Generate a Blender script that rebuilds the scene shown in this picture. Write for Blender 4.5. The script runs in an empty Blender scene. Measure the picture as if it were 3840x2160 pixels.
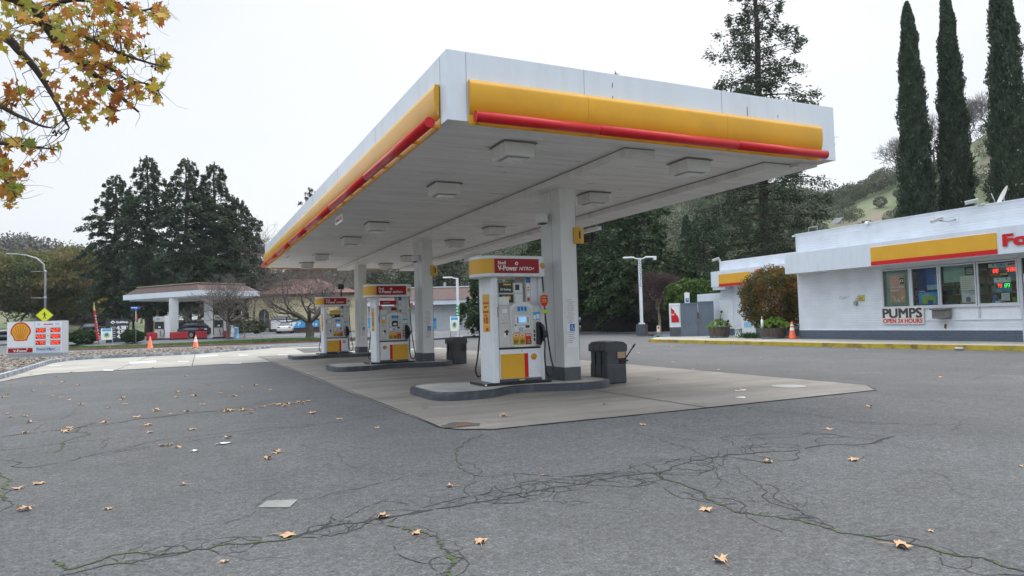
import bpy, bmesh, math, random
import numpy as np
from mathutils import Vector, Matrix
sc=bpy.context.scene
col=sc.collection
PI=math.pi
rnd=random.Random(7)
# ------------------------------------------------------------ camera model (24 mm equivalent phone lens, eye 1.35 m)
H=1.35
FPX=2578.18
YAW,PITCH,ROLL=0.44007102,0.04796729,-0.02705178
F_=np.array([math.sin(YAW)*math.cos(PITCH),math.cos(YAW)*math.cos(PITCH),math.sin(PITCH)])
R0=np.array([math.cos(YAW),-math.sin(YAW),0.]); U0=np.cross(R0,F_)
R_=math.cos(ROLL)*R0+math.sin(ROLL)*U0; U_=-math.sin(ROLL)*R0+math.cos(ROLL)*U0
def ray(u,v): return (u-1920)/FPX*R_-(v-1080)/FPX*U_+F_
O_=np.array([0,0,H])
def gz(u,v,z=0.0):
    d=ray(u,v); return O_+(z-H)/d[2]*d
def onX(u,v,X):
    d=ray(u,v); return O_+X/d[0]*d
def onY(u,v,Y):
    d=ray(u,v); return O_+Y/d[1]*d
def onS(u,v,s):                       # point at depth s along the view axis
    return O_+s*ray(u,v)
def ss(a,b,x):
    t=min(1,max(0,(x-a)/(b-a))); return t*t*(3-2*t)
def tz(x,y):                          # gentle rise of the ground beyond the street
    s=.426*x+.905*y; st=56+9*ss(6,18,x)
    return .45*ss(st,st+9,s)+.2*ss(st+12,st+45,s)
def base(u,s):                        # ground point under image column u at depth s
    p=onS(u,1200,s); p[2]=tz(p[0],p[1]); return p
def zat(u,v,s): return onS(u,v,s)[2]
FACE=-YAW                             # z rotation that turns local -y to the camera
def face(u): return -YAW-math.atan((u-1920)/FPX)
cam=bpy.data.cameras.new('camera'); co=bpy.data.objects.new('camera',cam); col.objects.link(co)
m=Matrix.Identity(4)
for i in range(3):
    m[i][0]=R_[i]; m[i][1]=U_[i]; m[i][2]=-F_[i]
m[2][3]=H
co.matrix_world=m
cam.sensor_width=36; cam.lens=FPX/3840*36; cam.clip_start=.05; cam.clip_end=3000
sc.camera=co
# ------------------------------------------------------------ materials
def newmat(name):
    m=bpy.data.materials.new(name); m.use_nodes=True
    return m,m.node_tree.nodes,m.node_tree.links,m.node_tree.nodes['Principled BSDF']
def mat(name,c,rough=.6,var=.06,scale=6,bump=0,metal=0,spec=.5,dirt=None,emit=0,bscale=None,streak=None):
    m,n,l,b=newmat(name)
    b.inputs['Roughness'].default_value=rough; b.inputs['Metallic'].default_value=metal
    b.inputs['Specular IOR Level'].default_value=spec
    tc=n.new('ShaderNodeTexCoord'); no=n.new('ShaderNodeTexNoise'); no.inputs['Scale'].default_value=scale; no.inputs['Detail'].default_value=5
    src=tc.outputs['Object']
    if streak:
        mp=n.new('ShaderNodeMapping'); mp.inputs['Scale'].default_value=streak; l.new(src,mp.inputs[0]); src=mp.outputs[0]
    l.new(src,no.inputs['Vector'])
    mx=n.new('ShaderNodeMix'); mx.data_type='RGBA'
    lo=tuple(max(0,v*(1-var)) for v in c); hi=tuple(min(1,v*(1+var)) for v in c)
    mx.inputs['A'].default_value=(*lo,1); mx.inputs['B'].default_value=(*hi,1)
    cr=n.new('ShaderNodeMapRange'); cr.inputs[1].default_value=.3; cr.inputs[2].default_value=.7
    l.new(no.outputs[0],cr.inputs[0]); l.new(cr.outputs[0],mx.inputs['Factor'])
    out=mx.outputs['Result']
    if dirt:
        dc,ds,da=dirt
        n2=n.new('ShaderNodeTexNoise'); n2.inputs['Scale'].default_value=ds; n2.inputs['Detail'].default_value=8; n2.inputs['Roughness'].default_value=.7
        l.new(src,n2.inputs['Vector'])
        r2=n.new('ShaderNodeMapRange'); r2.inputs[1].default_value=.49; r2.inputs[2].default_value=.68; r2.inputs[4].default_value=da
        l.new(n2.outputs[0],r2.inputs[0])
        m2=n.new('ShaderNodeMix'); m2.data_type='RGBA'; m2.inputs['B'].default_value=(*dc,1)
        l.new(out,m2.inputs['A']); l.new(r2.outputs[0],m2.inputs['Factor']); out=m2.outputs['Result']
    l.new(out,b.inputs['Base Color'])
    if bump:
        bp=n.new('ShaderNodeBump'); bp.inputs['Strength'].default_value=bump; bp.inputs['Distance'].default_value=.02
        nb=n.new('ShaderNodeTexNoise'); nb.inputs['Scale'].default_value=bscale or scale*6; nb.inputs['Detail'].default_value=4
        l.new(src,nb.inputs['Vector']); l.new(nb.outputs[0],bp.inputs['Height']); l.new(bp.outputs[0],b.inputs['Normal'])
    if emit:
        l.new(out,b.inputs['Emission Color']); b.inputs['Emission Strength'].default_value=emit
    return m
def leafmat(name,cols,rough=.6,clump=1.2,trans=.25,cl_amt=.45):
    m,n,l,b=newmat(name)
    g=n.new('ShaderNodeNewGeometry'); cr=n.new('ShaderNodeValToRGB')
    cr.color_ramp.interpolation='LINEAR'
    el=cr.color_ramp.elements
    while len(el)<len(cols): el.new(.5)
    for i,c in enumerate(cols):
        el[i].position=i/(len(cols)-1); el[i].color=(*c,1)
    tc=n.new('ShaderNodeTexCoord'); no=n.new('ShaderNodeTexNoise'); no.inputs['Scale'].default_value=clump; no.inputs['Detail'].default_value=3
    l.new(tc.outputs['Object'],no.inputs['Vector'])
    mr=n.new('ShaderNodeMapRange'); mr.inputs[1].default_value=.32; mr.inputs[2].default_value=.68
    l.new(no.outputs[0],mr.inputs[0])
    mx=n.new('ShaderNodeMix'); mx.inputs['Factor'].default_value=cl_amt
    l.new(g.outputs['Random Per Island'],mx.inputs['A']); l.new(mr.outputs[0],mx.inputs['B'])
    l.new(mx.outputs['Result'],cr.inputs[0]); l.new(cr.outputs[0],b.inputs['Base Color'])
    b.inputs['Roughness'].default_value=rough; b.inputs['Specular IOR Level'].default_value=.25
    if trans:
        t=n.new('ShaderNodeBsdfTranslucent'); l.new(cr.outputs[0],t.inputs[0])
        ms=n.new('ShaderNodeMixShader'); ms.inputs[0].default_value=trans
        l.new(b.outputs[0],ms.inputs[1]); l.new(t.outputs[0],ms.inputs[2])
        l.new(ms.outputs[0],n['Material Output'].inputs[0])
    return m
def asphalt(name,c,grain=90,light=.5,big=.12,patch=.25):
    m,n,l,b=newmat(name)
    tc=n.new('ShaderNodeTexCoord')
    def noise(s,d=4,r=.5):
        x=n.new('ShaderNodeTexNoise'); x.inputs['Scale'].default_value=s; x.inputs['Detail'].default_value=d; x.inputs['Roughness'].default_value=r
        l.new(tc.outputs['Object'],x.inputs['Vector']); return x.outputs[0]
    def rng(o,a,b_,c_,d_):
        x=n.new('ShaderNodeMapRange'); 
        for i,v in zip((1,2,3,4),(a,b_,c_,d_)): x.inputs[i].default_value=v
        l.new(o,x.inputs[0]); return x.outputs[0]
    def mul(o1,o2):
        x=n.new('ShaderNodeMath'); x.operation='MULTIPLY'; l.new(o1,x.inputs[0]); l.new(o2,x.inputs[1]); return x.outputs[0]
    a=rng(noise(.35,5,.6),.3,.7,1-patch*.6,1+patch*.6)
    a2=rng(noise(2.3,6,.65),.3,.7,1-big,1+big)
    a3=rng(noise(grain,2,.6),.35,.65,.72,1.28)
    a5=rng(noise(16,5,.85),.36,.64,.68,1.32)
    vo=n.new('ShaderNodeTexVoronoi'); vo.inputs['Scale'].default_value=grain*.55; l.new(tc.outputs['Object'],vo.inputs['Vector'])
    sp=rng(vo.outputs['Distance'],0,.28,1+light,1)
    st=rng(noise(1.15,7,.72),.57,.72,1,.70); lt=rng(noise(.8,5,.6),.56,.70,1,1.16)
    f=mul(mul(mul(mul(mul(mul(a,a2),a3),sp),a5),st),lt)
    mx=n.new('ShaderNodeMix'); mx.data_type='RGBA'; mx.blend_type='MULTIPLY'; mx.inputs['Factor'].default_value=1
    mx.inputs['A'].default_value=(*c,1); l.new(f,mx.inputs['B'])
    # fine crazing where the surface is old
    v2=n.new('ShaderNodeTexVoronoi'); v2.feature='DISTANCE_TO_EDGE'; v2.inputs['Scale'].default_value=2.2
    dn=n.new('ShaderNodeTexNoise'); dn.inputs['Scale'].default_value=1.5; dn.inputs['Detail'].default_value=4
    ad=n.new('ShaderNodeMix'); ad.data_type='RGBA'; ad.blend_type='ADD'; ad.inputs['Factor'].default_value=.5
    l.new(tc.outputs['Object'],dn.inputs['Vector']); l.new(tc.outputs['Object'],ad.inputs['A']); l.new(dn.outputs['Color'],ad.inputs['B']); l.new(ad.outputs['Result'],v2.inputs['Vector'])
    e=rng(v2.outputs['Distance'],.004,.02,1,0)
    mk=rng(noise(.22,3),.53,.62,0,.6)
    cm=mul(e,mk)
    mz=n.new('ShaderNodeMix'); mz.data_type='RGBA'; mz.inputs['B'].default_value=(c[0]*.45,c[1]*.45,c[2]*.42,1)
    l.new(mx.outputs['Result'],mz.inputs['A']); l.new(cm,mz.inputs['Factor'])
    l.new(mz.outputs['Result'],b.inputs['Base Color'])
    b.inputs['Roughness'].default_value=.82; b.inputs['Specular IOR Level'].default_value=.35
    bp=n.new('ShaderNodeBump'); bp.inputs['Strength'].default_value=.5; bp.inputs['Distance'].default_value=.006
    l.new(a3,bp.inputs['Height']); l.new(bp.outputs[0],b.inputs['Normal'])
    return m
def concrete(name,c,streak=(.25,2.2,1),stain=.35,dark=.5):
    m,n,l,b=newmat(name)
    tc=n.new('ShaderNodeTexCoord'); mp=n.new('ShaderNodeMapping'); mp.inputs['Scale'].default_value=streak
    l.new(tc.outputs['Object'],mp.inputs[0])
    def noise(src,s,d,r=.6):
        x=n.new('ShaderNodeTexNoise'); x.inputs['Scale'].default_value=s; x.inputs['Detail'].default_value=d; x.inputs['Roughness'].default_value=r
        l.new(src,x.inputs['Vector']); return x.outputs[0]
    def rng(o,a,b_,c_,d_):
        x=n.new('ShaderNodeMapRange')
        for i,v in zip((1,2,3,4),(a,b_,c_,d_)): x.inputs[i].default_value=v
        l.new(o,x.inputs[0]); return x.outputs[0]
    def mul(o1,o2):
        x=n.new('ShaderNodeMath'); x.operation='MULTIPLY'; l.new(o1,x.inputs[0]); l.new(o2,x.inputs[1]); return x.outputs[0]
    s1=rng(noise(mp.outputs[0],1.1,6,.65),.38,.62,1-stain,1+stain*.5)
    s2=rng(noise(tc.outputs['Object'],.5,4),.35,.65,.85,1.12)
    s3=rng(noise(tc.outputs['Object'],60,3),.3,.7,.88,1.12)
    s4=rng(noise(tc.outputs['Object'],1.6,7,.7),.6,.74,1,dark)
    f=mul(mul(mul(s1,s2),s3),s4)
    mx=n.new('ShaderNodeMix'); mx.data_type='RGBA'; mx.blend_type='MULTIPLY'; mx.inputs['Factor'].default_value=1
    mx.inputs['A'].default_value=(*c,1); l.new(f,mx.inputs['B'])
    l.new(mx.outputs['Result'],b.inputs['Base Color']); b.inputs['Roughness'].default_value=.75
    return m
def blockwall(name,c,bw=.4,bh=.1,mortar=.55,axis='X',rough=.6):
    """painted brick or block courses, by world height and horizontal run"""
    m,n,l,b=newmat(name)
    tc=n.new('ShaderNodeTexCoord'); sp=n.new('ShaderNodeSeparateXYZ'); l.new(tc.outputs['Object'],sp.inputs[0])
    cb=n.new('ShaderNodeCombineXYZ')
    ad=n.new('ShaderNodeMath'); ad.operation='ADD'; l.new(sp.outputs[0],ad.inputs[0]); l.new(sp.outputs[1],ad.inputs[1])
    l.new(ad.outputs[0],cb.inputs[0]); l.new(sp.outputs[2],cb.inputs[1])
    br=n.new('ShaderNodeTexBrick'); l.new(cb.outputs[0],br.inputs['Vector'])
    br.inputs['Scale'].default_value=1; br.inputs['Brick Width'].default_value=bw; br.inputs['Row Height'].default_value=bh
    br.inputs['Mortar Size'].default_value=.012; br.inputs['Mortar Smooth'].default_value=.3
    br.inputs['Color1'].default_value=(*c,1); br.inputs['Color2'].default_value=(*[v*.95 for v in c],1); br.inputs['Mortar'].default_value=(*[v*mortar for v in c],1)
    no=n.new('ShaderNodeTexNoise'); no.inputs['Scale'].default_value=1.3; no.inputs['Detail'].default_value=6; l.new(tc.outputs['Object'],no.inputs['Vector'])
    mr=n.new('ShaderNodeMapRange'); mr.inputs[1].default_value=.3; mr.inputs[2].default_value=.7; mr.inputs[3].default_value=.9; mr.inputs[4].default_value=1.05
    l.new(no.outputs[0],mr.inputs[0])
    mx=n.new('ShaderNodeMix'); mx.data_type='RGBA'; mx.blend_type='MULTIPLY'; mx.inputs['Factor'].default_value=1
    l.new(br.outputs[0],mx.inputs['A']); l.new(mr.outputs[0],mx.inputs['B']); l.new(mx.outputs['Result'],b.inputs['Base Color'])
    bp=n.new('ShaderNodeBump'); bp.inputs['Strength'].default_value=.6; bp.inputs['Distance'].default_value=.02; bp.invert=True
    l.new(br.outputs['Fac'],bp.inputs['Height']); l.new(bp.outputs[0],b.inputs['Normal'])
    b.inputs['Roughness'].default_value=rough
    return m
M={}
W=(.74,.76,.79)
M['white']=mat('white_paint',W,.38,.03,1.2,dirt=((.45,.43,.40),2.5,.25))
M['fascia']=mat('fascia_white',(.67,.71,.77),.3,.03,.6,dirt=((.48,.49,.50),1.5,.3),streak=(2.5,2.5,.5))
M['soffit']=mat('soffit_white',(.77,.76,.75),.55,.05,.8,dirt=((.42,.40,.38),1.1,.4),streak=(.4,3,1))
M['colwhite']=mat('column_white',(.72,.72,.72),.4,.04,1,dirt=((.4,.38,.36),2.2,.3),streak=(1,1,.4))
M['yellow']=mat('sign_yellow',(.70,.36,.02),.35,.05,1.5)
M['bandyellow']=mat('band_yellow',(.68,.345,.022),.3,.07,.8,spec=.35,dirt=((.45,.24,.04),1.4,.3))
M['red']=mat('sign_red',(.56,.010,.016),.32,.05,2,spec=.35)
M['deepred']=mat('deep_red',(.33,.008,.016),.4,.06,3,spec=.3)
M['greybase']=mat('grey_paint',(.068,.075,.09),.5,.12,3,dirt=((.16,.16,.16),4,.3))
M['kerbgrey']=mat('kerb_grey_paint',(.055,.062,.078),.5,.15,3,dirt=((.2,.2,.2),7,.35),bump=.2)
M['plasticgrey']=mat('dark_grey_plastic',(.05,.053,.06),.5,.1,4,bump=.15)
M['black']=mat('black_rubber',(.012,.012,.014),.35,.1,4)
M['blackpanel']=mat('black_panel',(.02,.022,.03),.3,.1,4)
M['beige']=mat('cabinet_beige',(.56,.55,.53),.4,.03,3,dirt=((.3,.29,.27),5,.2))
M['bezel']=mat('bezel_white',(.66,.66,.66),.35,.02,3)
M['silver']=mat('brushed_metal',(.5,.5,.52),.3,.05,8,metal=.8)
M['galv']=mat('galvanised_steel',(.35,.37,.38),.45,.08,8,metal=.5)
M['lcd']=mat('screen_blue',(.25,.5,.85),.3,.1,8,emit=.35)
M['cardwhite']=mat('card_white',(.75,.75,.75),.5,.02,5)
M['ltblue']=mat('light_blue_print',(.3,.52,.7),.5,.15,20)
M['blue']=mat('blue_print',(.02,.12,.42),.45,.12,6)
M['skyblue']=mat('sky_blue_print',(.05,.35,.65),.45,.2,4)
M['green']=mat('green_print',(.02,.28,.13),.5,.1,6)
M['lime']=mat('lime_print',(.42,.55,.03),.5,.1,6)
M['greytext']=mat('grey_print',(.3,.3,.32),.5,.1,6)
M['ink']=mat('black_print',(.02,.02,.025),.5,.1,6)
M['redink']=mat('red_print',(.55,.02,.03),.5,.1,6)
M['gold']=mat('gold_print',(.75,.45,.05),.5,.1,6)
M['whiteink']=mat('white_print',(.8,.8,.8),.5,.02,6)
M['lens']=mat('light_lens',(.62,.64,.64),.25,.1,12)
M['islandtop']=concrete('island_concrete',(.33,.315,.29),(1,1,1),.15,.6)
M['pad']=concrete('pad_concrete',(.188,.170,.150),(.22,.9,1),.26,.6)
M['drive']=concrete('drive_concrete',(.30,.28,.245),(.3,.8,1),.14,.75)
M['asph']=asphalt('asphalt_old',(.077,.077,.078),62,1.0)
M['asph2']=asphalt('asphalt_street',(.10,.104,.11),40,.2)
M['crack']=mat('crack_dark',(.022,.022,.022),.9,.3,20)
M['moss']=mat('moss_green',(.05,.07,.022),.95,.5,40)
M['rwhite']=mat('road_paint_white',(.55,.55,.55),.7,.1,3,dirt=((.2,.2,.2),6,.5))
M['ryellow']=mat('kerb_paint_yellow',(.50,.36,.035),.6,.12,4,dirt=((.09,.07,.035),1.5,.95),bump=.3)
M['bluepaint']=mat('stall_paint_blue',(.12,.3,.5),.7,.1,4)
M['stone']=mat('kerb_concrete',(.42,.42,.42),.8,.12,4,dirt=((.2,.2,.19),5,.4))
M['rock']=leafmat('river_rock',[(.09,.08,.07),(.17,.145,.12),(.26,.225,.185),(.38,.36,.33)],.8,3,0)
M['dirt']=mat('brown_soil',(.13,.095,.07),.95,.3,2,bump=.5)
M['grassflat']=mat('lawn_soil',(.07,.11,.035),.95,.3,1.5,bump=.5)
M['blade']=leafmat('grass_blades',[(.05,.09,.02),(.10,.17,.04),(.16,.22,.07)],.7,.3)
M['brick']=blockwall('white_painted_brick',(.68,.71,.76),2.4,.10,.91)
M['brickgrey']=blockwall('grey_painted_brick',(.10,.125,.17),.35,.09,.6)
M['blockfar']=blockwall('white_painted_block',(.52,.53,.54),.8,.25,.75)
M['stucco']=mat('cream_stucco',(.62,.53,.33),.85,.06,1,bump=.2,dirt=((.4,.35,.24),1.2,.2))
M['stucco2']=mat('cream_trim',(.52,.45,.30),.85,.06,1)
M['tile']=mat('terracotta_tiles',(.17,.075,.06),.8,.35,5,bump=.6,dirt=((.13,.09,.08),3,.6))
M['shingle']=mat('brown_shingles',(.09,.052,.045),.85,.35,7,bump=.5,dirt=((.10,.08,.07),2,.6))
M['glass']=mat('window_glass',(.02,.025,.03),.06,.1,2,spec=.6)
M['kerbblue']=mat('flaking_grey_blue_kerb',(.17,.195,.24),.7,.12,3,dirt=((.62,.62,.62),2.2,.8),bump=.2)
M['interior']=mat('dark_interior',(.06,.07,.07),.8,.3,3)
M['blind']=mat('teal_blinds',(.34,.56,.50),.6,.1,3)
M['alu']=mat('white_frame',(.55,.56,.60),.4,.03,4)
M['bark']=mat('dark_bark',(.055,.042,.035),.95,.35,3,bump=.8,streak=(3,3,.5))
M['bark2']=mat('grey_bark',(.10,.088,.075),.95,.3,5,bump=.6,streak=(3,3,.7))
M['twig']=mat('bare_twigs',(.15,.125,.112),.95,.2,5)
M['redtwig']=mat('reddish_twigs',(.085,.05,.048),.95,.2,5)
M['redwood']=leafmat('redwood_foliage',[(.018,.032,.02),(.034,.055,.03),(.06,.085,.042),(.095,.12,.058)],.7,.7,.15)
M['redwood2']=leafmat('redwood_foliage_green',[(.02,.035,.018),(.03,.055,.024),(.05,.085,.03),(.08,.12,.04)],.7,.55,.15)
M['cypress']=leafmat('cypress_foliage',[(.026,.04,.026),(.055,.078,.047),(.10,.125,.075)],.8,2.2,.1,.6)
M['oak']=leafmat('autumn_oak_foliage',[(.06,.085,.035),(.11,.13,.045),(.18,.15,.055),(.24,.15,.08)],.7,.22,.25,.7)
M['hedge']=leafmat('hedge_foliage',[(.02,.04,.014),(.035,.065,.02),(.06,.10,.03)],.7,2,.2)
M['ivy']=leafmat('ivy_foliage',[(.03,.06,.012),(.06,.11,.02),(.14,.20,.05)],.6,1,.25)
M['bush']=leafmat('autumn_shrub_foliage',[(.035,.045,.015),(.05,.075,.02),(.085,.10,.03),(.16,.10,.03),(.26,.11,.03),(.34,.16,.045)],.6,1.6,.3,.45)
M['succ']=leafmat('succulent_green',[(.14,.26,.04),(.24,.38,.07),(.34,.46,.12)],.45,3,.2)
M['succdark']=leafmat('succulent_dark',[(.03,.02,.02),(.06,.03,.03)],.5,3,0)
M['lily']=leafmat('strap_leaves',[(.02,.05,.012),(.04,.09,.02),(.06,.12,.03)],.4,3,.1)
M['syc']=leafmat('sycamore_autumn_leaves',[(.16,.22,.05),(.30,.30,.05),(.46,.34,.05),(.50,.24,.04),(.40,.13,.035),(.24,.07,.03)],.55,.9,.35,.35)
M['dry']=leafmat('dry_leaf',[(.26,.13,.06),(.38,.21,.10),(.50,.32,.19),(.58,.42,.30)],.7,1,0,.1)
M['cone']=mat('cone_orange',(.75,.10,.02),.45,.08,5,dirt=((.25,.08,.04),9,.35))
M['conewhite']=mat('cone_white_collar',(.6,.58,.55),.5,.1,9,dirt=((.25,.2,.18),9,.5))
M['barrelwood']=mat('weathered_barrel_wood',(.10,.08,.065),.85,.3,2,streak=(9,9,.8),bump=.4)
M['hoop']=mat('barrel_hoop',(.10,.10,.105),.5,.2,8,metal=.4)
M['gate']=mat('slate_grey_gate',(.13,.16,.205),.5,.06,1.5,dirt=((.08,.07,.07),3,.4))
M['rust']=mat('rust',(.16,.07,.04),.9,.3,20)
M['neon']=mat('fluorescent_yellow',(.72,.78,.02),.4,.03,4)
M['ledred']=mat('led_red',(1,.05,.02),.4,.01,4,emit=2.2)
M['ledgreen']=mat('led_green',(.05,.9,.12),.4,.01,4,emit=1.6)
M['ledbox']=mat('led_housing',(.05,.008,.008),.4,.1,4)
M['signgrey']=mat('sign_base_grey',(.30,.33,.38),.5,.04,2)
M['signtrim']=mat('sign_trim',(.55,.57,.62),.4,.02,3)
M['charcoal']=mat('charcoal_sign',(.03,.035,.045),.4,.1,3)
M['carwhite']=mat('car_white',(.72,.73,.74),.2,.02,2)
M['cardark']=mat('car_dark_blue',(.012,.016,.028),.15,.05,2)
M['carblack']=mat('car_black',(.012,.012,.013),.15,.05,2)
M['carglass']=mat('car_glass',(.03,.035,.04),.06,.1,2)
M['tyre']=mat('tyre',(.015,.015,.016),.8,.1,6)
M['tail']=mat('tail_lamp',(.45,.015,.015),.2,.05,6)
M['greycar']=mat('car_grey',(.12,.13,.14),.25,.05,2)
M['kraft']=mat('cardboard',(.42,.29,.18),.8,.08,5)
M['manhole']=concrete('pale_cover',(.33,.32,.305),(1,1,1),.12,.8)
M['oil']=mat('oil_stain',(.075,.065,.055),.6,.25,3)
M['hill']=None
# ------------------------------------------------------------ mesh builder
class Fr:
    """flat working frame: x along X, z up along Z, n out of the face"""
    def __init__(s,O,X=(1,0,0),Z=(0,0,1),N=None):
        s.O=np.array(O,float); s.X=np.array(X,float); s.X/=np.linalg.norm(s.X); s.Z=np.array(Z,float); s.Z/=np.linalg.norm(s.Z)
        s.N=np.array(N,float) if N is not None else np.cross(s.X,s.Z)
    def __call__(s,x,z,n=0): return s.O+s.X*x+s.Z*z+s.N*n
class MB:
    def __init__(s): s.v=[]; s.f=[]; s.mi=[]; s.mats=[]; s.sm=[]
    def mat(s,m):
        if isinstance(m,str): m=M[m]
        if m not in s.mats: s.mats.append(m)
        return s.mats.index(m)
    def add(s,vs,fs,m,smooth=False):
        k=len(s.v); s.v+= [tuple(float(c) for c in p) for p in vs]; i=s.mat(m)
        for f in fs: s.f.append(tuple(k+a for a in f)); s.mi.append(i); s.sm.append(smooth)
        return s
    def box(s,x0,y0,z0,x1,y1,z1,m,bev=0):
        if bev:
            return s.bbox((x0,y0,z0,x1,y1,z1),m,bev)
        vs=[(x,y,z) for z in (z0,z1) for y in (y0,y1) for x in (x0,x1)]
        return s.add(vs,[(0,2,3,1),(4,5,7,6),(0,1,5,4),(2,6,7,3),(0,4,6,2),(1,3,7,5)],m)
    def bbox(s,b,m,bev,seg=2):
        bm=bmesh.new(); bmesh.ops.create_cube(bm,size=1)
        x0,y0,z0,x1,y1,z1=b
        for v in bm.verts: v.co=((x0+x1)/2+v.co.x*(x1-x0),(y0+y1)/2+v.co.y*(y1-y0),(z0+z1)/2+v.co.z*(z1-z0))
        bmesh.ops.bevel(bm,geom=bm.edges[:],offset=bev,segments=seg,affect='EDGES',profile=.5)
        s.bm(bm,m); return s
    def bm(s,bm,m,smooth=False):
        bm.verts.index_update(); s.add([v.co for v in bm.verts],[[v.index for v in f.verts] for f in bm.faces],m,smooth); bm.free()
    def prism(s,pts,fr,n0,n1,m,cap=True,bev=0):
        """polygon pts (x,z) in frame fr, extruded n0..n1"""
        k=len(pts); vs=[fr(x,z,n0) for x,z in pts]+[fr(x,z,n1) for x,z in pts]
        fs=[(i,(i+1)%k,k+(i+1)%k,k+i) for i in range(k)]
        if cap: fs+=[tuple(range(k))[::-1],tuple(range(k,2*k))]
        return s.add(vs,fs,m)
    def rect(s,fr,x0,z0,x1,z1,n,m,t=None):
        if t is None: return s.add([fr(x0,z0,n),fr(x1,z0,n),fr(x1,z1,n),fr(x0,z1,n)],[(0,1,2,3)],m)
        return s.prism([(x0,z0),(x1,z0),(x1,z1),(x0,z1)],fr,n,n+t,m)
    def disc(s,fr,cx,cz,r,n,m,k=20,rz=None,t=None):
        pts=[(cx+r*math.cos(2*PI*i/k),cz+(rz or r)*math.sin(2*PI*i/k)) for i in range(k)]
        if t is None: return s.add([fr(x,z,n) for x,z in pts],[tuple(range(k))],m)
        return s.prism(pts,fr,n,n+t,m)
    def tube(s,pts,r,m,k=8,cap=True,smooth=True):
        pts=[np.array(p,float) for p in pts]; N=len(pts)
        rs=r if hasattr(r,'__len__') else [r]*N
        vs=[];fs=[]
        t0=pts[1]-pts[0]; up=np.array([0,0,1.]) if abs(t0[2])<.9*np.linalg.norm(t0) else np.array([1.,0,0])
        a=np.cross(t0,up); a/=np.linalg.norm(a)
        for i,p in enumerate(pts):
            t=(pts[min(i+1,N-1)]-pts[max(i-1,0)]); t/=np.linalg.norm(t)+1e-9
            a=a-t*(a@t); a/=np.linalg.norm(a)+1e-9; b=np.cross(t,a)
            for j in range(k):
                an=2*PI*j/k; vs.append(p+rs[i]*(math.cos(an)*a+math.sin(an)*b))
        for i in range(N-1):
            for j in range(k): fs.append((i*k+j,i*k+(j+1)%k,(i+1)*k+(j+1)%k,(i+1)*k+j))
        s.add(vs,fs,m,smooth)
        if cap:
            q=len(s.v)-len(vs); i=s.mat(m)
            s.f.append(tuple(q+j for j in range(k))[::-1]); s.mi.append(i); s.sm.append(False)
            s.f.append(tuple(q+(N-1)*k+j for j in range(k))); s.mi.append(i); s.sm.append(False)
        return s
    def lathe(s,c,prof,m,k=20,smooth=True,sx=1,sy=1):
        """prof: list of (r,z) from bottom to top about point c"""
        vs=[];fs=[]
        for r,z in prof:
            for j in range(k): an=2*PI*j/k; vs.append((c[0]+sx*r*math.cos(an),c[1]+sy*r*math.sin(an),c[2]+z))
        for i in range(len(prof)-1):
            for j in range(k): fs.append((i*k+j,i*k+(j+1)%k,(i+1)*k+(j+1)%k,(i+1)*k+j))
        s.add(vs,fs,m,smooth); q=len(s.v)-len(vs); i=s.mat(m)
        for a in (0,len(prof)-1):
            if prof[a][0]>1e-4: s.f.append(tuple(q+a*k+j for j in range(k))); s.mi.append(i); s.sm.append(False)
        return s
    def sphere(s,c,r,m,k=10,sz=1):
        n=max(4,k//2); return s.lathe(c,[(r*math.sin(PI*i/n)+1e-5,-r*sz*math.cos(PI*i/n)) for i in range(n+1)],m,k)
    def build(s,name,parent=None,world=False):
        off=(0,0,0)
        if world and parent is not None:
            r=parent
            while r.parent: r=r.parent
            off=r.location
        me=bpy.data.meshes.new(name)
        v=np.array(s.v,dtype=np.float64).reshape(-1,3)-np.array(off)
        me.from_pydata([tuple(x) for x in v],[],s.f)
        for m in s.mats: me.materials.append(m)
        me.polygons.foreach_set('material_index',s.mi); me.polygons.foreach_set('use_smooth',s.sm)
        me.update()
        o=bpy.data.objects.new(name,me); col.objects.link(o)
        if parent is not None: o.parent=parent
        return o
def thing(name,label,cat,loc=(0,0,0),rz=0,group=None,kind=None):
    o=bpy.data.objects.new(name,None); o.empty_display_size=.2; col.objects.link(o)
    o.location=[float(c) for c in loc]; o.rotation_euler=(0,0,rz); o['label']=label; o['category']=cat
    if group: o['group']=group
    if kind: o['kind']=kind
    return o
def tag(o,label,cat,group=None,kind=None):
    o['label']=label; o['category']=cat
    if group: o['group']=group
    if kind: o['kind']=kind
    return o
def struct(o,label=None,cat=None,kind='structure'):
    o['kind']=kind
    if label: o['label']=label
    if cat: o['category']=cat
    return o
def npmesh(name,V,Fc,m,parent=None,smooth=False):
    me=bpy.data.meshes.new(name); V=np.ascontiguousarray(V,dtype=np.float32); Fc=np.asarray(Fc,dtype=np.int32)
    n,k=Fc.shape
    me.vertices.add(len(V)); me.vertices.foreach_set('co',V.ravel())
    me.loops.add(n*k); me.loops.foreach_set('vertex_index',Fc.ravel())
    me.polygons.add(n); me.polygons.foreach_set('loop_start',np.arange(0,n*k,k,dtype=np.int32)); me.polygons.foreach_set('loop_total',np.full(n,k,dtype=np.int32))
    if smooth: me.polygons.foreach_set('use_smooth',np.ones(n,dtype=bool))
    me.materials.append(M[m] if isinstance(m,str) else m); me.update(calc_edges=True)
    o=bpy.data.objects.new(name,me); col.objects.link(o)
    if parent is not None: o.parent=parent
    return o
def copy_tree(o,loc=None,rz=None,label=None,group=None,scale=None,parent=None):
    c=o.copy(); col.objects.link(c)
    if parent is not None: c.parent=parent
    for ch in list(o.children): copy_tree(ch,parent=c)
    if loc is not None: c.location=[float(x) for x in loc]
    if rz is not None: c.rotation_euler=(0,0,rz)
    if label: c['label']=label
    if group: c['group']=group
    if scale: c.scale=scale if hasattr(scale,'__len__') else (scale,)*3
    return c
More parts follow.
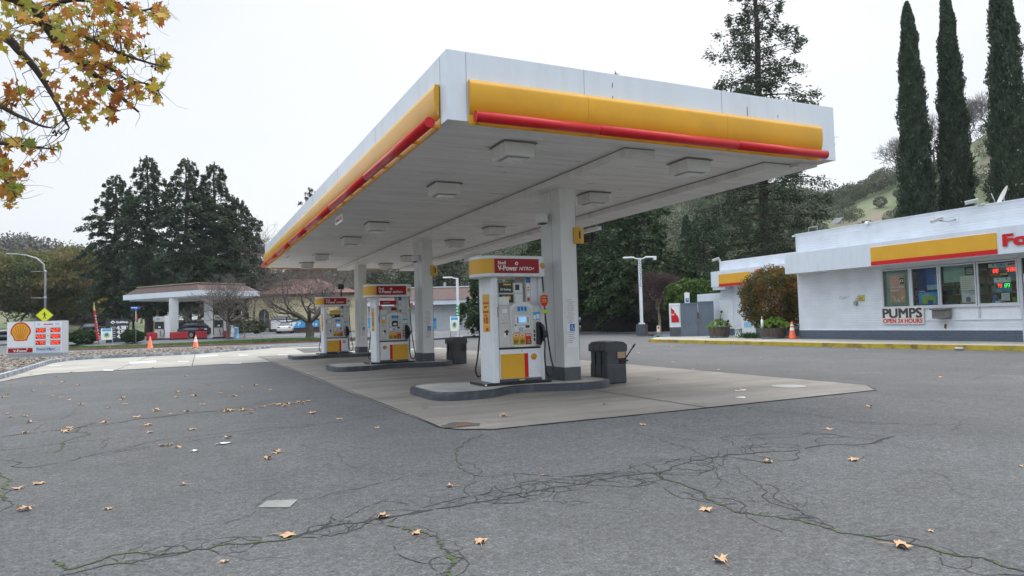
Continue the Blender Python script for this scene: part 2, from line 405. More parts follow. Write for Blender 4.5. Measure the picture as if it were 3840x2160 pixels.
# ------------------------------------------------------------ lettering
def text(mb,s,fr,x0,z0,x1,z1,m,n=.002,bold=.02,slant=0,keep=False,align='L'):
    """sets the string s inside the rectangle x0..x1, z0..z1 of frame fr"""
    cu=bpy.data.curves.new('t','FONT'); cu.body=s; cu.size=1; cu.offset=0; cu.shear=slant; cu.resolution_u=3; cu.fill_mode='FRONT'
    o=bpy.data.objects.new('t',cu); col.objects.link(o)
    dg=bpy.context.evaluated_depsgraph_get(); me=bpy.data.meshes.new_from_object(o.evaluated_get(dg))
    V=np.array([v.co[:] for v in me.vertices]); Fs=[tuple(p.vertices) for p in me.polygons]
    bpy.data.objects.remove(o); bpy.data.curves.remove(cu); bpy.data.meshes.remove(me)
    if len(V)==0: return
    a=V.min(0); b=V.max(0); w=b[0]-a[0]; h=b[1]-a[1]
    sx=(x1-x0)/w; sz=(z1-z0)/h
    if keep: sx=sz=min(sx,sz)
    bw=bold*1.6*min(sx,sz)
    for i,(dx,dz) in enumerate(((0,0),(-1,.5),(1,-.5),(-1,-.6),(1,.6)) if bold>.005 else ((0,0),)):
        mb.add([fr(x0+(p[0]-a[0])*sx+dx*bw,z0+(p[1]-a[1])*sz+dz*bw,n+i*.0006) for p in V],Fs,m)
SEG={'0':'abcdef','1':'bc','2':'abged','3':'abgcd','4':'fgbc','5':'afgcd','6':'afgedc','7':'abc','8':'abcdefg','9':'abcdfg'}
def seg7(mb,fr,x,z,w,h,ch,m,n=.003,t=.16):
    t=w*t; sl=.08*h
    P={'a':(t,h-t,w-t,h),'d':(t,0,w-t,t),'g':(t,h/2-t/2,w-t,h/2+t/2),'f':(0,h/2,t,h-t*.4),'b':(w-t,h/2,w,h-t*.4),'e':(0,t*.4,t,h/2),'c':(w-t,t*.4,w,h/2)}
    for c in SEG[ch]:
        a,b,c2,d=P[c]; e=t*.12
        f=lambda X,Z: fr(x+X+Z/h*sl,z+Z,n)
        mb.add([f(a+e,b+e),f(c2-e,b+e),f(c2-e,d-e),f(a+e,d-e)],[(0,1,2,3)],m)
def pecten(mb,fr,cx,cz,w,n=.003,red='red',yel='yellow',rays=True,t=None):
    def outline(k):
        pts=[]
        for i in range(0,29):
            a=math.radians(-8+196*i/28); r=.5*(1+.022*abs(math.sin(3.5*(a+.14))))
            pts.append((r*math.cos(a)*1.0,r*math.sin(a)*.95))
        pts+=[(-.36,-.25),(-.33,-.40),(-.12,-.43),(.12,-.43),(.33,-.40),(.36,-.25)]
        return [(cx+x*w*k,cz+(z+.02)*w*k) for x,z in pts]
    if t: mb.prism(outline(1),fr,n,n+t,red); n+=t
    else: mb.add([fr(x,z,n) for x,z in outline(1)],[tuple(range(35))],red)
    mb.add([fr(x,z,n+.003) for x,z in outline(.87)],[tuple(range(35))],yel)
    if rays:
        for i in range(-3,4):
            if i==0: a=0
            bx=i*.045; ex=.40*math.sin(i*.37); ez=.40*math.cos(i*.37)*.95
            if abs(i)==3: ex*=1.02; ez-=.03
            wd=.011
            p=[(bx-wd,-.30),(bx+wd,-.30),(ex+wd,ez-.02),(ex-wd,ez-.02)]
            mb.add([fr(cx+x*w,cz+z*w,n+.006) for x,z in p],[(0,1,2,3)],red)
# ------------------------------------------------------------ vegetation
def quads(C,D,Wd,ln,wd):
    """diamond leaves: centres C, unit long axes D, unit cross axes Wd"""
    n=len(C); ln=np.broadcast_to(ln,(n,))[:,None]; wd=np.broadcast_to(wd,(n,))[:,None]
    V=np.stack([C-D*ln*.5,C+Wd*wd*.5+D*ln*.05,C+D*ln*.5,C-Wd*wd*.5+D*ln*.05],1).reshape(-1,3)
    return V,np.arange(4*n).reshape(n,4)
def unit(a): return a/(np.linalg.norm(a,axis=-1,keepdims=True)+1e-9)
def tubes_np(segs,k=4):
    """segs: list of (p0,p1,r0,r1)"""
    if not segs: return np.zeros((0,3)),np.zeros((0,4),int)
    P0=np.array([s[0] for s in segs]);P1=np.array([s[1] for s in segs]);R0_=np.array([s[2] for s in segs]);R1_=np.array([s[3] for s in segs])
    t=unit(P1-P0); up=np.where(np.abs(t[:,2:3])<.9,np.array([[0,0,1.]]),np.array([[1.,0,0]]))
    a=unit(np.cross(t,up)); b=np.cross(t,a); V=[]
    for P,Rr in ((P0,R0_),(P1,R1_)):
        for j in range(k):
            an=2*PI*j/k; V.append(P+Rr[:,None]*(math.cos(an)*a+math.sin(an)*b))
    V=np.stack(V,1).reshape(-1,3); n=len(segs); Fc=[]
    base_=np.arange(n)[:,None]*2*k
    for j in range(k):
        Fc.append(np.concatenate([base_+j,base_+(j+1)%k,base_+k+(j+1)%k,base_+k+j],1))
    return V,np.concatenate(Fc,0)
def redwood(name,label,loc,h,w,seed,group,m='redwood',nb=95,base_=.16,per=150,leaf=.42,clear=0,top=.75,droop=.3,cat='tree',power=.75,trunk_r=None,flat=.35,lean=0,lat_s=.22,tmin=.25):
    rg=np.random.RandomState(seed); root=thing(name,label,cat,loc,0,group)
    tr=trunk_r or h*.017; segs=[]; N=14
    pts=[np.array([lean*(i/N)**2*h+.08*math.sin(i*1.3),.08*math.cos(i*1.7),h*i/N*.985]) for i in range(N+1)]
    for i in range(N): segs.append((pts[i],pts[i+1],tr*(1-i/N)**.8+.03,tr*(1-(i+1)/N)**.8+.03))
    bs=[];C=[];D=[];Wd=[];L=[];az=0
    for i in range(nb):
        t=base_+(1-base_)*((i+rg.rand())/nb); z=t*h
        az+=2.4+rg.randn()*.3
        prof=min(1,((1-t)/(1-top))**power) if t>top else 1-.15*abs((top-t))*rg.rand()
        low=min(1,.55+(t-base_)*3)
        ln=w*prof*low*rg.uniform(.62,1.12)+.3
        dr=np.array([math.cos(az),math.sin(az),0]); x0=np.array([lean*t*t*h,0,0])
        up=.25 if t>.6 else .05
        K=5; pp=[x0+dr*ln*s+np.array([0,0,z+ln*(up*s-droop*s*s)]) for s in np.linspace(0,1,K+1)]
        for j in range(K): bs.append((pp[j],pp[j+1],.07*(1-j/K)*ln/4+.015,.07*(1-(j+1)/K)*ln/4+.012))
        n=int(per*(ln/w)**1.3)+14
        s=rg.beta(2.0,1.2,n)*.9+.12
        side=np.array([-dr[1],dr[0],0])
        # several sprays hanging off the limb make separate tufts with gaps between
        nt=max(3,int(ln*1.6)); tufts=rg.uniform(tmin,1.05,nt); ts=rg.randn(nt)*lat_s
        w_=rg.randint(0,nt,n); s=np.clip(tufts[w_]+rg.randn(n)*.07,0.05,1.12)
        lat=(ts[w_]+rg.randn(n)*.09)*ln*(.35+.8*(1-s)*1)
        c=x0+dr*(ln*s)[:,None]+side*lat[:,None]+np.stack([np.zeros(n),np.zeros(n),z+ln*(up*s-droop*s*s)+rg.randn(n)*flat*.5-abs(lat)*.15],1)
        d=unit(dr*rg.uniform(.2,1,n)[:,None]+side*(np.sign(lat)*rg.uniform(0,1,n))[:,None]+np.stack([np.zeros(n),np.zeros(n),rg.uniform(-.8,.35,n)],1))
        wv=unit(np.cross(d,rg.randn(n,3)))
        C.append(c);D.append(d);Wd.append(wv);L.append(rg.uniform(.6,1.25,n)*leaf)
    n=60; c=np.stack([lean*h+rg.randn(n)*.25,rg.randn(n)*.25,h*(1-abs(rg.randn(n))*.035)],1); C.append(c); d=unit(rg.randn(n,3)+[0,0,1]); D.append(d); Wd.append(unit(np.cross(d,rg.randn(n,3)))); L.append(np.full(n,leaf*.8))
    C=np.concatenate(C);D=np.concatenate(D);Wd=np.concatenate(Wd);L=np.concatenate(L)
    V,Fc=tubes_np(segs,8); V2,F2=tubes_np(bs,3); npmesh('trunk',np.concatenate([V,V2]),np.concatenate([Fc,F2+len(V)]),'bark',root,True)
    V,Fc=quads(C,D,Wd,L,L*.5); npmesh('crown',V,Fc,m,root)
    return root
def limbs(rg,p,d,L,r,depth,segs,tips,spread=.6,kids=(2,4),up=.05,taper=.62,wob=.15,ratio=(.55,.8)):
    n=4; q=p.copy(); dd=d.copy(); pts=[q]
    for i in range(n):
        dd=unit(dd+rg.randn(3)*wob+np.array([0,0,up])); q2=q+dd*L/n
        segs.append((q,q2,r*(1-.35*i/n),r*(1-.35*(i+1)/n))); q=q2; pts.append(q)
    if depth==0: tips.append((q,dd)); return
    for k in range(rg.randint(kids[0],kids[1]+1)):
        j=rg.randint(2,n+1) if k else n
        nd=unit(dd+rg.randn(3)*spread)
        limbs(rg,pts[j],nd,L*rg.uniform(*ratio),r*taper,depth-1,segs,tips,spread,kids,up,taper,wob,ratio)
def broadleaf(name,label,loc,h,w,seed,m,group=None,trunk_h=.3,nclump=120,per=90,leaf=.35,clr=.9,flat=.75,trunk_r=.4,bark='bark2',shape=1.0,cat='tree'):
    rg=np.random.RandomState(seed); root=thing(name,label,cat,loc,0,group)
    segs=[];tips=[]
    th=h*trunk_h
    for i in range(4): segs.append((np.array([0,0,th*i/4]),np.array([0,0,th*(i+1)/4]),trunk_r*(1.15-.08*i),trunk_r*(1.15-.08*(i+1))))
    for k in range(6):
        a=2*PI*k/6+rg.rand(); limbs(rg,np.array([0,0,th*.95]),unit(np.array([math.cos(a)*.8,math.sin(a)*.8,.7+rg.rand()*.5])),min(w,h-th)*.42,trunk_r*.5,3,segs,tips)
    V,Fc=tubes_np(segs,5); npmesh('trunk',V,Fc,bark,root)
    cz=th+(h-th)*.48; C=[]
    u=unit(rg.randn(nclump,3)); rr=rg.uniform(.25,1,nclump)**.45
    rr*=1+.12*np.sin(u[:,0]*5+seed)+.10*np.sin(u[:,1]*7)
    cc=u*rr[:,None]*np.array([w,w,(h-th)*.52])
    cc[:,2]=np.where(cc[:,2]<0,cc[:,2]*flat,cc[:,2]*shape)+cz
    for c in cc:
        k=rg.uniform(.6,1.3)*clr
        C.append(c+rg.randn(int(per*rg.uniform(.6,1.3)),3)*np.array([k,k,k*.6])*.5)
    C=np.concatenate(C); n=len(C); d=unit(rg.randn(n,3)); wv=unit(np.cross(d,rg.randn(n,3))); L=rg.uniform(.6,1.3,n)*leaf
    V,Fc=quads(C,d,wv,L,L*.6); npmesh('crown',V,Fc,m,root)
    return root
def bare_tree(name,label,loc,h,w,seed,group=None,trunk_r=.22,fork=.35,kn=5,m='bark2',mt='twig',depth=4,tw=3,dome=1.0,twr=.014,spread=.55,cat='tree'):
    rg=np.random.RandomState(seed); root=thing(name,label,cat,loc,0,group)
    segs=[];tips=[]; fk=h*fork
    for i in range(5): segs.append((np.array([.05*math.sin(i),0,fk*i/5]),np.array([.05*math.sin(i+1),0,fk*(i+1)/5]),trunk_r*(1.25-.08*i) if i==0 else trunk_r*(1.1-.04*i),trunk_r*(1.1-.04*(i+1))))
    for k in range(kn):
        a=2*PI*k/kn+rg.rand()*.6
        limbs(rg,np.array([0.,0,fk*.97]),unit(np.array([math.cos(a)*1.1,math.sin(a)*1.1,.45+rg.rand()*.6])),w*.45,trunk_r*.5,2,segs,tips,.5,(2,3),.08,.55)
    V,Fc=tubes_np(segs,6); npmesh('trunk',V,Fc,m,root)
    s2=[]
    for q,dd in tips:
        for k in range(tw):
            t2=[]; limbs(rg,q,unit(dd+rg.randn(3)*.7+np.array([0,0,.25])),w*.30,twr*1.6,depth-2,s2,t2,spread,(2,3),.02,.7,.2,(.6,.85))
    # keep twigs in a dome
    V,Fc=tubes_np(s2,3)
    npmesh('twigs',V,Fc,mt,root)
    return root
def cypress(name,label,loc,h,r,seed,group,m='cypress',n=60000,leaf=.20,cat='tree'):
    rg=np.random.RandomState(seed); root=thing(name,label,cat,loc,0,group)
    V,Fc=tubes_np([(np.zeros(3),np.array([0,0,h*.9]),r*.18,.03)],7); npmesh('trunk',V,Fc,'bark2',root)
    t=rg.rand(n)**.85; a=rg.rand(n)*2*PI
    prof=r*np.clip(np.minimum(t*7+.55,1)*(1-t)**.5*1.15,0,1)
    bump=1+.16*np.sin(a*3+t*40)+.14*np.sin(a*5-t*63+seed)+.08*rg.randn(n)
    rr=prof*bump*rg.uniform(.45,1.03,n)**.6
    C=np.stack([rr*np.cos(a),rr*np.sin(a),t*h+.3],1)
    d=unit(np.stack([np.cos(a)*.35,np.sin(a)*.35,np.ones(n)],1)+rg.randn(n,3)*.3); wv=unit(np.cross(d,rg.randn(n,3))); L=rg.uniform(.6,1.4,n)*leaf
    V,Fc=quads(C,d,wv,L,L*.45); npmesh('crown',V,Fc,m,root)
    return root
def shrub(name,label,loc,rx,ry,rz_,seed,m,n=5000,leaf=.09,group=None,boxy=1.0,cat='shrub',stem=True,z0=0,parent=None,pname='foliage',shell=.55):
    rg=np.random.RandomState(seed)
    root=parent or thing(name,label,cat,loc,0,group)
    u=unit(rg.randn(n,3)); 
    if boxy>1: u=u/((np.abs(u)**boxy).sum(1)**(1/boxy))[:,None]
    rr=rg.uniform(shell,1,n)**.6*(1+.07*np.sin(u[:,0]*9+seed)+.07*np.sin(u[:,2]*8+u[:,1]*7))
    C=u*rr[:,None]*np.array([rx,ry,rz_]); C[:,2]+=rz_+z0; C=C[C[:,2]>z0*.9+.01]; n=len(C)
    d=unit(rg.randn(n,3)+.5*u[:n]*0+np.array([0,0,.3])); wv=unit(np.cross(d,rg.randn(n,3))); L=rg.uniform(.6,1.4,n)*leaf
    V,Fc=quads(C,d,wv,L,L*.6); npmesh(pname,V,Fc,m,root)
    if stem:
        segs=[(np.array([0,0,0.]),np.array([rg.randn()*rx*.5,rg.randn()*ry*.5,z0+rz_*1.2]),.03,.01) for _ in range(7)]
        V,Fc=tubes_np(segs,5); npmesh('stems',V,Fc,'bark2',root)
    return root
LEAF=[(0,-.5),(.10,-.30),(.34,-.36),(.26,-.16),(.52,-.05),(.30,.06),(.36,.28),(.15,.20),(0,.52),(-.15,.20),(-.36,.28),(-.30,.06),(-.52,-.05),(-.26,-.16),(-.34,-.36),(-.10,-.30)]
def lobed(C,D,Wd,Nn,L,rg,curl=.25):
    """maple-like five pointed leaves with a fold along the midrib"""
    n=len(C); k=len(LEAF); P=np.array(LEAF)
    V=np.zeros((n,k+1,3)); c=rg.uniform(.2,1,n)*curl
    for j,(x,y) in enumerate(P):
        jx=1+rg.randn(n)*.08; hgt=c*(abs(x)*.9+(y*y)*.5)*rg.choice([-1,1],n)*rg.uniform(.5,1.2,n)
        V[:,j]=C+Wd*(x*jx*L)[:,None]+D*(y*L)[:,None]+Nn*(hgt*L)[:,None]
    V[:,k]=C
    Fc=[]
    b=np.arange(n)[:,None]*(k+1)
    for j in range(k): Fc.append(np.concatenate([b+j,b+(j+1)%k,b+k],1))
    return V.reshape(-1,3),np.concatenate(Fc,0)
# ------------------------------------------------------------ sky and sun
w=bpy.data.worlds.new('World'); sc.world=w; w.use_nodes=True
n=w.node_tree.nodes; l=w.node_tree.links; bg=n['Background']
sky=n.new('ShaderNodeTexSky'); sky.sky_type='NISHITA'; sky.sun_disc=False
SUN_EL,SUN_AZ=48,35
sky.sun_elevation=math.radians(SUN_EL); sky.sun_rotation=math.radians(SUN_AZ); sky.air_density=1; sky.dust_density=3
tc=n.new('ShaderNodeTexCoord'); mp=n.new('ShaderNodeMapping'); mp.inputs['Scale'].default_value=(1,1,3); l.new(tc.outputs['Generated'],mp.inputs[0])
no=n.new('ShaderNodeTexNoise'); no.inputs['Scale'].default_value=1.7; no.inputs['Detail'].default_value=6; no.inputs['Roughness'].default_value=.5; l.new(mp.outputs[0],no.inputs['Vector'])
mr=n.new('ShaderNodeMapRange'); mr.inputs[1].default_value=.36; mr.inputs[2].default_value=.64; l.new(no.outputs[0],mr.inputs[0])
# overcast deck: thinner and bluer towards the left (north-west), brighter overhead and to the right
nv=n.new('ShaderNodeVectorMath'); nv.operation='DOT_PRODUCT'; nv.inputs[1].default_value=(.80,.35,.35); l.new(tc.outputs['Generated'],nv.inputs[0])
m2=n.new('ShaderNodeMapRange'); m2.inputs[1].default_value=-.1; m2.inputs[2].default_value=.62; l.new(nv.outputs['Value'],m2.inputs[0])
ad=n.new('ShaderNodeMath'); ad.operation='MULTIPLY_ADD'; ad.inputs[1].default_value=.45; l.new(mr.outputs[0],ad.inputs[0])
mm=n.new('ShaderNodeMath'); mm.operation='MULTIPLY'; mm.inputs[1].default_value=.85; l.new(m2.outputs[0],mm.inputs[0]); l.new(mm.outputs[0],ad.inputs[2])
cr=n.new('ShaderNodeValToRGB'); e=cr.color_ramp.elements
e[0].position=0; e[0].color=(.37,.44,.52,1); e[1].position=1; e[1].color=(.54,.55,.56,1)
x=e.new(.4); x.color=(.455,.495,.54,1)
l.new(ad.outputs[0],cr.inputs[0])
# overhead is brighter than the horizon, as under any cloud deck
sp=n.new('ShaderNodeSeparateXYZ'); l.new(tc.outputs['Generated'],sp.inputs[0])
zr=n.new('ShaderNodeMapRange'); zr.inputs[1].default_value=.42; zr.inputs[2].default_value=1; zr.inputs[3].default_value=1.0; zr.inputs[4].default_value=4.7; l.new(sp.outputs[2],zr.inputs[0])
cl=n.new('ShaderNodeVectorMath'); cl.operation='SCALE'; l.new(cr.outputs[0],cl.inputs[0]); l.new(zr.outputs[0],cl.inputs['Scale'])
sk=n.new('ShaderNodeVectorMath'); sk.operation='SCALE'; sk.inputs['Scale'].default_value=1.1; l.new(sky.outputs[0],sk.inputs[0])
mx=n.new('ShaderNodeMix'); mx.data_type='RGBA'; mx.inputs['Factor'].default_value=.9
c10=n.new('ShaderNodeVectorMath'); c10.operation='SCALE'; c10.inputs['Scale'].default_value=10.; l.new(cl.outputs[0],c10.inputs[0])
l.new(sk.outputs[0],mx.inputs['A']); l.new(c10.outputs[0],mx.inputs['B'])
l.new(mx.outputs['Result'],bg.inputs[0]); bg.inputs[1].default_value=.1
sl=bpy.data.lights.new('sun','SUN'); sl.energy=.7; sl.angle=math.radians(25); sl.color=(1,.97,.92)
so=bpy.data.objects.new('sun',sl); col.objects.link(so)
az=math.radians(SUN_AZ); el=math.radians(SUN_EL)
sd=Vector((math.sin(az)*math.cos(el),math.cos(az)*math.cos(el),math.sin(el)))
so.rotation_euler=(-sd).to_track_quat('-Z','Y').to_euler(); so.location=(0,0,60)
sc.view_settings.view_transform='Standard'; sc.view_settings.look='None'; sc.view_settings.exposure=.80; sc.view_settings.gamma=1
# ------------------------------------------------------------ ground surfaces
def sheet(name,pts,z,m,label,cat,step=None,kind='structure'):
    """flat polygon; with step it follows the terrain"""
    bm=bmesh.new(); vs=[bm.verts.new((p[0],p[1],0)) for p in pts]; f=bm.faces.new(vs)
    if step:
        xs=[p[0] for p in pts]; ys=[p[1] for p in pts]
        a=min(xs)
        while a<max(xs): 
            bmesh.ops.bisect_plane(bm,geom=bm.verts[:]+bm.edges[:]+bm.faces[:],plane_co=(a,0,0),plane_no=(1,0,0)); a+=step
        a=min(ys)
        while a<max(ys):
            bmesh.ops.bisect_plane(bm,geom=bm.verts[:]+bm.edges[:]+bm.faces[:],plane_co=(0,a,0),plane_no=(0,1,0)); a+=step
    bmesh.ops.triangulate(bm,faces=bm.faces[:])
    for v in bm.verts: v.co.z=z+(tz(v.co.x,v.co.y) if step else 0)
    bmesh.ops.recalc_face_normals(bm,faces=bm.faces[:])
    me=bpy.data.meshes.new(name); bm.to_mesh(me); bm.free(); me.materials.append(M[m])
    if len(me.polygons) and me.polygons[0].normal.z<0: me.flip_normals()
    o=bpy.data.objects.new(name,me); col.objects.link(o)
    return struct(o,label,cat,kind)
# big ground sheet to the horizon with the hills
def elev(az):  # skyline elevation (tan) by image column at the hill distance
    return 0
def hillsheet():
    # skyline given as (native u, native v)
    sky_=[(-1500,960),(-600,945),(0,962),(90,955),(150,972),(250,990),(340,1010),(500,1030),(900,1030),(1250,1010),(1500,1000),(1800,930),(2100,800),(2400,745),(2650,722),(2780,718),(2900,745),(3080,762),(3190,738),(3250,705),(3370,668),(3480,610),(3600,560),(3720,490),(3840,430),(4300,330),(5200,300)]
    azs=[];els=[]
    for u,v in sky_:
        d=ray(u,v); azs.append(math.atan2(d[0],d[1])); els.append(d[2]/math.hypot(d[0],d[1]))
    A=np.linspace(-PI,PI,361); E=np.interp(A,azs,els,left=.06,right=.2)
    E=np.where((A<azs[0]-.3)|(A>azs[-1]+.3),.05,E)
    Rr=np.array([0,20,40,50,54,58,62,66,70,74,80,90,105,120,140,165,190,215,240,265,290,320,360,420,500,620])
    V=[];rg=np.random.RandomState(4)
    for i,a in enumerate(A):
        peak=290 if a>.2 else 420
        for r in Rr:
            x,y=r*math.sin(a),r*math.cos(a); z=tz(x,y)-.07
            if r>125:
                t=min(1,(r-125)/(peak-125)); zz=(E[i]*peak+H)*(t*t*(3-2*t)*.4+t*.6)
                zz+=1.6*math.sin(a*23+r*.03)*min(1,(r-125)/60)*(t<1)
                if r>peak: zz=(E[i]*peak+H)*max(-.2,1-(r-peak)/600)
                z=max(z-5*0,zz) if r>125 else z
            V.append((x,y,z))
    k=len(Rr); Fc=[]
    for i in range(len(A)-1):
        for j in range(k-1): Fc.append((i*k+j,(i+1)*k+j,(i+1)*k+j+1,i*k+j+1))
    o=npmesh('hills',np.array(V),Fc,M['hillside'],None,True)
    return struct(o,'low grassy hills ringing the station under the overcast sky','hills'),azs,els
m,n,l,b=newmat('hillside')
tc=n.new('ShaderNodeTexCoord'); no=n.new('ShaderNodeTexNoise'); no.inputs['Scale'].default_value=.035; no.inputs['Detail'].default_value=7; no.inputs['Roughness'].default_value=.6; l.new(tc.outputs['Object'],no.inputs['Vector'])
cr=n.new('ShaderNodeValToRGB'); e=cr.color_ramp.elements
e[0].position=.38; e[0].color=(.075,.075,.04,1); e[1].position=.60; e[1].color=(.15,.13,.085,1); x=e.new(.5); x.color=(.085,.12,.042,1)
l.new(no.outputs[0],cr.inputs[0]); l.new(cr.outputs[0],b.inputs['Base Color']); b.inputs['Roughness'].default_value=.95
M['hillside']=m
hills,hAZ,hEL=hillsheet()
def hz(az,r):
    E=float(np.interp(az,hAZ,hEL)); peak=290 if az>.2 else 420
    t=min(1,(r-125)/(peak-125)); return (E*peak+H)*(t*t*(3-2*t)*.4+t*.6)
# far wood on the hills: one mass of leaf clumps
def woods(name,azr,rr,ncl,size,m,seed,label,per=230,sparse=None,lf=.085):
    rg=np.random.RandomState(seed); C=[];L=[]
    for i in range(ncl):
        a=rg.uniform(*azr); r=rg.uniform(*rr)
        if sparse and not sparse(a,r,rg): continue
        z=hz(a,r); s=rg.uniform(.6,1.4)*size; p=np.array([r*math.sin(a),r*math.cos(a),z+s*.45])
        q=unit(rg.randn(per,3))*rg.uniform(.5,1,(per,1))**.6*np.array([s*.62,s*.62,s*.5]); C.append(p+q); L.append(np.full(per,size*lf))
    C=np.concatenate(C); L=np.concatenate(L); n=len(C); d=unit(rg.randn(n,3)); wv=unit(np.cross(d,rg.randn(n,3)))
    V,Fc=quads(C,d,wv,L,L*.7); o=npmesh(name,V,Fc,m)
    return struct(o,label,'woods','stuff')
M['hillwood']=leafmat('hill_oak_foliage',[(.045,.06,.032),(.07,.085,.045),(.10,.11,.06),(.13,.12,.08)],.8,.05,.1,.75)
M['hillgrey']=leafmat('bare_hill_scrub',[(.085,.08,.07),(.12,.11,.095),(.075,.075,.06)],.9,.04,0,.6)
woods('hillside_woods',(.40,.86),(140,292),760,7.5,'hillwood',11,'dark green oak woods covering the hillside behind the redwoods')
woods('hillside_oaks',(.84,1.25),(180,292),110,4.2,'hillwood',12,'scattered green oaks dotting the grassy hillside behind the cypresses',per=900)
woods('left_ridge_woods',(-.42,.05),(230,425),620,9,'hillgrey',13,'grey brown winter woods on the low ridge at the far left',lf=.12)
woods('ridge_scrub',(.83,.955),(255,292),60,5.0,'hillwood',15,'dark scrub on the ridge between the tall redwood and the first cypress',per=300,lf=.12)
woods('valley_woods',(.05,.42),(130,290),420,7,'hillgrey',14,'grey winter woods on the slope seen under the canopy')
sheet('asphalt_lot',[(-40,-14),(60,-14),(60,36),(29.3,37),(31.2,40),(33.5,46),(32.6,50.5),(24.6,58.2),(17.6,52.3),(14,56),(4.8,46.2),(-60,46.2),(-60,-14)],.004,'asph','grey cracked asphalt of the station forecourt','asphalt',6)
sheet('street',[(-90,44.0),(6,44.0),(14,52),(14,59.6),(9.8,60),(5.6,60.2),(-3,61.5),(-9,64),(-12,72),(-14,140),(-30,140),(-26,70),(-30,66),(-90,66)],.009,'asph2','worn grey public street beyond the gravel bed','road',5)
sheet('far_lot',[(17.3,52.5),(24.4,58.4),(40,56),(48,75),(40,95),(8,112),(8,78),(12,62)],.014,'asph2','grey parking lot in front of the low white building','asphalt',5)
sheet('shop_lot',[(-12,76),(-6,66.6),(6,64.9),(14,63),(16,66),(12,78),(20,108),(-16,112)],.0185,'asph2','asphalt parking area between the second station and the cream building','asphalt',5)
# pad, driveway, far driveway
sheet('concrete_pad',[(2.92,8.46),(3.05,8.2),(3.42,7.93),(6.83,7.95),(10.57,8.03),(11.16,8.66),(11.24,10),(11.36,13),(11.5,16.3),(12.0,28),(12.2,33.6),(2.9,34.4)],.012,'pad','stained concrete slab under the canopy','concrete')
sheet('driveway',[(-4.95,23.6),(-4.7,26.0),(-4.25,27.6),(-2.8,27.6),(1.2,28.4),(2.89,28.45),(2.89,34.4),(5.2,34.42),(5.3,32.9),(5.9,44.2),(2.6,44.6),(0,41.2),(-2,40.6),(-4.1,40.3),(-5.2,39.5),(-5.6,37),(-5.5,32.6),(-5.25,28.3),(-5.2,25.3)] if False else
      [(-4.95,23.6),(-4.7,26.0),(-4.25,27.5),(-2.8,27.6),(1.2,28.4),(2.885,28.45),(2.885,34.44),(12.2,33.66),(12.9,44.0),(4.7,47.5),(2.9,44.2),(0,41.0),(-2,40.5),(-4.1,40.2),(-5.15,39.5),(-5.55,37),(-5.4,32.6),(-5.2,28.3),(-5.13,25.3)],.016,'drive','pale concrete driveway apron leading to the street','driveway')
sheet('asphalt_patch',[(5.9,43.9),(5.3,36.2),(12.3,35.6),(12.8,43.6)],.0205,'asph','asphalt strip behind the pumps','asphalt')
# joints in the slab
mb=MB()
fl=lambda a,b,w_=.012,z=.0165,m='crack': mb.add([(a[0]-w_,a[1],z),(a[0]+w_,a[1],z),(b[0]+w_,b[1],z),(b[0]-w_,b[1],z)] if abs(a[1]-b[1])>abs(a[0]-b[0]) else [(a[0],a[1]-w_,z),(b[0],b[1]-w_,z),(b[0],b[1]+w_,z),(a[0],a[1]+w_,z)],[(0,1,2,3)],m)
fl((6.83,7.96),(7.05,33.9)); fl((2.95,16.6),(11.5,16.7)); fl((2.95,25.6),(11.9,25.6))
fl((-2.3,27.7),(-1.9,40.4),.012,.0215);fl((.1,28.1),(.3,41),.012,.0215)
struct(mb.build('slab_joints'),'dark joints cut across the concrete slab','joint')
mb=MB()
g=Fr((0,0,.018),(1,0,0),(0,1,0))
mb.disc(g,9.98,9.36,.30,0,'manhole',24); 
struct(mb.build('manhole_ring'),'pale round cover in the slab beside the first island','cover')
mb=MB(); rg=np.random.RandomState(3)
def blot(cx,cy,rx,ry,z,m,k=26,amp=.12):
    pts=[]
    for i in range(k):
        a=2*PI*i/k; q=1+amp*math.sin(3*a+cx*7)+amp*.6*math.sin(7*a+cy)+rg.randn()*.03
        pts.append((cx+rx*q*math.cos(a),cy+ry*q*math.sin(a),z))
    mb.add(pts,[tuple(range(k))],m)
blot(3.2,8.5,.26,.22,.0165,'oil'); blot(3.22,8.42,.09,.07,.0205,'rust'); 
struct(mb.build('oil_stains'),'brown oily patch at the near corner of the concrete slab','stain')
mb=MB(); 
p=gz(1830,1472)
for (u,v,r) in ((1595,1533,.035),):
    q=gz(u,v); blot(q[0],q[1],r,r,.018,'black')
struct(mb.build('bolt_hole'),'small dark hole in the concrete before the first island','hole')
mb=MB()
for (u,v,rx,ry) in ((2780,1467,.20,.05),(2780,1494,.13,.07),(840,1668,.06,.025)):
    q=gz(u,v); blot(q[0],q[1],rx*.6,ry,.02,'whiteink',14,.25)
struct(mb.build('paint_spots'),'small pale spots of paint and litter on the ground','spot')
# rhombus utility cover in the asphalt, left foreground
M['patchgrey']=concrete('patch_grey',(.19,.195,.18),(1,1,1),.3,.5)
mb=MB(); q=[gz(u*1.4907,v*1.4907) for u,v in ((648,1279),(672,1262),(750,1259),(728,1279))]
mb.add([(p[0],p[1],.009) for p in q],[(0,1,2,3)],'patchgrey'); 
struct(mb.build('concrete_patch'),'small pale four sided concrete patch in the cracked asphalt','patch')
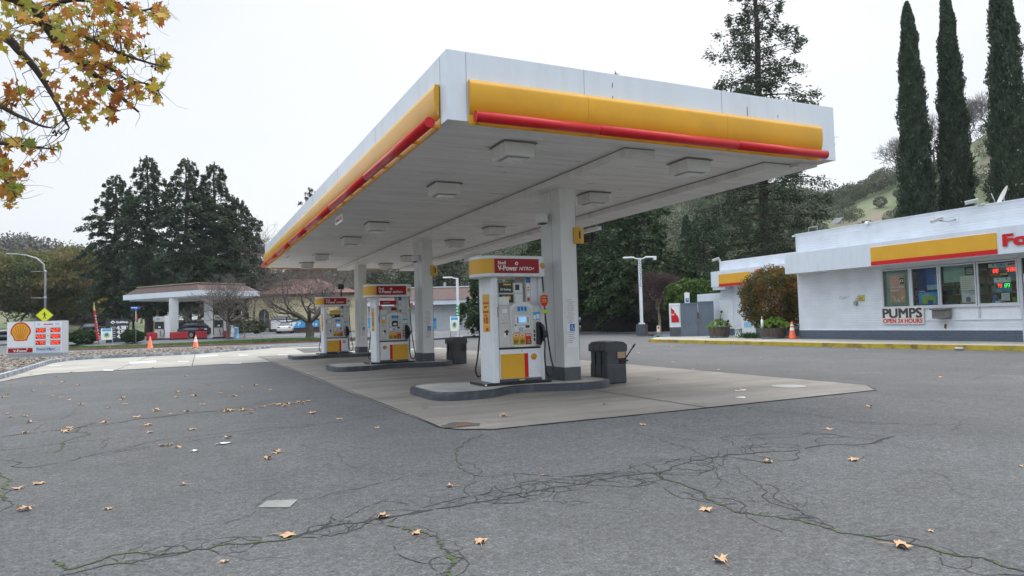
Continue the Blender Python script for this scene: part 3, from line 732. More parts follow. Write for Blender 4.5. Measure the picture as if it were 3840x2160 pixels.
# kerb of the gravel bed
def kerb(name,path,w_,h,m,label,cat='kerb',z0=0,closed=False,top=None):
    mb=MB(); P=[np.array(p,float) for p in path]; n=len(P); L=[];
    for i,p in enumerate(P):
        t=P[min(i+1,n-1)]-P[max(i-1,0)]; t/=np.linalg.norm(t); nn=np.array([-t[1],t[0]]); L.append((p,p+nn*w_))
    vs=[];fs=[]
    for i,(a,b) in enumerate(L):
        za=tz(*a)+z0; vs+=[(a[0],a[1],za),(a[0]*.92+b[0]*.08,a[1]*.92+b[1]*.08,za+h),(b[0],b[1],za+h),(b[0],b[1],za)]
    for i in range(n-1):
        k=4*i
        for j in range(4): fs.append((k+j,k+(j+1)%4,k+4+(j+1)%4,k+4+j))
    fs+=[(0,1,2,3),(4*n-4,4*n-1,4*n-2,4*n-3)]
    mb.add(vs,fs,m)
    if top:   # separate top colour
        vs=[];fs=[]
        for i,(a,b) in enumerate(L):
            za=tz(*a)+z0+h+.003; c=a*.9+b*.1; vs+=[(c[0],c[1],za),(b[0],b[1],za)]
        for i in range(n-1): fs.append((2*i,2*i+2,2*i+3,2*i+1))
        mb.add(vs,fs,top)
    bm=bmesh.new(); bm.free()
    o=mb.build(name); me=o.data
    bm=bmesh.new(); bm.from_mesh(me); bmesh.ops.recalc_face_normals(bm,faces=bm.faces[:]); bm.to_mesh(me); bm.free()
    o['label']=label; o['category']=cat; o['kind']='structure'
    return o
def smooth(pts,k=6):
    P=[np.array(p,float) for p in pts]; out=[]
    for i in range(len(P)-1):
        p0=P[max(i-1,0)];p1=P[i];p2=P[i+1];p3=P[min(i+2,len(P)-1)]
        for j in range(k):
            t=j/k; out.append(.5*((2*p1)+(-p0+p2)*t+(2*p0-5*p1+4*p2-p3)*t*t+(-p0+3*p1-3*p2+p3)*t**3))
    out.append(P[-1]); return out
bedk=smooth([(-4.9,6),(-4.95,14),(-5.08,20),(-5.14,25.3),(-5.22,28.3),(-5.42,32.6),(-5.62,37.5),(-5.2,39.6),(-4.1,40.3),(-1.9,40.6),(0,41.1),(2.9,44.2),(4.6,46.6),(4.9,47.9),(4.7,48.6)],5)
kerb('gravel_bed_kerb',bedk,.17,.15,'kerbblue','worn concrete kerb with flaking grey paint around the gravel bed')
mb=MB()
# stained and painted stretch on the kerb face
bed=[(p[0]-.15,p[1]+.1) for p in bedk]+[(4.3,49.2),(1,51),(-4,52.6),(-10,53.5),(-30,54),(-30,6)]
o=sheet('gravel_bed_soil',[(p[0],p[1]) for p in bed],.06,'dirt','dirt of the stone covered bed','bed')
def inpoly(x,y,P):
    c=False;j=len(P)-1
    for i in range(len(P)):
        if (P[i][1]>y)!=(P[j][1]>y) and x<(P[j][0]-P[i][0])*(y-P[i][1])/(P[j][1]-P[i][1])+P[i][0]: c=not c
        j=i
    return c
rg=np.random.RandomState(5); 
ico=bmesh.new(); bmesh.ops.create_icosphere(ico,subdivisions=1,radius=1); iv=np.array([v.co[:] for v in ico.verts]); ifc=np.array([[v.index for v in f.verts] for f in ico.faces]); ico.free()
V=[];Fc=[];cnt=0
while cnt<9000:
    if cnt<6500: x,y=rg.uniform(-16,4.7),rg.uniform(30,53)
    else: x,y=rg.uniform(-12,-5),rg.uniform(14,32)
    if not inpoly(x,y,bed) or (x<-5.4-.0 and y>48 and x<-14): continue
    s=rg.uniform(.05,.13); R3_=np.linalg.qr(rg.randn(3,3))[0]
    v=(iv*(1+rg.randn(len(iv),1)*.12)*np.array([1,rg.uniform(.6,1),rg.uniform(.35,.6)])*s)
    v=v@R3_.T*np.array([1,1,.7])+np.array([x,y,.08+rg.rand()*.05]); V.append(v); Fc.append(ifc+cnt*len(iv)); cnt+=1
o=npmesh('gravel_bed',np.concatenate(V),np.concatenate(Fc),'rock'); struct(o,'rounded river stones filling the bed along the street','gravel','stuff')
# ------------------------------------------------------------ pump islands
PITCHY=8.95; CYC=12.15
M['wornrim']=mat('worn_kerb_rim',(.06,.066,.08),.6,.1,3,dirt=((.45,.43,.40),3.5,.85))
def island_outline(k=1):
    top=[(3.80,12.1),(3.80,11.75),(3.83,11.45),(3.95,11.24),(4.15,11.13),(4.55,11.12),(4.85,11.20),(5.12,11.40),(5.4,11.56),(5.75,11.58),(6.1,11.47),(6.45,11.30),(6.85,11.22),(7.2,11.27),(7.45,11.45),(7.58,11.75),(7.6,12.1)]
    P=smooth(top,4); full=[(p[0],p[1]-CYC) for p in P]+[(p[0],-(p[1]-CYC)) for p in P[::-1][1:-1]]
    return full
def make_island(label,cy):
    r=thing('pump_island',label,'kerb island',(5.7,cy,0),0,'kerbed islands under the canopy')
    out=island_outline()
    bm=bmesh.new(); vs=[bm.verts.new((x-5.7,y,0)) for x,y in out]; f=bm.faces.new(vs)
    e=bmesh.ops.extrude_face_region(bm,geom=[f]); tv=[v for v in e['geom'] if isinstance(v,bmesh.types.BMVert)]
    for v in tv: v.co.z=.15
    tf=[g for g in e['geom'] if isinstance(g,bmesh.types.BMFace)][0]
    bmesh.ops.bevel(bm,geom=list(tf.edges),offset=.02,segments=3,affect='EDGES')
    bmesh.ops.recalc_face_normals(bm,faces=bm.faces[:])
    mb=MB(); mb.bm(bm,'kerbgrey'); mb.build('kerb',r)
    mb=MB(); k=.93
    pts=[]
    for x,y in out:
        d=math.hypot((x-5.7)/1.9,y/1.03); pts.append(((x-5.7)*.955,y*.89,.153))
    mb.add(pts,[tuple(range(len(pts)))],'islandtop'); mb.build('island_top',r)
    mb=MB(); n_=len(out); vs=[]
    for x,y in out: vs+=[((x-5.7)*.992,y*.985,.1522),((x-5.7)*.972,y*.945,.1524)]
    mb.add(vs,[(2*i,2*((i+1)%n_),2*((i+1)%n_)+1,2*i+1) for i in range(n_)],'wornrim'); mb.build('worn_rim',r)
    mb=MB()
    for yy in (-.35,): mb.add([Fr((3.80-5.7,yy,.075),(0,1,0),(0,0,1),(-1,0,0))(math.cos(a)*.022,math.sin(a)*.03,.005) for a in np.linspace(0,2*PI,10,endpoint=False)],[tuple(range(10))],'black')
    mb.build('bolt_hole',r)
    return r
make_island('grey painted kerb island carrying the nearest fuel pump',CYC)
make_island('grey painted kerb island carrying the middle fuel pump',CYC+PITCHY)
make_island('grey painted kerb island carrying the farthest fuel pump',CYC+2*PITCHY)
# ------------------------------------------------------------ fuel pumps (local origin: pump centre on island top; front is -y)
def rounded(x0,y0,x1,y1,r,k=5):
    pts=[]
    for cx,cy,a0 in ((x1-r,y0+r,-90),(x1-r,y1-r,0),(x0+r,y1-r,90),(x0+r,y0+r,180)):
        for i in range(k+1): a=math.radians(a0+90*i/k); pts.append((cx+r*math.cos(a),cy+r*math.sin(a)))
    return pts
XY=Fr((0,0,0),(1,0,0),(0,1,0),(0,0,1))
def side_face(mb,fr,var):
    """everything printed or mounted on one customer face; x -.48...48 along the face, z above island"""
    pass
def make_pump(label,cx,cy,var):
    r=thing('fuel_pump',label,'fuel pump',(cx,cy,.153),0,'fuel pumps under the canopy')
    A=MB(); A.prism(rounded(-.80,-.38,.62,.38,.03),XY,0,.05,'black'); A.box(-.79,-.385,.012,-.755,-.33,.04,'whiteink'); A.build('base_plate',r)
    # end columns, full height
    for s in (-1,1):
        A=MB(); x0,x1=(-.58,-.455) if s<0 else (.40,.50)
        if s<0: A.prism(rounded(-.585,-.33,-.45,.33,.045),XY,.05,2.06,'white')
        else: A.prism(rounded(.44,-.27,.53,.27,.02),XY,.05,2.06,'white')
        o=A.build('end_panel',r)
        if s<0:
            fr=Fr((-.588,0,0),(0,-1,0),(0,0,1),(-1,0,0)); B=MB()
            B.rect(fr,-.12,1.0,.20,1.72,.002,'yellow'); B.rect(fr,-.11,1.12,.19,1.55,.004,'gold')
            text(B,'Level up',fr,-.08,1.52,.16,1.58,'redink',.006); text(B,'your',fr,-.03,1.44,.1,1.50,'redink',.006); text(B,'Rewards',fr,-.08,1.36,.16,1.42,'redink',.006)
            text(B,'Save',fr,-.02,1.30,.1,1.34,'ink',.006); text(B,'10',fr,-.05,1.16,.13,1.28,'redink',.006,.05)
            B.rect(fr,.02,1.02,.14,1.08,.006,'redink')
            B.build('promo_sign',r)
            B=MB(); fr2=Fr((-.448,-.31,0),(0,-1,0),(0,0,1),(1,0,0))
            frc=Fr((-.50,-.331,0))
            B.rect(frc,.015,1.28,.04,1.47,.002,'greytext'); B.build('sticker',r)
    # lower cabinet
    A=MB(); A.box(-.445,-.30,.10,.435,.30,.66,'white',.012); A.box(-.445,-.305,.055,.435,.305,.098,'greybase'); lc=A.build('lower_cabinet',r)
    for s in (-1,1):
        fr=Fr((0,s*.3,0),(-s,0,0),(0,0,1),(0,s,0)) ; B=MB()
        def R(x0,z0,x1,z1,n_,m,t=None):
            B.rect(fr,x0,z0,x1,z1,n_,m,t)
        if var!=2:
            R(-.425,.115,.07,.575,.004,'yellow',.004); R(.07,.115,.15,.575,.0045,'red',.004); pecten(B,fr,.275,.50,.125,.006)
        else:
            R(-.06,.115,.425,.575,.004,'yellow',.004); R(-.14,.115,-.06,.575,.0045,'red',.004); pecten(B,fr,-.30,.49,.125,.006)
        B.disc(fr,.02,.625,.01,.004,'black'); R(-.05,.066,.07,.09,.007,'gold')
        B.build('door_panel',r)
    # gap and upper cabinet
    A=MB(); A.box(-.44,-.28,.662,.43,.28,.694,'black'); A.box(-.45,-.315,.696,.44,.315,1.50,'beige',.02); uc=A.build('upper_cabinet',r)
    for s in (-1,1):
        fr=Fr((0,s*.315,0),(-s,0,0),(0,0,1),(0,s,0))
        # bezel with arched top
        B=MB(); pts=[(-.20,.735),(-.13,.705),(.12,.70),(.23,.725),(.255,1.44)]
        for i in range(7): a=math.radians(20+140*i/6); pts.append((.02+.25*math.cos(a),1.43+.13*math.sin(a)))
        pts.append((-.225,1.44)); B.prism(pts,fr,.001,.03,'bezel')
        B.prism([(-.19,.74),(.215,.74),(.228,1.40),(.16,1.47),(-.11,1.47),(-.195,1.40)],fr,.030,.036,'beige'); bz=B.build('bezel',r)
        B=MB(); B.rect(fr,-.09,1.36,.13,1.48,.037,'ltblue',.004); 
        for i in range(3): B.rect(fr,-.07+i*.07,1.38+.01*(i%2),-.02+i*.07,1.46,.042,'blue')
        B.build('price_display',bz)
        B=MB()
        B.rect(fr,-.14,1.13,.18,1.30,.037,'bezel',.006)
        if var!=2: B.rect(fr,-.05,1.17,.10,1.27,.044,'lcd',.002)
        else: B.rect(fr,-.07,1.13,.11,1.30,.044,'ink',.002); B.rect(fr,-.03,1.17,.07,1.23,.048,'whiteink')
        for i in range(4):
            for x in (-.09,.13): B.rect(fr,x,1.16+i*.028,x+.025,1.178+i*.028,.044,'ink',.002)
        B.build('screen',bz)
        B=MB()
        B.rect(fr,-.14,.99,.20,1.10,.0365,'bezel',.003)
        B.rect(fr,-.05,.995,.03,1.07,.041,'greytext',.006)
        for i in range(3):
            for j in range(3): B.rect(fr,-.045+i*.025,1.0+j*.023,-.028+i*.025,1.017+j*.023,.048,'ltblue')
        B.rect(fr,.09,1.06,.17,1.11,.041,'ink',.008); B.rect(fr,.06,.985,.20,1.04,.041,'silver',.006); B.rect(fr,-.14,1.03,-.09,1.08,.041,'cardwhite',.004); B.rect(fr,-.15,.965,-.03,.975,.041,'ink',.003)
        B.disc(fr,-.12,1.115,.016,.041,'ink'); B.build('keypad',bz)
        # grade buttons
        for i,(m1,t1) in enumerate((('yellow','87'),('yellow','89'),('red','91'))):
            B=MB(); x0=-.185+i*.133; B.rect(fr,x0,.745,x0+.128,.955,.037,m1,.004)
            B.rect(fr,x0+.02,.905,x0+.11,.94,.042,'cardwhite'); B.rect(fr,x0+.035,.912,x0+.095,.932,.044,'redink')
            B.prism([(x0+.027+px*.075,.765+pz*.08) for px,pz in ((.1,0),(.9,0),(1,.1),(1,.9),(.9,1),(.1,1),(0,.9),(0,.1))],fr,.042,.055,'ink')
            B.rect(fr,x0+.035,.773,x0+.094,.837,.056,'lime'); text(B,t1,fr,x0+.042,.785,x0+.087,.825,'ink',.058,.04)
            B.build('grade_button',bz)
        # stickers and prints on the cabinet
        B=MB(); B.rect(fr,-.38,1.34,-.26,1.44,.002,'greytext'); B.rect(fr,-.374,1.346,-.266,1.434,.004,'cardwhite'); B.build('sticker',r); B=MB(); B.rect(fr,-.41,1.155,-.28,1.165,.003,'greytext'); B.build('vent_slot',r); B=MB()
        if var==2: B.rect(fr,-.40,1.22,-.27,1.33,.003,'gold'); B.build('sticker',r); B=MB()
        B.rect(fr,-.34,.98,-.25,1.01,.004,'ink'); B.rect(fr,-.355,.90,-.31,.97,.003,'cardwhite'); B.rect(fr,-.31,.93,-.27,1.03,.003,'ink')
        B.build('sticker',r); B=MB(); B.rect(fr,.27,1.21,.42,1.36,.003,'skyblue'); B.rect(fr,.275,1.22,.335,1.30,.005,'cardwhite'); B.rect(fr,.35,1.23,.41,1.32,.005,'cardwhite')
        B.build('sticker',r); B=MB(); B.rect(fr,.27,.78,.315,1.03,.003,'cardwhite')
        for i in range(3): B.rect(fr,.275,.80+i*.08,.31,.86+i*.08,.005,'ink')
        B.build('sticker',r)
        # nozzle boot and nozzle
        fn=Fr((0,s*.315,0),(-s,0,0),(0,0,1),(0,s,0)); B=MB()
        B.prism([(.33,.74),(.41,.72),(.45,.80),(.46,1.02),(.42,1.16),(.345,1.17),(.335,1.1)],fn,.0,.05,'black')
        b0=B.build('nozzle_boot',r)
        B=MB(); B.tube([fn(.40,1.13,.06),fn(.43,1.08,.10),fn(.455,.98,.11),fn(.45,.86,.10),fn(.43,.80,.08)],[.025,.032,.034,.032,.022],'blackpanel',8)
        B.tube([fn(.44,1.02,.12),fn(.49,.95,.14),fn(.48,.86,.12)],[.012,.012,.012],'black',6); B.build('nozzle',r)
        # hose: drops from the topper, loops by the base, returns to the nozzle
        B=MB(); hx=.53 if s<0 else .55
        P=[fn(hx-.03,2.05,.0),fn(hx-.02,1.6,.03),fn(hx,1.1,.05),fn(hx+.06,.5,.08),fn(hx+.10,.26,.10),fn(hx+.04,.12,.12),fn(hx-.06,.20,.12),fn(hx-.09,.5,.12),fn(hx-.07,.78,.11),fn(.44,.84,.09)]
        P=smooth(P,6); B.tube(P,.016,'black',7); B.tube([fn(hx-.027,1.78,.01),fn(hx-.023,1.62,.03)],.022,'silver',7)
        if var==1 and s<0: pass
        B.build('hose',r)
    # advertising cards between cabinet and topper
    A=MB(); A.box(.17,-.24,1.50,.285,.24,2.06,'beige',.008); 
    fr=Fr((0,-.24,0)); 
    A.rect(fr,.18,1.93,.27,2.05,.003,'blue'); A.rect(fr,.19,1.78,.26,1.90,.003,'whiteink'); A.rect(fr,.20,1.79,.25,1.81,.005,'redink');A.rect(fr,.20,1.83,.25,1.85,.005,'redink'); A.rect(fr,.19,1.66,.26,1.75,.003,'cardwhite'); A.rect(fr,.20,1.57,.25,1.64,.003,'redink')
    A.build('service_post',r)
    A=MB(); A.box(.285,-.2,1.50,.44,.2,2.06,'white',.01); A.build('hose_mast',r)
    A=MB(); fr=Fr((0,-.20,0))
    if var==1:
        A.box(-.43,-.18,1.50,.14,-.10,1.93,'beige'); fr=Fr((0,-.18,0))
        A.rect(fr,-.38,1.74,-.08,1.93,.003,'blackpanel',.004); A.rect(fr,-.37,1.55,-.07,1.71,.003,'blackpanel',.004); A.rect(fr,-.28,1.885,-.12,1.915,.009,'gold')
        text(A,'5X Savings',fr,-.34,1.775,-.12,1.825,'whiteink',.009,.02); text(A,'50',fr,-.30,1.60,-.14,1.68,'gold',.009,.03)
        A.rect(fr,-.05,1.74,.12,1.92,.003,'cardwhite',.003); A.rect(fr,-.03,1.79,.06,1.90,.008,'ink'); A.rect(fr,-.04,1.55,.12,1.71,.003,'cardwhite',.003)
        A.box(-.42,-.24,1.50,-.19,-.12,1.66,'cardwhite',.01)
    elif var==2:
        A.box(-.43,-.18,1.50,.14,-.10,1.70,'beige',.02); fr=Fr((0,-.18,0)); A.rect(fr,-.40,1.80,.12,1.93,.003,'deepred',.02); A.rect(fr,-.3,1.855,-.08,1.87,.025,'whiteink')
        A.rect(fr,-.05,1.62,.12,1.72,.003,'deepred',.004); A.box(-.42,-.24,1.50,-.19,-.12,1.64,'cardwhite',.01)
    else:
        A.box(-.25,-.18,1.50,.14,-.10,1.60,'beige'); fr=Fr((0,-.18,0)); A.rect(fr,-.28,1.70,.14,1.86,.003,'gold',.02); A.rect(fr,-.28,1.53,.14,1.69,.003,'blackpanel',.02); text(A,'5X',fr,-.2,1.57,-.1,1.65,'whiteink',.025,.02)
        A.box(-.44,-.24,1.50,-.22,-.12,1.62,'cardwhite',.01)
    A.build('promo_cards',r)
    # topper: race-track plan
    def track(x0,x1,rad,k=10):
        x0,x1,rx=-.58,.36,rad*.667
        pts=[]
        for i in range(k+1): a=math.radians(90+180*i/k); pts.append((x0+rx*math.cos(a),rad*math.sin(a)))
        for i in range(k+1): a=math.radians(-90+180*i/k); pts.append((x1+rx*math.cos(a),rad*math.sin(a)))
        return pts
    A=MB(); T=track(-.52,.33,.42); A.prism(T,XY,2.05,2.42,'white')
    T2=track(-.52,.33,.405); A.prism(T2,XY,2.035,2.05,'beige'); A.prism(track(-.52,.33,.41),XY,2.42,2.435,'beige')
    tp=A.build('topper',r)
    A=MB(); T3=[(x,y) for x,y in track(-.52,.33,.424,16)]
    # yellow wrap at the rounded end
    seg=[(-.565,.424)]+[p for p in T3[:17]]+[(-.565,-.424)]
    vs=[(x,y,z) for z in (2.10,2.375) for x,y in seg]; k=len(seg)
    A.add(vs,[(i,i+1,k+i+1,k+i) for i in range(k-1)],'yellow'); A.build('yellow_wrap',tp)
    for s in (-1,1):
        fr=Fr((0,s*.42,0),(-s,0,0),(0,0,1),(0,s,0)); B=MB(); q=0 if s<0 else 0
        x0,x1=(-.56,.375) if s<0 else (-.36,.575)
        B.rect(fr,x0,2.10,x1,2.375,.001,'deepred',.006)
        text(B,'Shell',fr,x0+.07,2.265,x0+.23,2.325,'whiteink',.009,.012); text(B,'V-Power',fr,x0+.07,2.15,x0+.47,2.245,'whiteink',.009,.018); text(B,'NiTRO+',fr,x0+.51,2.155,x0+.83,2.22,'whiteink',.009,.015,.25)
        o_=(x0+.46,2.285); B.disc(fr,*o_,.034,.009,'whiteink'); B.disc(fr,*o_,.015,.011,'deepred'); B.build('brand_panel',tp)
        B=MB()
        if s<0: fe=Fr((.47,-.392,0),(.96,.28,0)); pecten(B,fe,0,2.245,.12,.006)
        else: fe=Fr((-.70,.385,0),(-.94,-.34,0)); pecten(B,fe,0,2.245,.12,.006)
        B.build('emblem',tp)
    if var==1:
        A=MB(); fr=Fr((.48,-.40,0)); pts=[(-.06,1.67),(0,1.69),(.06,1.67),(.065,1.55),(.04,1.48),(0,1.45),(-.04,1.48),(-.065,1.55)]
        A.prism([(x*1.3,z) for x,z in pts],fr,0,.004,'red'); text(A,'12X',fr,-.05,1.54,.05,1.60,'gold',.007,.03); A.rect(fr,-.05,1.63,.05,1.65,.006,'gold')
        A.rect(fr,-.05,1.33,.10,1.40,.002,'lime',.003); A.build('hang_tag',r)
    if var==3:
        A=MB(); A.box(.26,.18,2.435,.31,.23,2.80,'blackpanel'); A.box(.14,.12,2.78,.40,.30,3.0,'blackpanel',.02); A.build('floodlight',r)
    if var==2:
        A=MB(); fr=Fr((-.42,-.40,0)); A.disc(fr,-.02,1.72,.05,0,'red',14,.07,.01); A.disc(Fr((.49,-.40,0)),0,1.62,.045,0,'lime',12,.06,.004); A.build('hang_tag',r)
    return r
PX_=5.73
make_pump('nearest white fuel pump with red twelve times tag on its hose and yellow panel left',PX_,CYC,1)
make_pump('middle fuel pump with yellow lower panel on the right and out of order screen',PX_,CYC+PITCHY,2)
make_pump('farthest of the three fuel pumps, black floodlight on top',PX_,CYC+2*PITCHY,3)
M['soffitline']=mat('soffit_seam',(.68,.67,.66),.6,.02,3); M['rustline']=mat('seam_rust',(.22,.19,.17),.8,.3,6)
# ------------------------------------------------------------ canopy
XL,XR,YF,YB,ZB,ZT=3.18,10.63,8.65,33.35,4.10,5.06
can=thing('station_canopy','large white flat canopy with yellow and red bands over the pumps','canopy',(6.9,21,0))
A=MB(); t=.06
for (x0,y0,x1,y1) in ((XL,YF,XR,YF+t),(XL,YB-t,XR,YB),(XL,YF+t,XL+t,YB-t),(XR-t,YF+t,XR,YB-t)): A.box(x0,y0,ZB,x1,y1,ZT,'fascia')
A.box(XL+t,YF+t,ZT-.15,XR-t,YB-t,ZT-.1,'fascia')
# thin panel joints on the fascias
for x in (3.46,5.35,8.0): A.box(x,YF-.003,ZB+.0,x+.006,YF,ZT,'greytext')
for x,z0,z1 in ((5.85,4.86,4.93),(5.85,4.68,4.73),(8.55,4.7,4.86),(9.25,4.75,4.79)): A.box(x,YF-.004,z0,x+.01,YF,z1,'ink')
for y in (8.92,12.6,16.2,19.8,23.4,27,30.6): A.box(XL-.003,y,ZB,XL,y+.008,ZT,'greytext')
A.box(XL+.002,YF+.002,ZT,XR-.002,YB-.002,ZT+.012,'fascia')
A.build('fascia',can,True)
A=MB(); A.box(XL+t,YF+t,ZB+.012,XR-t,YB-t,ZB+.03,'soffit'); 
rg=np.random.RandomState(2)
yy=YF+.4
while yy<YB-.2: # board seams running across
    A.box(XL+t,yy,ZB+.0085,XR-t,yy+.006,ZB+.0115,'soffitline'); yy+=.4
for _ in range(70): # short scratches and rust runs in the boards
    x=rg.uniform(XL+.3,XR-.6); y=YF+.4*rg.randint(1,60)+.02; A.box(x,y,ZB+.0055,x+rg.uniform(.05,.4),y+.012,ZB+.008,'rustline')
A.build('soffit',can,True)
for x0,x1,y0 in ((6.40,6.98,9.15),(9.45,10.1,9.2)):
    A=MB(); A.box(x0,y0,ZB-.13,x1,YB-.3,ZB+.0075,'soffit'); A.box(x0-.006,y0-.006,ZB-.006,x1+.006,YB-.3,ZB+.004,'rustline'); A.build('ceiling_beam',can,True)
A=MB(); A.box(10.12,YF+.35,ZB-.05,XR-.07,YB-.3,ZB+.0075,'soffit'); 
A.box(10.35,YF+1.2,ZB-.053,10.36,YB-1,ZB-.0501,'rustline'); A.build('edge_trim',can,True)
# yellow curved band and red tube
def band(fr,x0,x1,joints,name='yellow_band'):
    A=MB(); prof=[(.01,4.665),(.075,4.664),(.088,4.60),(.092,4.50),(.088,4.40),(.07,4.30),(.045,4.24),(.02,4.20)]
    E=[x0]+joints+[x1]
    for a,b in zip(E[:-1],E[1:]):
        a+=.004
        vs=[fr(x,z,n_) for x in (a,b) for n_,z in prof]; k=len(prof)
        A.add(vs,[(i,i+1,k+i+1,k+i) for i in range(k-1)],'bandyellow',True)
        A.add(vs,[tuple(range(k)),tuple(range(k,2*k))[::-1]],'bandyellow')
    A.rect(fr,x0,4.055,x1,4.20,.002,'bandyellow',.012)
    for a in E[1:-1]: A.prism([(a,4.2),(a+.008,4.2),(a+.008,4.66),(a,4.66)],fr,.0,.045,'ink')
    A.build(name,can,True)
    A=MB(); zc=4.135; nc=.145; r=.074; a0,a1=x0+.05,x1-.02
    E=[a0]+[j+.13 for j in joints]+[a1]
    for a,b in zip(E[:-1],E[1:]): A.tube([fr(a+.006,zc,nc),fr(b-.006,zc,nc)],r,'red',20)
    for a in E[1:-1]: A.tube([fr(a-.012,zc,nc),fr(a+.012,zc,nc)],r*.97,'deepred',20)
    for e in (a0,a1): A.tube([fr(e-.004,zc,nc),fr(e+.004,zc,nc)],r*1.03,'red',20)
    A.build('red_tube',can,True)
    x=x0+.1
    while x<x1: 
        A=MB(); A.prism([(x,4.085),(x+.05,4.085),(x+.05,4.125),(x,4.125)],fr,.014,nc-.05,'gold'); x+=.9; A.build('tube_bracket',can,True)
band(Fr((0,YF,0),(1,0,0),(0,0,1),(0,-1,0)),3.48,10.22,[5.36,8.03])
band(Fr((XL,0,0),(0,1,0),(0,0,1),(-1,0,0)),8.93,33.0,[12.6,16.2,19.8,23.4,27,30.6])
band(Fr((0,YB,0),(1,0,0),(0,0,1),(0,1,0)),3.4,10.2,[5.8,8.2])
# lights under the soffit
for yy in (9.63,12.85,18.35,21.6,27.0,30.6):
    for xx in (4.62,8.10):
        A=MB(); A.box(xx-.255,yy-.255,3.885,xx+.255,yy+.255,ZB+.008,'soffit',.012); A.box(xx-.285,yy-.285,4.085,xx+.285,yy+.285,4.10,'rustline')
        o=A.build('light_fixture',can,True)
        A=MB(); A.box(xx-.19,yy-.19,3.872,xx+.19,yy+.19,3.884,'greytext'); A.box(xx-.17,yy-.17,3.86,xx+.17,yy+.17,3.871,'lens'); A.build('lens',o,True)
# columns
for k in range(3):
    y0=11.80+k*PITCHY; y1=y0+.84; x0,x1=6.65,7.0
    A=MB(); A.box(x0,y0,.155,x1,y1,3.967,'colwhite'); A.box(x0-.003,y0+.36,.5,x0,y0+.366,3.9,'greytext'); A.box(x1-.004,y0-.003,.5,x1-.0,y0+.01,3.7,'ink') 
    c=A.build('column',can,True)
    A=MB(); A.box(x0-.008,y0-.008,.156,x1+.008,y1+.008,.415,'greybase')
    A.build('painted_base',c,True)
    A=MB(); fr=Fr((0,y0,0))
    A.rect(fr,x0+.07,.80,x1-.035,1.78,.004,'cardwhite',.003); 
    for i in range(22):
        z=1.73-i*.04
        if 1.10<z<1.28: continue
        w_=rg.uniform(.10,.16); A.rect(fr,x0+.10,z,x0+.10+w_,z+.012,.009,'greytext'); 
        if i%4<2: A.disc(fr,x0+.087,z+.006,.007,.009,'redink',8)
    A.rect(fr,x0+.14,1.12,x0+.25,1.26,.009,'blue'); A.disc(fr,x0+.19,1.225,.012,.011,'whiteink'); A.tube([fr(x0+.185,1.21,.012),fr(x0+.19,1.18,.012),fr(x0+.215,1.178,.012),fr(x0+.23,1.15,.012)],.006,'whiteink',5)
    pts=[fr(x0+.195+.028*math.cos(a),1.168+.03*math.sin(a),.012) for a in np.linspace(PI*.75,PI*2,9)]; A.tube(pts,.004,'whiteink',5)
    A.build('notice',c,True)
    A=MB(); B=MB()
    # yellow curved pump number sign on the side of the column
    cx=x1; pts=[(cx+.005,y0-.10),(cx+.005+.0,y0+.02),(cx+.13,y0+.02),(cx+.13,y0-.12)]
    vs=[];kk=7
    for z in (2.86,3.17):
        for i in range(kk): tt=i/(kk-1); vs.append((cx-.07+.21*tt,y0-.05-.05*math.sin(PI*tt),z))
    A.add(vs,[(i,i+1,kk+i+1,kk+i) for i in range(kk-1)],'yellow',True)
    A.box(cx-.07,y0-.048,2.855,cx+.145,y0-.004,3.175,'gold')
    text(A,str(1+k*2),Fr((cx-.07,y0-.106,0)),.085,2.95,.085+(.02 if k==0 else .06),3.09,'ink',.0,.02); A.build('number_sign',c,True)
    if k<2:
        A=MB(); p=(x0,y0+.1+(.35 if k==0 else .1),3.42)
        A.tube([(p[0],p[1],p[2]+.08),(p[0]-.10,p[1],p[2]+.07)],.035,'colwhite',8); A.bbox((p[0]-.26,p[1]-.11,p[2]-.11,p[0]-.08,p[1]+.11,p[2]+.09),'soffit',.04); A.box(p[0]-.23,p[1]-.09,p[2]-.128,p[0]-.10,p[1]+.09,p[2]-.112,'plasticgrey')
        A.build('flood_lamp',c,True)
# hanging clearance signs and strip lights
for i,(y,tx,lb) in enumerate(((16.6,'Clearance 12 ft','near white clearance sign hanging below the red tube'),(26.0,'Clearance 12 ft','far white clearance sign hanging below the red tube'))):
    s_=thing('clearance_sign',lb,'hanging sign',(XL+.10,y,4.02),0,'clearance signs under the canopy edge')
    A=MB(); A.box(-.012,-.42,-.22,.012,.42,-.03,'cardwhite'); fr=Fr((-.013,.38,-.16),(0,-1,0),(0,0,1),(-1,0,0)); text(A,tx,fr,.03,.0,.72,.07,'redink',.002,.02)
    for yy in (-.3,.3): A.tube([(0,yy,-.03),(0,yy,.09)],.006,'silver',5)
    A.build('panel',s_)
for i,(p,lb) in enumerate(((gz(2195,868,3.86),'white strip lamp hanging beyond the nearest column'),(gz(1772,968,3.86),'white strip lamp hanging behind the nearest pump topper'))):
    s_=thing('strip_lamp',lb,'strip lamp',p,math.radians(0),'strip lamps hung from the far canopy edge')
    A=MB(); A.box(-.07,-.75,-.05,.07,.75,.05,'white',.01); 
    A.build('housing',s_); A=MB()
    for yy in (-.6,.6): A.tube([(0,yy,.05),(0,yy,ZB-p[2])],.012,'silver',5)
    A.build('hanger',s_)
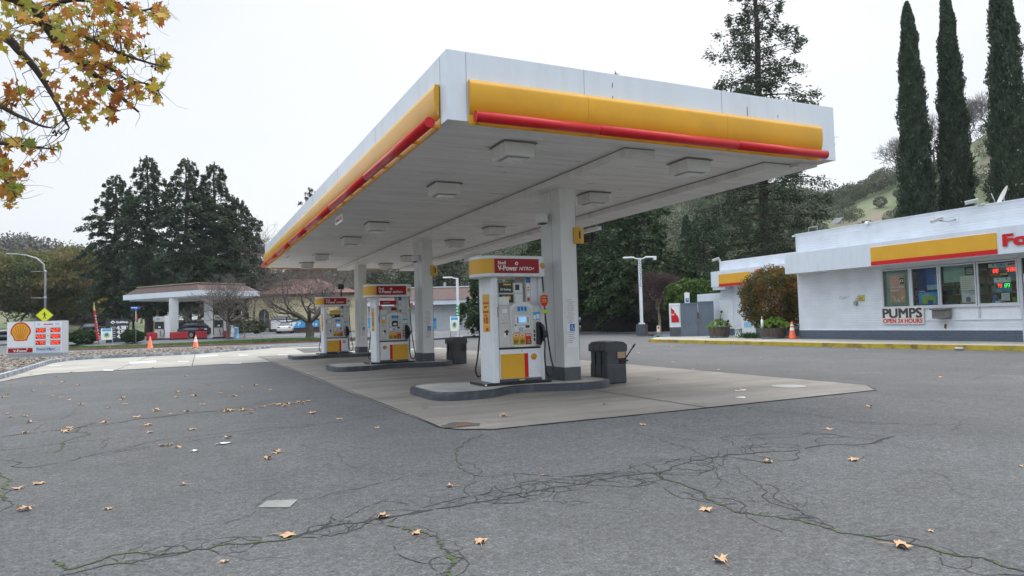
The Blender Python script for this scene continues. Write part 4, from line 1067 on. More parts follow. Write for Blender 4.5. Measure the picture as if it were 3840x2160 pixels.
# ------------------------------------------------------------ waste and windshield units
def waste(label,x,y,rz=0,card=False,squeegee=True):
    r=thing('waste_bin',label,'waste bin',(x,y,.013),rz,'grey waste and windscreen units'); r.scale=(1,1,.86)
    A=MB(); A.bbox((-.24,-.33,0,.24,.33,.42),'plasticgrey',.03); A.bbox((-.225,-.315,.40,.225,-.12,.78),'plasticgrey',.02); A.bbox((-.225,.10,.40,.225,.315,.78),'plasticgrey',.02)
    A.box(-.22,-.13,.40,-.04,.11,.78,'plasticgrey'); A.bbox((-.235,-.325,.38,.235,.325,.46),'plasticgrey',.02)
    for yy in (-.12,.12): A.box(-.247,yy-.008,.05,-.2245,yy+.008,.75,'black')
    A.build('body',r)
    A=MB(); A.lathe((0,0,0),[(.30,.76),(.335,.80),(.335,.90),(.30,.97),(.20,1.01),(.0001,1.03)],'plasticgrey',8,False,1,1)
    # squarish domed lid
    B=MB(); pr=[(-.26,.76),(.26,.76),(.27,.80),(.26,.92),(.18,.985),(0,1.01),(-.18,.985),(-.26,.92),(-.27,.80)]
    B.prism(pr,Fr((0,0,0),(1,0,0),(0,0,1),(0,-1,0)),-.33,.33,'plasticgrey')
    for yy in (-.12,.12): B.prism([(x_*1.02,z_+.006) for x_,z_ in pr],Fr((0,0,0),(1,0,0),(0,0,1),(0,-1,0)),yy-.01,yy+.01,'black')
    B.build('lid',r)
    A=MB(); A.box(.06,-.325,.46,.237,-.316,.76,'black'); A.build('opening',r)
    if card:
        A=MB(); A.box(.02,-.339,.60,.21,-.327,.75,'kraft'); A.build('towel_box',r)
    return r
waste('grey waste bin with brown paper in its slot beside the nearest column',7.93,12.23,0,True)
waste('grey waste bin at the end of the middle island',7.90,12.23+PITCHY,0)
waste('grey waste bin half hidden behind the middle pump on the farthest island',7.7,12.4+2*PITCHY,0)
s_=thing('squeegee','black squeegee handle sticking out of the nearest waste bin','squeegee',(8.12,11.90,.49))
A=MB(); A.tube([(0,0,0),(.22,-.02,.27)],.014,'black',7); A.tube([(.20,-.018,.245),(.26,-.024,.315)],.019,'black',7); A.build('handle',s_)
A=MB(); A.box(-.10,-.012,-.03,.09,.012,.0,'black'); A.build('blade',s_)
# ------------------------------------------------------------ the shop
XW=25.9; ZW=.17
walk=[(22.78,30.5),(22.70,27),(22.66,22),(22.7,18),(22.95,15),(23.4,12),(24.0,8)]
o=sheet('shop_sidewalk',walk+[(32,8),(32,33.5),(25.0,33.2),(23.6,31.8)],.165,'drive','concrete walk in front of the white shop','sidewalk')
kp=[(26.2,33.0),(24.6,32.2),(23.2,31.0)]+walk
P=smooth(kp[::-1],5)
kerb('yellow_kerb',[(p[0]-.0,p[1]) for p in P][::-1] if False else P,.16,.166,'ryellow','worn yellow painted kerb along the shop walk')
shop=thing('shop','white painted brick food shop with yellow and red fascia band','shop',(XW,18,ZW))
def q(y0,z0,y1,z1,x0,x1,m,mb): mb.box(min(x0,x1),min(y0,y1),z0,max(x0,x1),max(y0,y1),z1,m)
# front wall facing -X with window openings between y 13.95 and 19.14
A=MB(); WT=.25
q(23.5,.56,19.16,5.05,XW,XW+WT,'brick',A)                # solid left stretch
q(19.16,3.05,6,5.05,XW,XW+WT,'brick',A)                  # above the windows
q(19.16,.56,13.95,.98,XW,XW+WT,'brick',A)                # low brick course
q(19.16,.98,13.95,1.46,XW+.03,XW+WT,'white',A)           # smooth panels under the windows
q(12.3,.56,6,3.05,XW,XW+WT,'brick',A)
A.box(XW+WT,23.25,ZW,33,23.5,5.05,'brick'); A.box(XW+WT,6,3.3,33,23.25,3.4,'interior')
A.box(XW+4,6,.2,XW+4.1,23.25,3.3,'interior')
q(23.5,.555,13.95,.60,XW-.03,XW,'white',A); q(19.16,.94,13.95,.985,XW-.03,XW,'white',A)
A.build('wall',shop,True)
A=MB(); q(23.52,ZW,13.95,.553,XW-.02,XW+WT,'brickgrey',A); A.box(XW+WT,23.26,ZW,33,23.52,.553,'brickgrey'); A.build('wall_base',shop,True)
A=MB(); A.box(XW-.02,6,5.05,XW+.3,23.53,5.08,'white'); A.box(XW+.3,6,4.6,33,23.5,4.65,'greytext'); A.tube([(XW-.05,23.56,4.95),(XW-.05,23.56,5.02)],.06,'white',8); A.build('coping',shop,True)
# projecting fascia
XFA=25.1
A=MB(); A.box(XFA,6,3.18,XW-.001,23.46,4.10,'fascia'); A.build('fascia',shop,True)
fr=Fr((XFA,0,0),(0,-1,0),(0,0,1),(-1,0,0))
A=MB(); A.rect(fr,-18.98,3.36,-14.16,3.93,.002,'yellow',.03); A.rect(fr,-18.98,3.20,-14.16,3.36,.002,'red',.032); A.rect(fr,-19.0,3.18,-14.14,3.95,.0,'whiteink',.0015); A.build('sign_band',shop,True)
A=MB(); 
text(A,'Food Mart',fr,-13.93,3.44,-10.6,3.82,'red',.045,.045)
A.build('shop_lettering',shop,True)
# windows
M['intteal']=mat('interior_teal',(.10,.18,.17),.7,.3,2)
def window(y0,y1,z0,z1,name='window'):
    F=MB(); fw=.055
    q(y0,z0,y0-fw,z1,XW-.02,XW+.06,'alu',F); q(y1+fw,z0,y1,z1,XW-.02,XW+.06,'alu',F); q(y0-fw,z1-fw,y1+fw,z1,XW-.02,XW+.06,'alu',F); q(y0-fw,z0,y1+fw,z0+fw,XW-.02,XW+.06,'alu',F)
    o=F.build(name,shop,True)
    G=MB(); q(y0-fw,z0+fw,y1+fw,z1-fw,XW+.028,XW+.034,'pane',G); G.build('pane',o,True); return o
m,n,l,b=newmat('pane'); g_=n.new('ShaderNodeBsdfGlossy'); g_.inputs['Roughness'].default_value=.03; t_=n.new('ShaderNodeBsdfTransparent'); t_.inputs[0].default_value=(.93,.97,.96,1)
fz=n.new('ShaderNodeFresnel'); fz.inputs[0].default_value=1.5; ms=n.new('ShaderNodeMixShader'); l.new(fz.outputs[0],ms.inputs[0]); l.new(t_.outputs[0],ms.inputs[1]); l.new(g_.outputs[0],ms.inputs[2]); l.new(ms.outputs[0],n['Material Output'].inputs[0]); M['pane']=m
wz0,wz1=1.47,3.03
w1=window(19.16,17.93,wz0,wz1); w2=window(17.90,16.78,wz0,wz1); w3=window(16.76,15.40,wz0,wz1); w4=window(15.37,14.0,wz0,wz1)
A=MB(); q(17.93,wz0,17.90,wz1,XW-.015,XW+.1,'alu',A); q(19.2,wz0-.06,13.95,wz0-.001,XW-.035,XW+.06,'alu',A)
for y in (19.2,15.385,13.98): q(y,.985,y-.05,wz0-.061 if y!=13.98 else 3.1,XW-.03,XW+.02,'alu',A)
A.build('sill',shop,True)
fi=lambda d: Fr((XW+d,0,0),(0,-1,0),(0,0,1),(-1,0,0))
def dec(par,name,f): B=MB(); f(B); return B.build(name,par,True)
# posters and signs inside the glass (flat things hung just behind the panes)
def poster1(B):
    f=fi(.08); B.rect(f,-18.86,1.68,-18.20,2.78,0,'salmon',.006); B.rect(f,-18.42,2.42,-18.24,2.66,.008,'blackpanel'); text(B,'JCX',f,-18.41,2.47,-18.26,2.60,'whiteink',.010,.05)
    text(B,'GREAT COFFEE,',f,-18.80,2.26,-18.24,2.33,'whiteink',.010,.03); text(B,'INSIDE!',f,-18.80,2.13,-18.50,2.20,'whiteink',.010,.03)
    for i in range(7): B.disc(f,-18.72+.08*i,1.78+.03*(i%3),.085,.0075+.0006*i,'cream' if i%2 else 'salmon2',14)
    B.disc(f,-18.62,2.0,.05,.012,'kraft',12,.03)
M['salmon']=mat('salmon_print',(.78,.38,.30),.5,.2,2); M['salmon2']=mat('salmon_print_two',(.62,.36,.27),.5,.2,4); M['cream']=mat('cream_print',(.82,.66,.55),.5,.1,4)
dec(w1,'poster',poster1)
def blinds(B,y0,y1,z0,z1):
    z=z0
    while z<z1: q(y0,z,y1,z+.028,XW+.16,XW+.175,'blind',B); z+=.034
dec(w1,'blinds',lambda B: blinds(B,19.08,17.99,1.55,2.97))
def poster2(B):
    f=fi(.08); B.rect(f,-17.30,2.32,-16.86,2.74,0,'blue',.006); B.rect(f,-17.3,2.12,-16.86,2.31,0,'ltblue',.006); B.rect(f,-17.66,1.55,-16.86,2.03,.001,'skyblue',.006); B.rect(f,-17.52,1.60,-16.98,1.86,.008,'lime',.004); B.rect(f,-17.28,1.56,-17.08,1.72,.013,'blue',.002)
    text(B,'Please',f,-17.42,1.95,-17.2,1.99,'whiteink',.010,.02); text(B,'SELECT',f,-17.5,1.88,-17.1,1.93,'whiteink',.010,.02)
    B.rect(f,-17.34,2.76,-16.86,2.95,0,'blue',.004); B.rect(f,-17.64,2.06,-17.4,2.09,.002,'whiteink',.004)
dec(w2,'poster',poster2)
M['dimblue']=mat('dark_blue_board',(.02,.05,.20),.7,.2,2)
dec(w2,'backing_board',lambda B: q(17.82,1.53,16.85,2.97,XW+.25,XW+.27,'dimblue',B))
dec(w3,'blinds',lambda B: blinds(B,16.68,15.46,2.36,2.98))
def poster3(B):
    f=fi(.08); B.rect(f,-15.84,2.58,-15.5,2.90,.002,'blackpanel',.004); 
    for i in range(4): B.rect(f,-15.78,2.64+i*.055,-15.56,2.655+i*.055,.008,'whiteink')
    B.rect(f,-16.02,2.02,-15.48,2.56,0,'papery',.004)
    for i in range(6): B.rect(f,-15.97,2.1+i*.07,-15.62,2.112+i*.07,.006,'greytext')
    B.rect(f,-16.0,1.57,-15.48,2.0,0,'cardwhite',.004); text(B,'REAL MILKSHAKES',f,-15.86,1.93,-15.5,1.97,'blue',.006,.02); text(B,'THICK & COOL',f,-15.7,1.86,-15.5,1.90,'blue',.006,.02)
    B.disc(f,-15.76,1.72,.09,.006,'violet',12,.07); B.rect(f,-15.84,1.6,-15.68,1.72,.0065,'violet')
M['papery']=mat('paper_notice',(.72,.70,.62),.7,.06,3); M['violet']=mat('violet_print',(.18,.14,.26),.6,.2,6)
dec(w3,'poster',poster3)
def led(B):
    f=fi(.10)
    B.rect(f,-15.0,2.78,-14.08,2.93,0,'cardwhite',.02); B.rect(f,-14.72,2.79,-14.42,2.92,.021,'ltblue'); B.disc(f,-14.84,2.88,.03,.022,'green'); B.disc(f,-14.57,2.88,.03,.022,'green'); B.rect(f,-14.36,2.84,-14.12,2.90,.022,'redink')
    B.rect(f,-14.96,2.50,-14.04,2.77,0,'ledbox',.02); B.rect(f,-14.96,2.50,-14.64,2.57,.021,'redink'); B.rect(f,-14.62,2.50,-14.38,2.56,.021,'gold'); B.rect(f,-14.36,2.5,-14.04,2.57,.021,'blue')
    for i,c in enumerate('88'): seg7(B,f,-14.86+.10*i,2.60,.08,.14,c,'ledred',.024,.2)
    for i,c in enumerate('9'): seg7(B,f,-14.40,2.61,.08,.14,c,'ledred',.024,.2)
    for i,c in enumerate('862'): seg7(B,f,-14.28+.10*i,2.61,.08,.14,c,'ledred',.024,.2)
    B.rect(f,-14.84,2.24,-14.28,2.42,0,'ltblue',.02); B.rect(f,-14.83,2.26,-14.57,2.41,.021,'cardwhite'); B.rect(f,-14.55,2.26,-14.29,2.41,.021,'cardwhite'); B.disc(f,-14.7,2.36,.03,.024,'green'); B.disc(f,-14.42,2.36,.03,.024,'green')
    B.rect(f,-14.84,1.92,-14.28,2.235,0,'skyblue',.02); B.rect(f,-14.81,2.03,-14.57,2.22,.021,'ledbox'); B.rect(f,-14.54,2.03,-14.30,2.22,.021,'ink')
    for i,c in enumerate('79'): seg7(B,f,-14.76+.09*i,2.06,.075,.14,c,'ledred',.024,.2)
    for i,c in enumerate('89'): seg7(B,f,-14.50+.09*i,2.06,.075,.14,c,'ledgreen',.024,.2)
dec(w4,'lottery_sign',led)
def odds(B):
    f=fi(.09); B.rect(f,-14.62,1.60,-14.36,1.86,0,'cardwhite',.004); B.rect(f,-14.63,1.59,-14.35,1.87,-.002,'blind',.002); B.rect(f,-14.56,1.78,-14.42,1.82,.006,'blind')
    for i in range(3): B.rect(f,-14.58,1.64+i*.04,-14.40,1.652+i*.04,.006,'greytext')
    B.rect(f,-14.3,1.53,-14.08,1.72,-.1,'lime2',.05); B.rect(f,-14.95,1.53,-14.8,1.80,-.1,'blue',.05); B.rect(f,-14.86,1.53,-14.66,1.60,-.05,'cardwhite',.04)
M['lime2']=mat('green_box',(.12,.25,.05),.6,.1,4)
dec(w4,'counter_items',odds)
# interior shelving, seen dimly
def shelves(B):
    for k in range(9):
        y=18.8-k*.6
        for z in (.9,1.4,1.9,2.3): B.box(XW+1.4,y-.5,z,XW+1.8,y,z+.03,'greytext'); B.box(XW+1.45,y-.42,z+.03,XW+1.7,y-.08,z+.27,('deepred','blue','kraft','green','papery')[(k+int(z*10))%5])
    B.box(XW+.3,6.1,.16,XW+3.9,23.2,.17,'greytext')
dec(shop,'interior_shelves',shelves)
# entrance door to the right
A=MB(); q(13.95,ZW,13.88,3.1,XW-.02,XW+.08,'alu',A); q(13.88,3.04,12.3,3.1,XW-.02,XW+.08,'alu',A); q(12.37,ZW,12.3,3.04,XW-.02,XW+.08,'alu',A); d_=A.build('door',shop,True)
A=MB(); q(13.86,ZW+.02,12.39,3.03,XW+.03,XW+.036,'pane',A); A.build('door_pane',d_,True)
A=MB(); q(13.84,ZW+.02,13.74,2.5,XW-.0,XW+.028,'alu',A); q(12.5,ZW+.02,12.4,2.5,XW-.0,XW+.028,'alu',A); q(13.74,2.4,12.5,2.5,XW,XW+.028,'alu',A); q(13.74,.2,12.5,.4,XW,XW+.028,'alu',A); A.build('door_leaf',d_,True)
M['papery2']=mat('banner_vinyl',(.66,.62,.58),.6,.04,3); M['ink2']=mat('faded_black_ink',(.05,.045,.045),.6,.1,4); M['boxgrey']=mat('grey_brown_metal',(.17,.16,.15),.5,.08,3); M['boxgrey2']=mat('grey_brown_panel',(.13,.12,.115),.5,.08,3)
# banner, mail slot box, fixtures: attached things
bn=thing('pumps_banner','white banner reading PUMPS OPEN 24 HOURS under the shop windows','banner',(XW-.04,18.31,1.14))
fb=Fr((0,.90,-.34),(0,-1,0),(0,0,1),(-1,0,0)); A=MB()
A.rect(fb,0,0,1.80,.68,0,'papery2',.008); text(A,'PUMPS',fb,.07,.26,1.72,.63,'ink2',.010,.028); text(A,'OPEN 24 HOURS',fb,.07,.05,1.73,.22,'redink',.010,.025)
for x_,z_ in ((.03,.03),(1.77,.03),(.03,.65),(1.77,.65)): A.disc(fb,x_,z_,.012,.010,'greytext',8)
A.build('banner_sheet',bn)
ac=thing('drop_box','grey brown metal drop box on the wall below the shop window','drop box',(XW-.03,16.62,1.2))
A=MB(); A.bbox((-.30,-.30,-.19,.0,.30,.13),'boxgrey',.03); A.build('body',ac); A=MB(); A.bbox((-.36,-.32,.13,.0,.34,.20),'boxgrey',.02); A.build('lid',ac); A=MB(); A.box(-.306,-.22,-.10,-.3005,.22,.07,'boxgrey2'); A.build('front_panel',ac)
M['panelg']=mat('solar_cells',(.10,.11,.13),.3,.1,5); M['dishm']=mat('dish_paint',(.50,.49,.46),.6,.1,3,dirt=((.25,.23,.2),6,.5)); M['goldsign']=mat('warning_yellow',(.62,.50,.10),.5,.08,5)
# small fixtures on the shop
f0=Fr((XW,0,0),(0,-1,0),(0,0,1),(-1,0,0))
M['camgrey']=mat('camera_housing',(.42,.41,.38),.5,.08,3)
def cctv(label,y,z,d,par=None,sc_=1.0,X=XW):
    r=thing('security_camera',label,'security camera',(X,y,z),0,'security cameras on the white shop')
    A=MB(); a=np.array(d[0]); t=np.array(d[1]); A.tube([(0,0,0),a*.5+np.array([0,0,-.05]),a],.028*sc_,'galv',6); A.box(-.02,-.07,-.07,-.001,.07,.07,'white'); A.build('bracket',r)
    B=MB(); u=unit(t); s1=np.cross(u,[0,0,1]); s1=unit(s1); up=np.cross(s1,u)
    fr=Fr(a+up*.06,s1,up,u); w_=.07*sc_; L=.42*sc_
    B.prism([(-w_,-w_*.8),(w_,-w_*.8),(w_,w_*.6),(w_*.6,w_),(-w_*.6,w_),(-w_,w_*.6)],fr,-.15*sc_,L-.15*sc_,'camgrey'); B.build('housing',r)
    B=MB(); B.prism([(-w_*.8,-w_*.6),(w_*.8,-w_*.6),(w_*.8,w_*.5),(-w_*.8,w_*.5)],fr,L-.15*sc_,L-.145*sc_,'black'); B.build('lens',r)
    return r
cctv('white security camera on an arm low on the brick parapet',15.98,4.93-.25,((-.35,.42,.0),(-.5,.75,-.28)))
cctv('white security camera at the roof edge beside the satellite dish',15.0,5.05,((-.28,.15,.10),(-.5,.8,-.15)))
cctv('white security camera on the left corner of the low wing',31.85,4.62,((-.1,.12,.05),(-.4,.75,-.25)),None,1,28.8)
r=thing('floodlight','small round white lamp at the top edge of the brick wall','lamp',(XW-.02,19.69,5.02)); A=MB(); A.lathe((0,0,0),[(.02,-.05),(.08,-.04),(.10,.04),(.06,.11),(.01,.12)],'white',10); A.build('dome',r); A=MB(); A.box(-.05,-.18,.04,.03,-.04,.08,'white'); A.build('bracket',r)
r=thing('solar_panel','little tilted solar panel standing on the shop parapet','solar panel',(XW+.1,21.3,5.08)); A=MB(); A.tube([(0,0,0),(0,0,.20)],.015,'galv',6); A.build('stand',r); A=MB(); A.prism([(-.22,0),(.22,0),(.22,.34),(-.22,.34)],Fr((-.10,0,.18),(0,-1,0),(.6,-.3,.75),(-.8,0,.6)),0,.02,'panelg'); A.build('panel',r)
r=thing('roof_hatch_rail','thin metal frame on the shop roof edge','rail',(XW+.15,22.6,5.08)); A=MB(); A.tube([(0,-.24,0),(0,-.24,.22),(0,.24,.22),(0,.24,0)],.016,'galv',6,smooth=False); A.build('frame',r)
r=thing('satellite_dish','weathered pale satellite dish on the shop roof','satellite dish',(XW+.35,14.5,4.92))
A=MB(); cD=np.array([0,0,.36]); ax=unit(np.array([-.62,.66,.42])); s1=unit(np.cross(ax,[0,0,1])); s2=np.cross(s1,ax); vs=[];k=24
for i,rr in enumerate((.001,.13,.26,.38)):
    for j in range(k): a=2*PI*j/k; vs.append(cD+rr*(math.cos(a)*s1+math.sin(a)*s2*1.1)+ax*(rr*rr*.45))
fs=[(i*k+j,i*k+(j+1)%k,(i+1)*k+(j+1)%k,(i+1)*k+j) for i in range(3) for j in range(k)]
A.add(vs,fs,'dishm',True); A.build('dish',r); A=MB(); A.tube([(.1,.05,0),cD],.03,'galv',6); A.tube([cD+s2*-.44,cD+ax*.4],.015,'galv',5); A.build('mount',r)
r=thing('warning_sign','small yellow and black warning plate on the white brick','sign',(XW-.005,20.16,1.92)); f1=Fr((-.004,0,0),(0,-1,0),(0,0,1),(-1,0,0)); A=MB(); A.rect(f1,-.18,-.12,.18,.11,0,'goldsign',.006)
for i in range(6):
    x=-.18+i*.06
    for z in (.075,-.12): A.add([f1(x,z,.008),f1(x+.03,z,.008),f1(x+.05,z+.035,.008),f1(x+.02,z+.035,.008)],[(0,1,2,3)],'ink')
[A.rect(f1,-.11,-.055+.035*i,.11,-.04+.035*i,.008,'ink') for i in range(3)]; A.build('plate',r)
r=thing('meter_box','small grey utility box with a bent pipe on the brick wall','utility box',(XW-.0,20.4,1.72)); A=MB(); A.bbox((-.12,-.07,-.10,0,.07,.08),'galv',.015); A.build('box',r); A=MB(); A.tube([(-.05,0,.08),(-.05,-.02,.18),(-.02,-.10,.22),(0,-.12,.22)],.014,'galv',6); A.build('pipe',r)
A=MB(); 
for k in range(3): 
    z=2.02-k*.045; pts=[(XW-.004,21.25-.09*i,z+.012*math.sin(i*1.7+k)) for i in range(7-k)]; A.tube(pts,.006,'greytext',4)
o=A.build('graffiti'); tag(o,'thin grey scribble of graffiti left of the warning plate','graffiti')
A=MB(); A.prism([(-.05,-.08),(.03,-.11),(.06,.05),(.01,.10),(-.04,.04)],Fr((XW,16.62,.72),(0,-1,0),(0,0,1),(-1,0,0)),-.0,.006,'rust'); o=A.build('wall_hole'); tag(o,'dark chipped hole in the white wall below the drop box','wall damage')
# ------------------------------------------------------------ low wing on the left of the shop
wing=thing('shop_wing','low white wing of the shop with its own yellow and red band','building',(28.8,28,ZW))
XG=28.8
A=MB(); A.box(XG,23.53,.55,XG+.25,31.9,4.54,'brick'); A.box(XG+.25,31.65,.55,34,31.9,4.54,'brick'); A.box(XG-.0,31.92,ZW,XG+.2,34.0,2.70,'brick'); A.box(XG+.2,33.8,ZW,34,34.0,2.70,'brick')
A.box(XG,23.53,4.54,34,31.93,4.57,'white'); A.box(XG-.02,30.9,ZW+.4,XG-.001,32.0,2.25,'white'); A.build('wall',wing,True)
A=MB(); A.box(XG-.02,23.54,ZW,XG+.22,31.9,.548,'brickgrey'); A.build('wall_base',wing,True)
XH=28.2
A=MB(); A.box(XH,23.54,3.03,XG-.001,32.0,3.95,'fascia'); A.box(XH+.05,30.9,2.86,XG-.001,31.94,3.029,'fascia'); A.build('fascia',wing,True)
f2=Fr((XH,0,0),(0,-1,0),(0,0,1),(-1,0,0)); A=MB()
A.rect(f2,-31.32,3.19,-28.82,3.74,.002,'yellow',.03); A.rect(f2,-31.32,3.03,-28.82,3.19,.002,'red',.032); A.rect(f2,-27.4,3.19,-24.5,3.74,.002,'yellow',.03); A.rect(f2,-27.4,3.03,-24.5,3.19,.002,'red',.032); A.build('sign_band',wing,True)
A=MB(); pecten(A,f2,-28.15,3.42,.82,.01,t=.05); A.build('emblem',wing,True)
A=MB(); A.box(XG-.06,29.15,ZW,XG-.002,30.25,2.4,'white'); A.box(XG-.07,29.4,.62,XG-.061,30.0,.95,'ltblue'); d_=A.build('door',wing,True)
M['bluestop']=mat('blue_paint',(.12,.33,.62),.6,.1,5); M['signpale']=mat('pale_panel',(.50,.55,.62),.4,.03,3); M['flagred']=mat('flag_red',(.42,.015,.03),.6,.12,3); M['bluesign']=mat('street_sign_blue',(.02,.12,.55),.4,.05,3); M['redblock']=mat('red_block_paint',(.42,.02,.03),.5,.1,3,dirt=((.2,.05,.05),4,.4))
# ------------------------------------------------------------ beside the shop
eS=41; eU=2513.; ep=onS(eU,1268,eS); er=face(2590); ek=eS/FPX
ex=lambda x: (2300+x/1.9325-eU)*ek*1.04
ez=lambda y: zat(2580,700+y/1.9325,eS)
c_,s_=math.cos(er),math.sin(er); gp=(ep[0]+c_*ex(515),ep[1]+s_*ex(515),0)
enc=thing('bin_enclosure','slate grey double gates of the bin enclosure beside the low wing','enclosure',gp,er)
g0=ex(515); G=lambda x: ex(x)-g0
A=MB(); A.box(.0,0,.10,G(603),.06,ez(842),'gate')
for z in (.18,ez(842)-.05): A.box(0,-.03,z-.04,G(603),-.001,z+.04,'gate')
g1=A.build('gate_leaf',enc); A=MB(); A.box(G(607),0,.10,G(711),.06,ez(835),'gate')
for z in (.18,ez(835)-.05): A.box(G(607),-.03,z-.04,G(711),-.001,z+.04,'gate')
A.build('gate_leaf',enc)
A=MB(); A.box(G(600),-.06,1.15,G(612),-.031,1.55,'rust'); A.tube([(G(605),-.05,1.1),(G(605),-.05,.1)],.015,'rust',6); A.build('latch',g1)
A=MB(); A.box(.02,.07,.0,.10,1.0,2.05,'gate'); A.box(G(711)-.1,.07,0,G(711)-.02,1.0,2.05,'gate'); A.build('side_wall',enc)
ad_=thing('poster_box','tall white cabinet with a red car poster and grey foot beside the gates','poster cabinet',(ep[0],ep[1],0),er)
q1=ex(487); zb1=.72; zt1=ez(842)
A=MB(); A.box(0,0,zb1,q1,.5,zt1,'white'); A.build('cabinet',ad_); A=MB(); A.box(-.003,-.003,0,q1+.003,.5,zb1-.003,'greybase'); A.build('foot',ad_); A=MB(); A.box(q1+.004,.02,0,ex(514),.5,zt1,'gate'); A.build('side_post',ad_)
fa=Fr((-27.0,-.0,0)); A=MB(); A.rect(fa,27.10,.98,27.10+.52,2.0,.002,'greytext',.02); A.rect(fa,27.12,1.0,27.60,1.98,.023,'cardwhite')
pts=[(27.12,1.01),(27.55,1.01),(27.57,1.15),(27.50,1.38),(27.40,1.48),(27.38,1.56),(27.30,1.60),(27.32,1.70),(27.22,1.78),(27.12,1.90)]
A.prism(pts,fa,.024,.027,'red'); A.prism([(27.15,1.2),(27.52,1.2),(27.51,1.25),(27.15,1.25)],fa,.028,.030,'deepred'); A.disc(fa,27.22,1.07,.05,.028,'deepred',12); A.disc(fa,27.46,1.07,.05,.028,'deepred',12)
text(A,'10',fa,27.14,1.42,27.28,1.53,'whiteink',.029,.02); A.build('poster',ad_)
r=thing('stall_sign','small white and blue parking sign standing above the grey gates','sign',tuple(base(2578,43.5))); A=MB(); A.tube([(0,0,0),(0,0,2.9)],.03,'galv',6); A.build('post',r); A=MB(); f_=Fr((0,-.035,0)); A.rect(f_,-.2,2.2,.2,2.85,0,'whiteink',.01); A.rect(f_,-.13,2.25,.13,2.5,.012,'blue'); A.disc(f_,0,2.42,.04,.014,'whiteink',8); A.build('plate',r)
r=thing('wheel_stop','pale blue wheel stop in front of the dark trees','wheel stop',(29.1,37.9,0)); A=MB(); A.prism([(-.75,0),(.75,0),(.72,.12),(-.72,.12)],Fr((0,0,0)),-.1,.1,'bluestop'); A.build('block',r)
r=thing('warning_triangle','small orange and white marker standing behind the blue wheel stop','marker',(29.8,39.4,.0)); A=MB(); A.box(-.12,-.02,.3,.12,0,.75,'cardwhite'); A.disc(Fr((0,-.021,0)),0,.6,.09,.002,'cone',12); A.tube([(0,0,0),(0,0,.4)],.02,'galv',5); A.build('plate',r)
# planted barrels
def barrel(label,x,y,r0,h,grp='barrel planters by the shop'):
    r=thing('barrel_planter',label,'planter',(x,y,ZW),0,grp)
    A=MB(); A.lathe((0,0,0),[(r0*.86,0),(r0*.94,h*.35),(r0,h*.75),(r0*1.02,h),(r0*.92,h),(r0*.9,h*.85)],'barrelwood',18,False); A.build('staves',r)
    A=MB()
    for z in (.12,.5,.9): A.lathe((0,0,0),[(r0*(.885+.12*z),h*z-.025),(r0*(.895+.12*z),h*z+.025)],'hoop',18)
    A.build('hoop',r); A=MB(); A.lathe((0,0,0),[(r0*.9,h*.86),(.001,h*.88)],'dirt',14,False); A.build('soil',r)
    return r
barrel('weathered half barrel planter with dark seed heads beside the grey gates',25.75,28.75,.56,.56); barrel('larger weathered half barrel planter in front of the autumn bush',25.7,24.95,.62,.50)
def succulent(label,x,y,rx,ry,h,seed,ros=18,dark=False):
    rg=np.random.RandomState(seed); r=thing('succulent_plant',label,'plant',(x,y,ZW),0)
    C=[];D=[];W=[];L=[]
    for i in range(ros):
        a=rg.rand()*2*PI; rr=rg.rand()**.5; c=np.array([rx*rr*math.cos(a),ry*rr*math.sin(a),h*(.45+.5*(1-rr*rr)*rg.uniform(.6,1.1))])
        for k in range(34):
            el_=rg.uniform(.1,1.3); az=rg.rand()*2*PI; d=np.array([math.cos(az)*math.cos(el_),math.sin(az)*math.cos(el_),math.sin(el_)])
            C.append(c+d*.045);D.append(d);W.append(unit(np.cross(d,rg.randn(3))));L.append(rg.uniform(.05,.085))
    V,Fc=quads(np.array(C),np.array(D),np.array(W),np.array(L),np.array(L)*.55); npmesh('rosettes',V,Fc,'succ',r)
    return r
s1_=succulent('bright green rosette plant with tall dark seed heads in the left barrel',25.75,28.75,.66,.66,.88,3,90)
s1_.location.z=ZW+.12
A=MB(); 
for k,(dx,dy,z) in enumerate(((-.1,-.35,1.25),(.1,-.6,.75),(-.1,-.72,.6))):
    A.tube([(0,-.1,.5),(dx*.6,dy*.6,z*.8),(dx,dy,z)],.018,'bark2',5); A.sphere((dx,dy,z),.07,'succdark',8)
A.build('seed_heads',s1_)
s2_=succulent('bright green mounded succulent spilling over the right barrel',25.7,24.75,.66,.98,.92,5,140); s2_.location.z=ZW+.10
A=MB(); A.lathe((-.62,.25,.72),[(.001,-.30),(.05,-.15),(.07,.0),(.055,.14),(.02,.17)],'whiteink',8)
for k in range(4): A.tube([(-.62,.25,.88),(-.62+.03*(k-1.5),.25+.04*(k-1.5),1.02)],.008,'whiteink',4)
o=A.build('ornament'); o.location=(25.7,24.75,ZW+.05); tag(o,'white carrot shaped ornament hanging in the green succulent','ornament')
b_=shrub('autumn_bush','large round bush with orange and green leaves between the wing and the shop',(26.85,26.0,ZW),1.2,1.75,1.58,3,'bush',24000,.10,boxy=2.6,z0=.38,shell=.45)
r=thing('strap_leaf_plant','low dark green strap leaf plant under the autumn bush','plant',(25.6,26.35,ZW))
rg=np.random.RandomState(8); n_=260; C=[];D=[]
a=rg.rand(n_)*2*PI; e_=rg.uniform(.2,1.2,n_); d=np.stack([np.cos(a)*np.cos(e_),np.sin(a)*np.cos(e_),np.sin(e_)],1); c0=np.stack([rg.randn(n_)*.15,rg.randn(n_)*.32,np.zeros(n_)],1)+d*.17
V,Fc=quads(c0,d,unit(np.cross(d,rg.randn(n_,3))),.36,.05); npmesh('leaves',V,Fc,'lily',r)
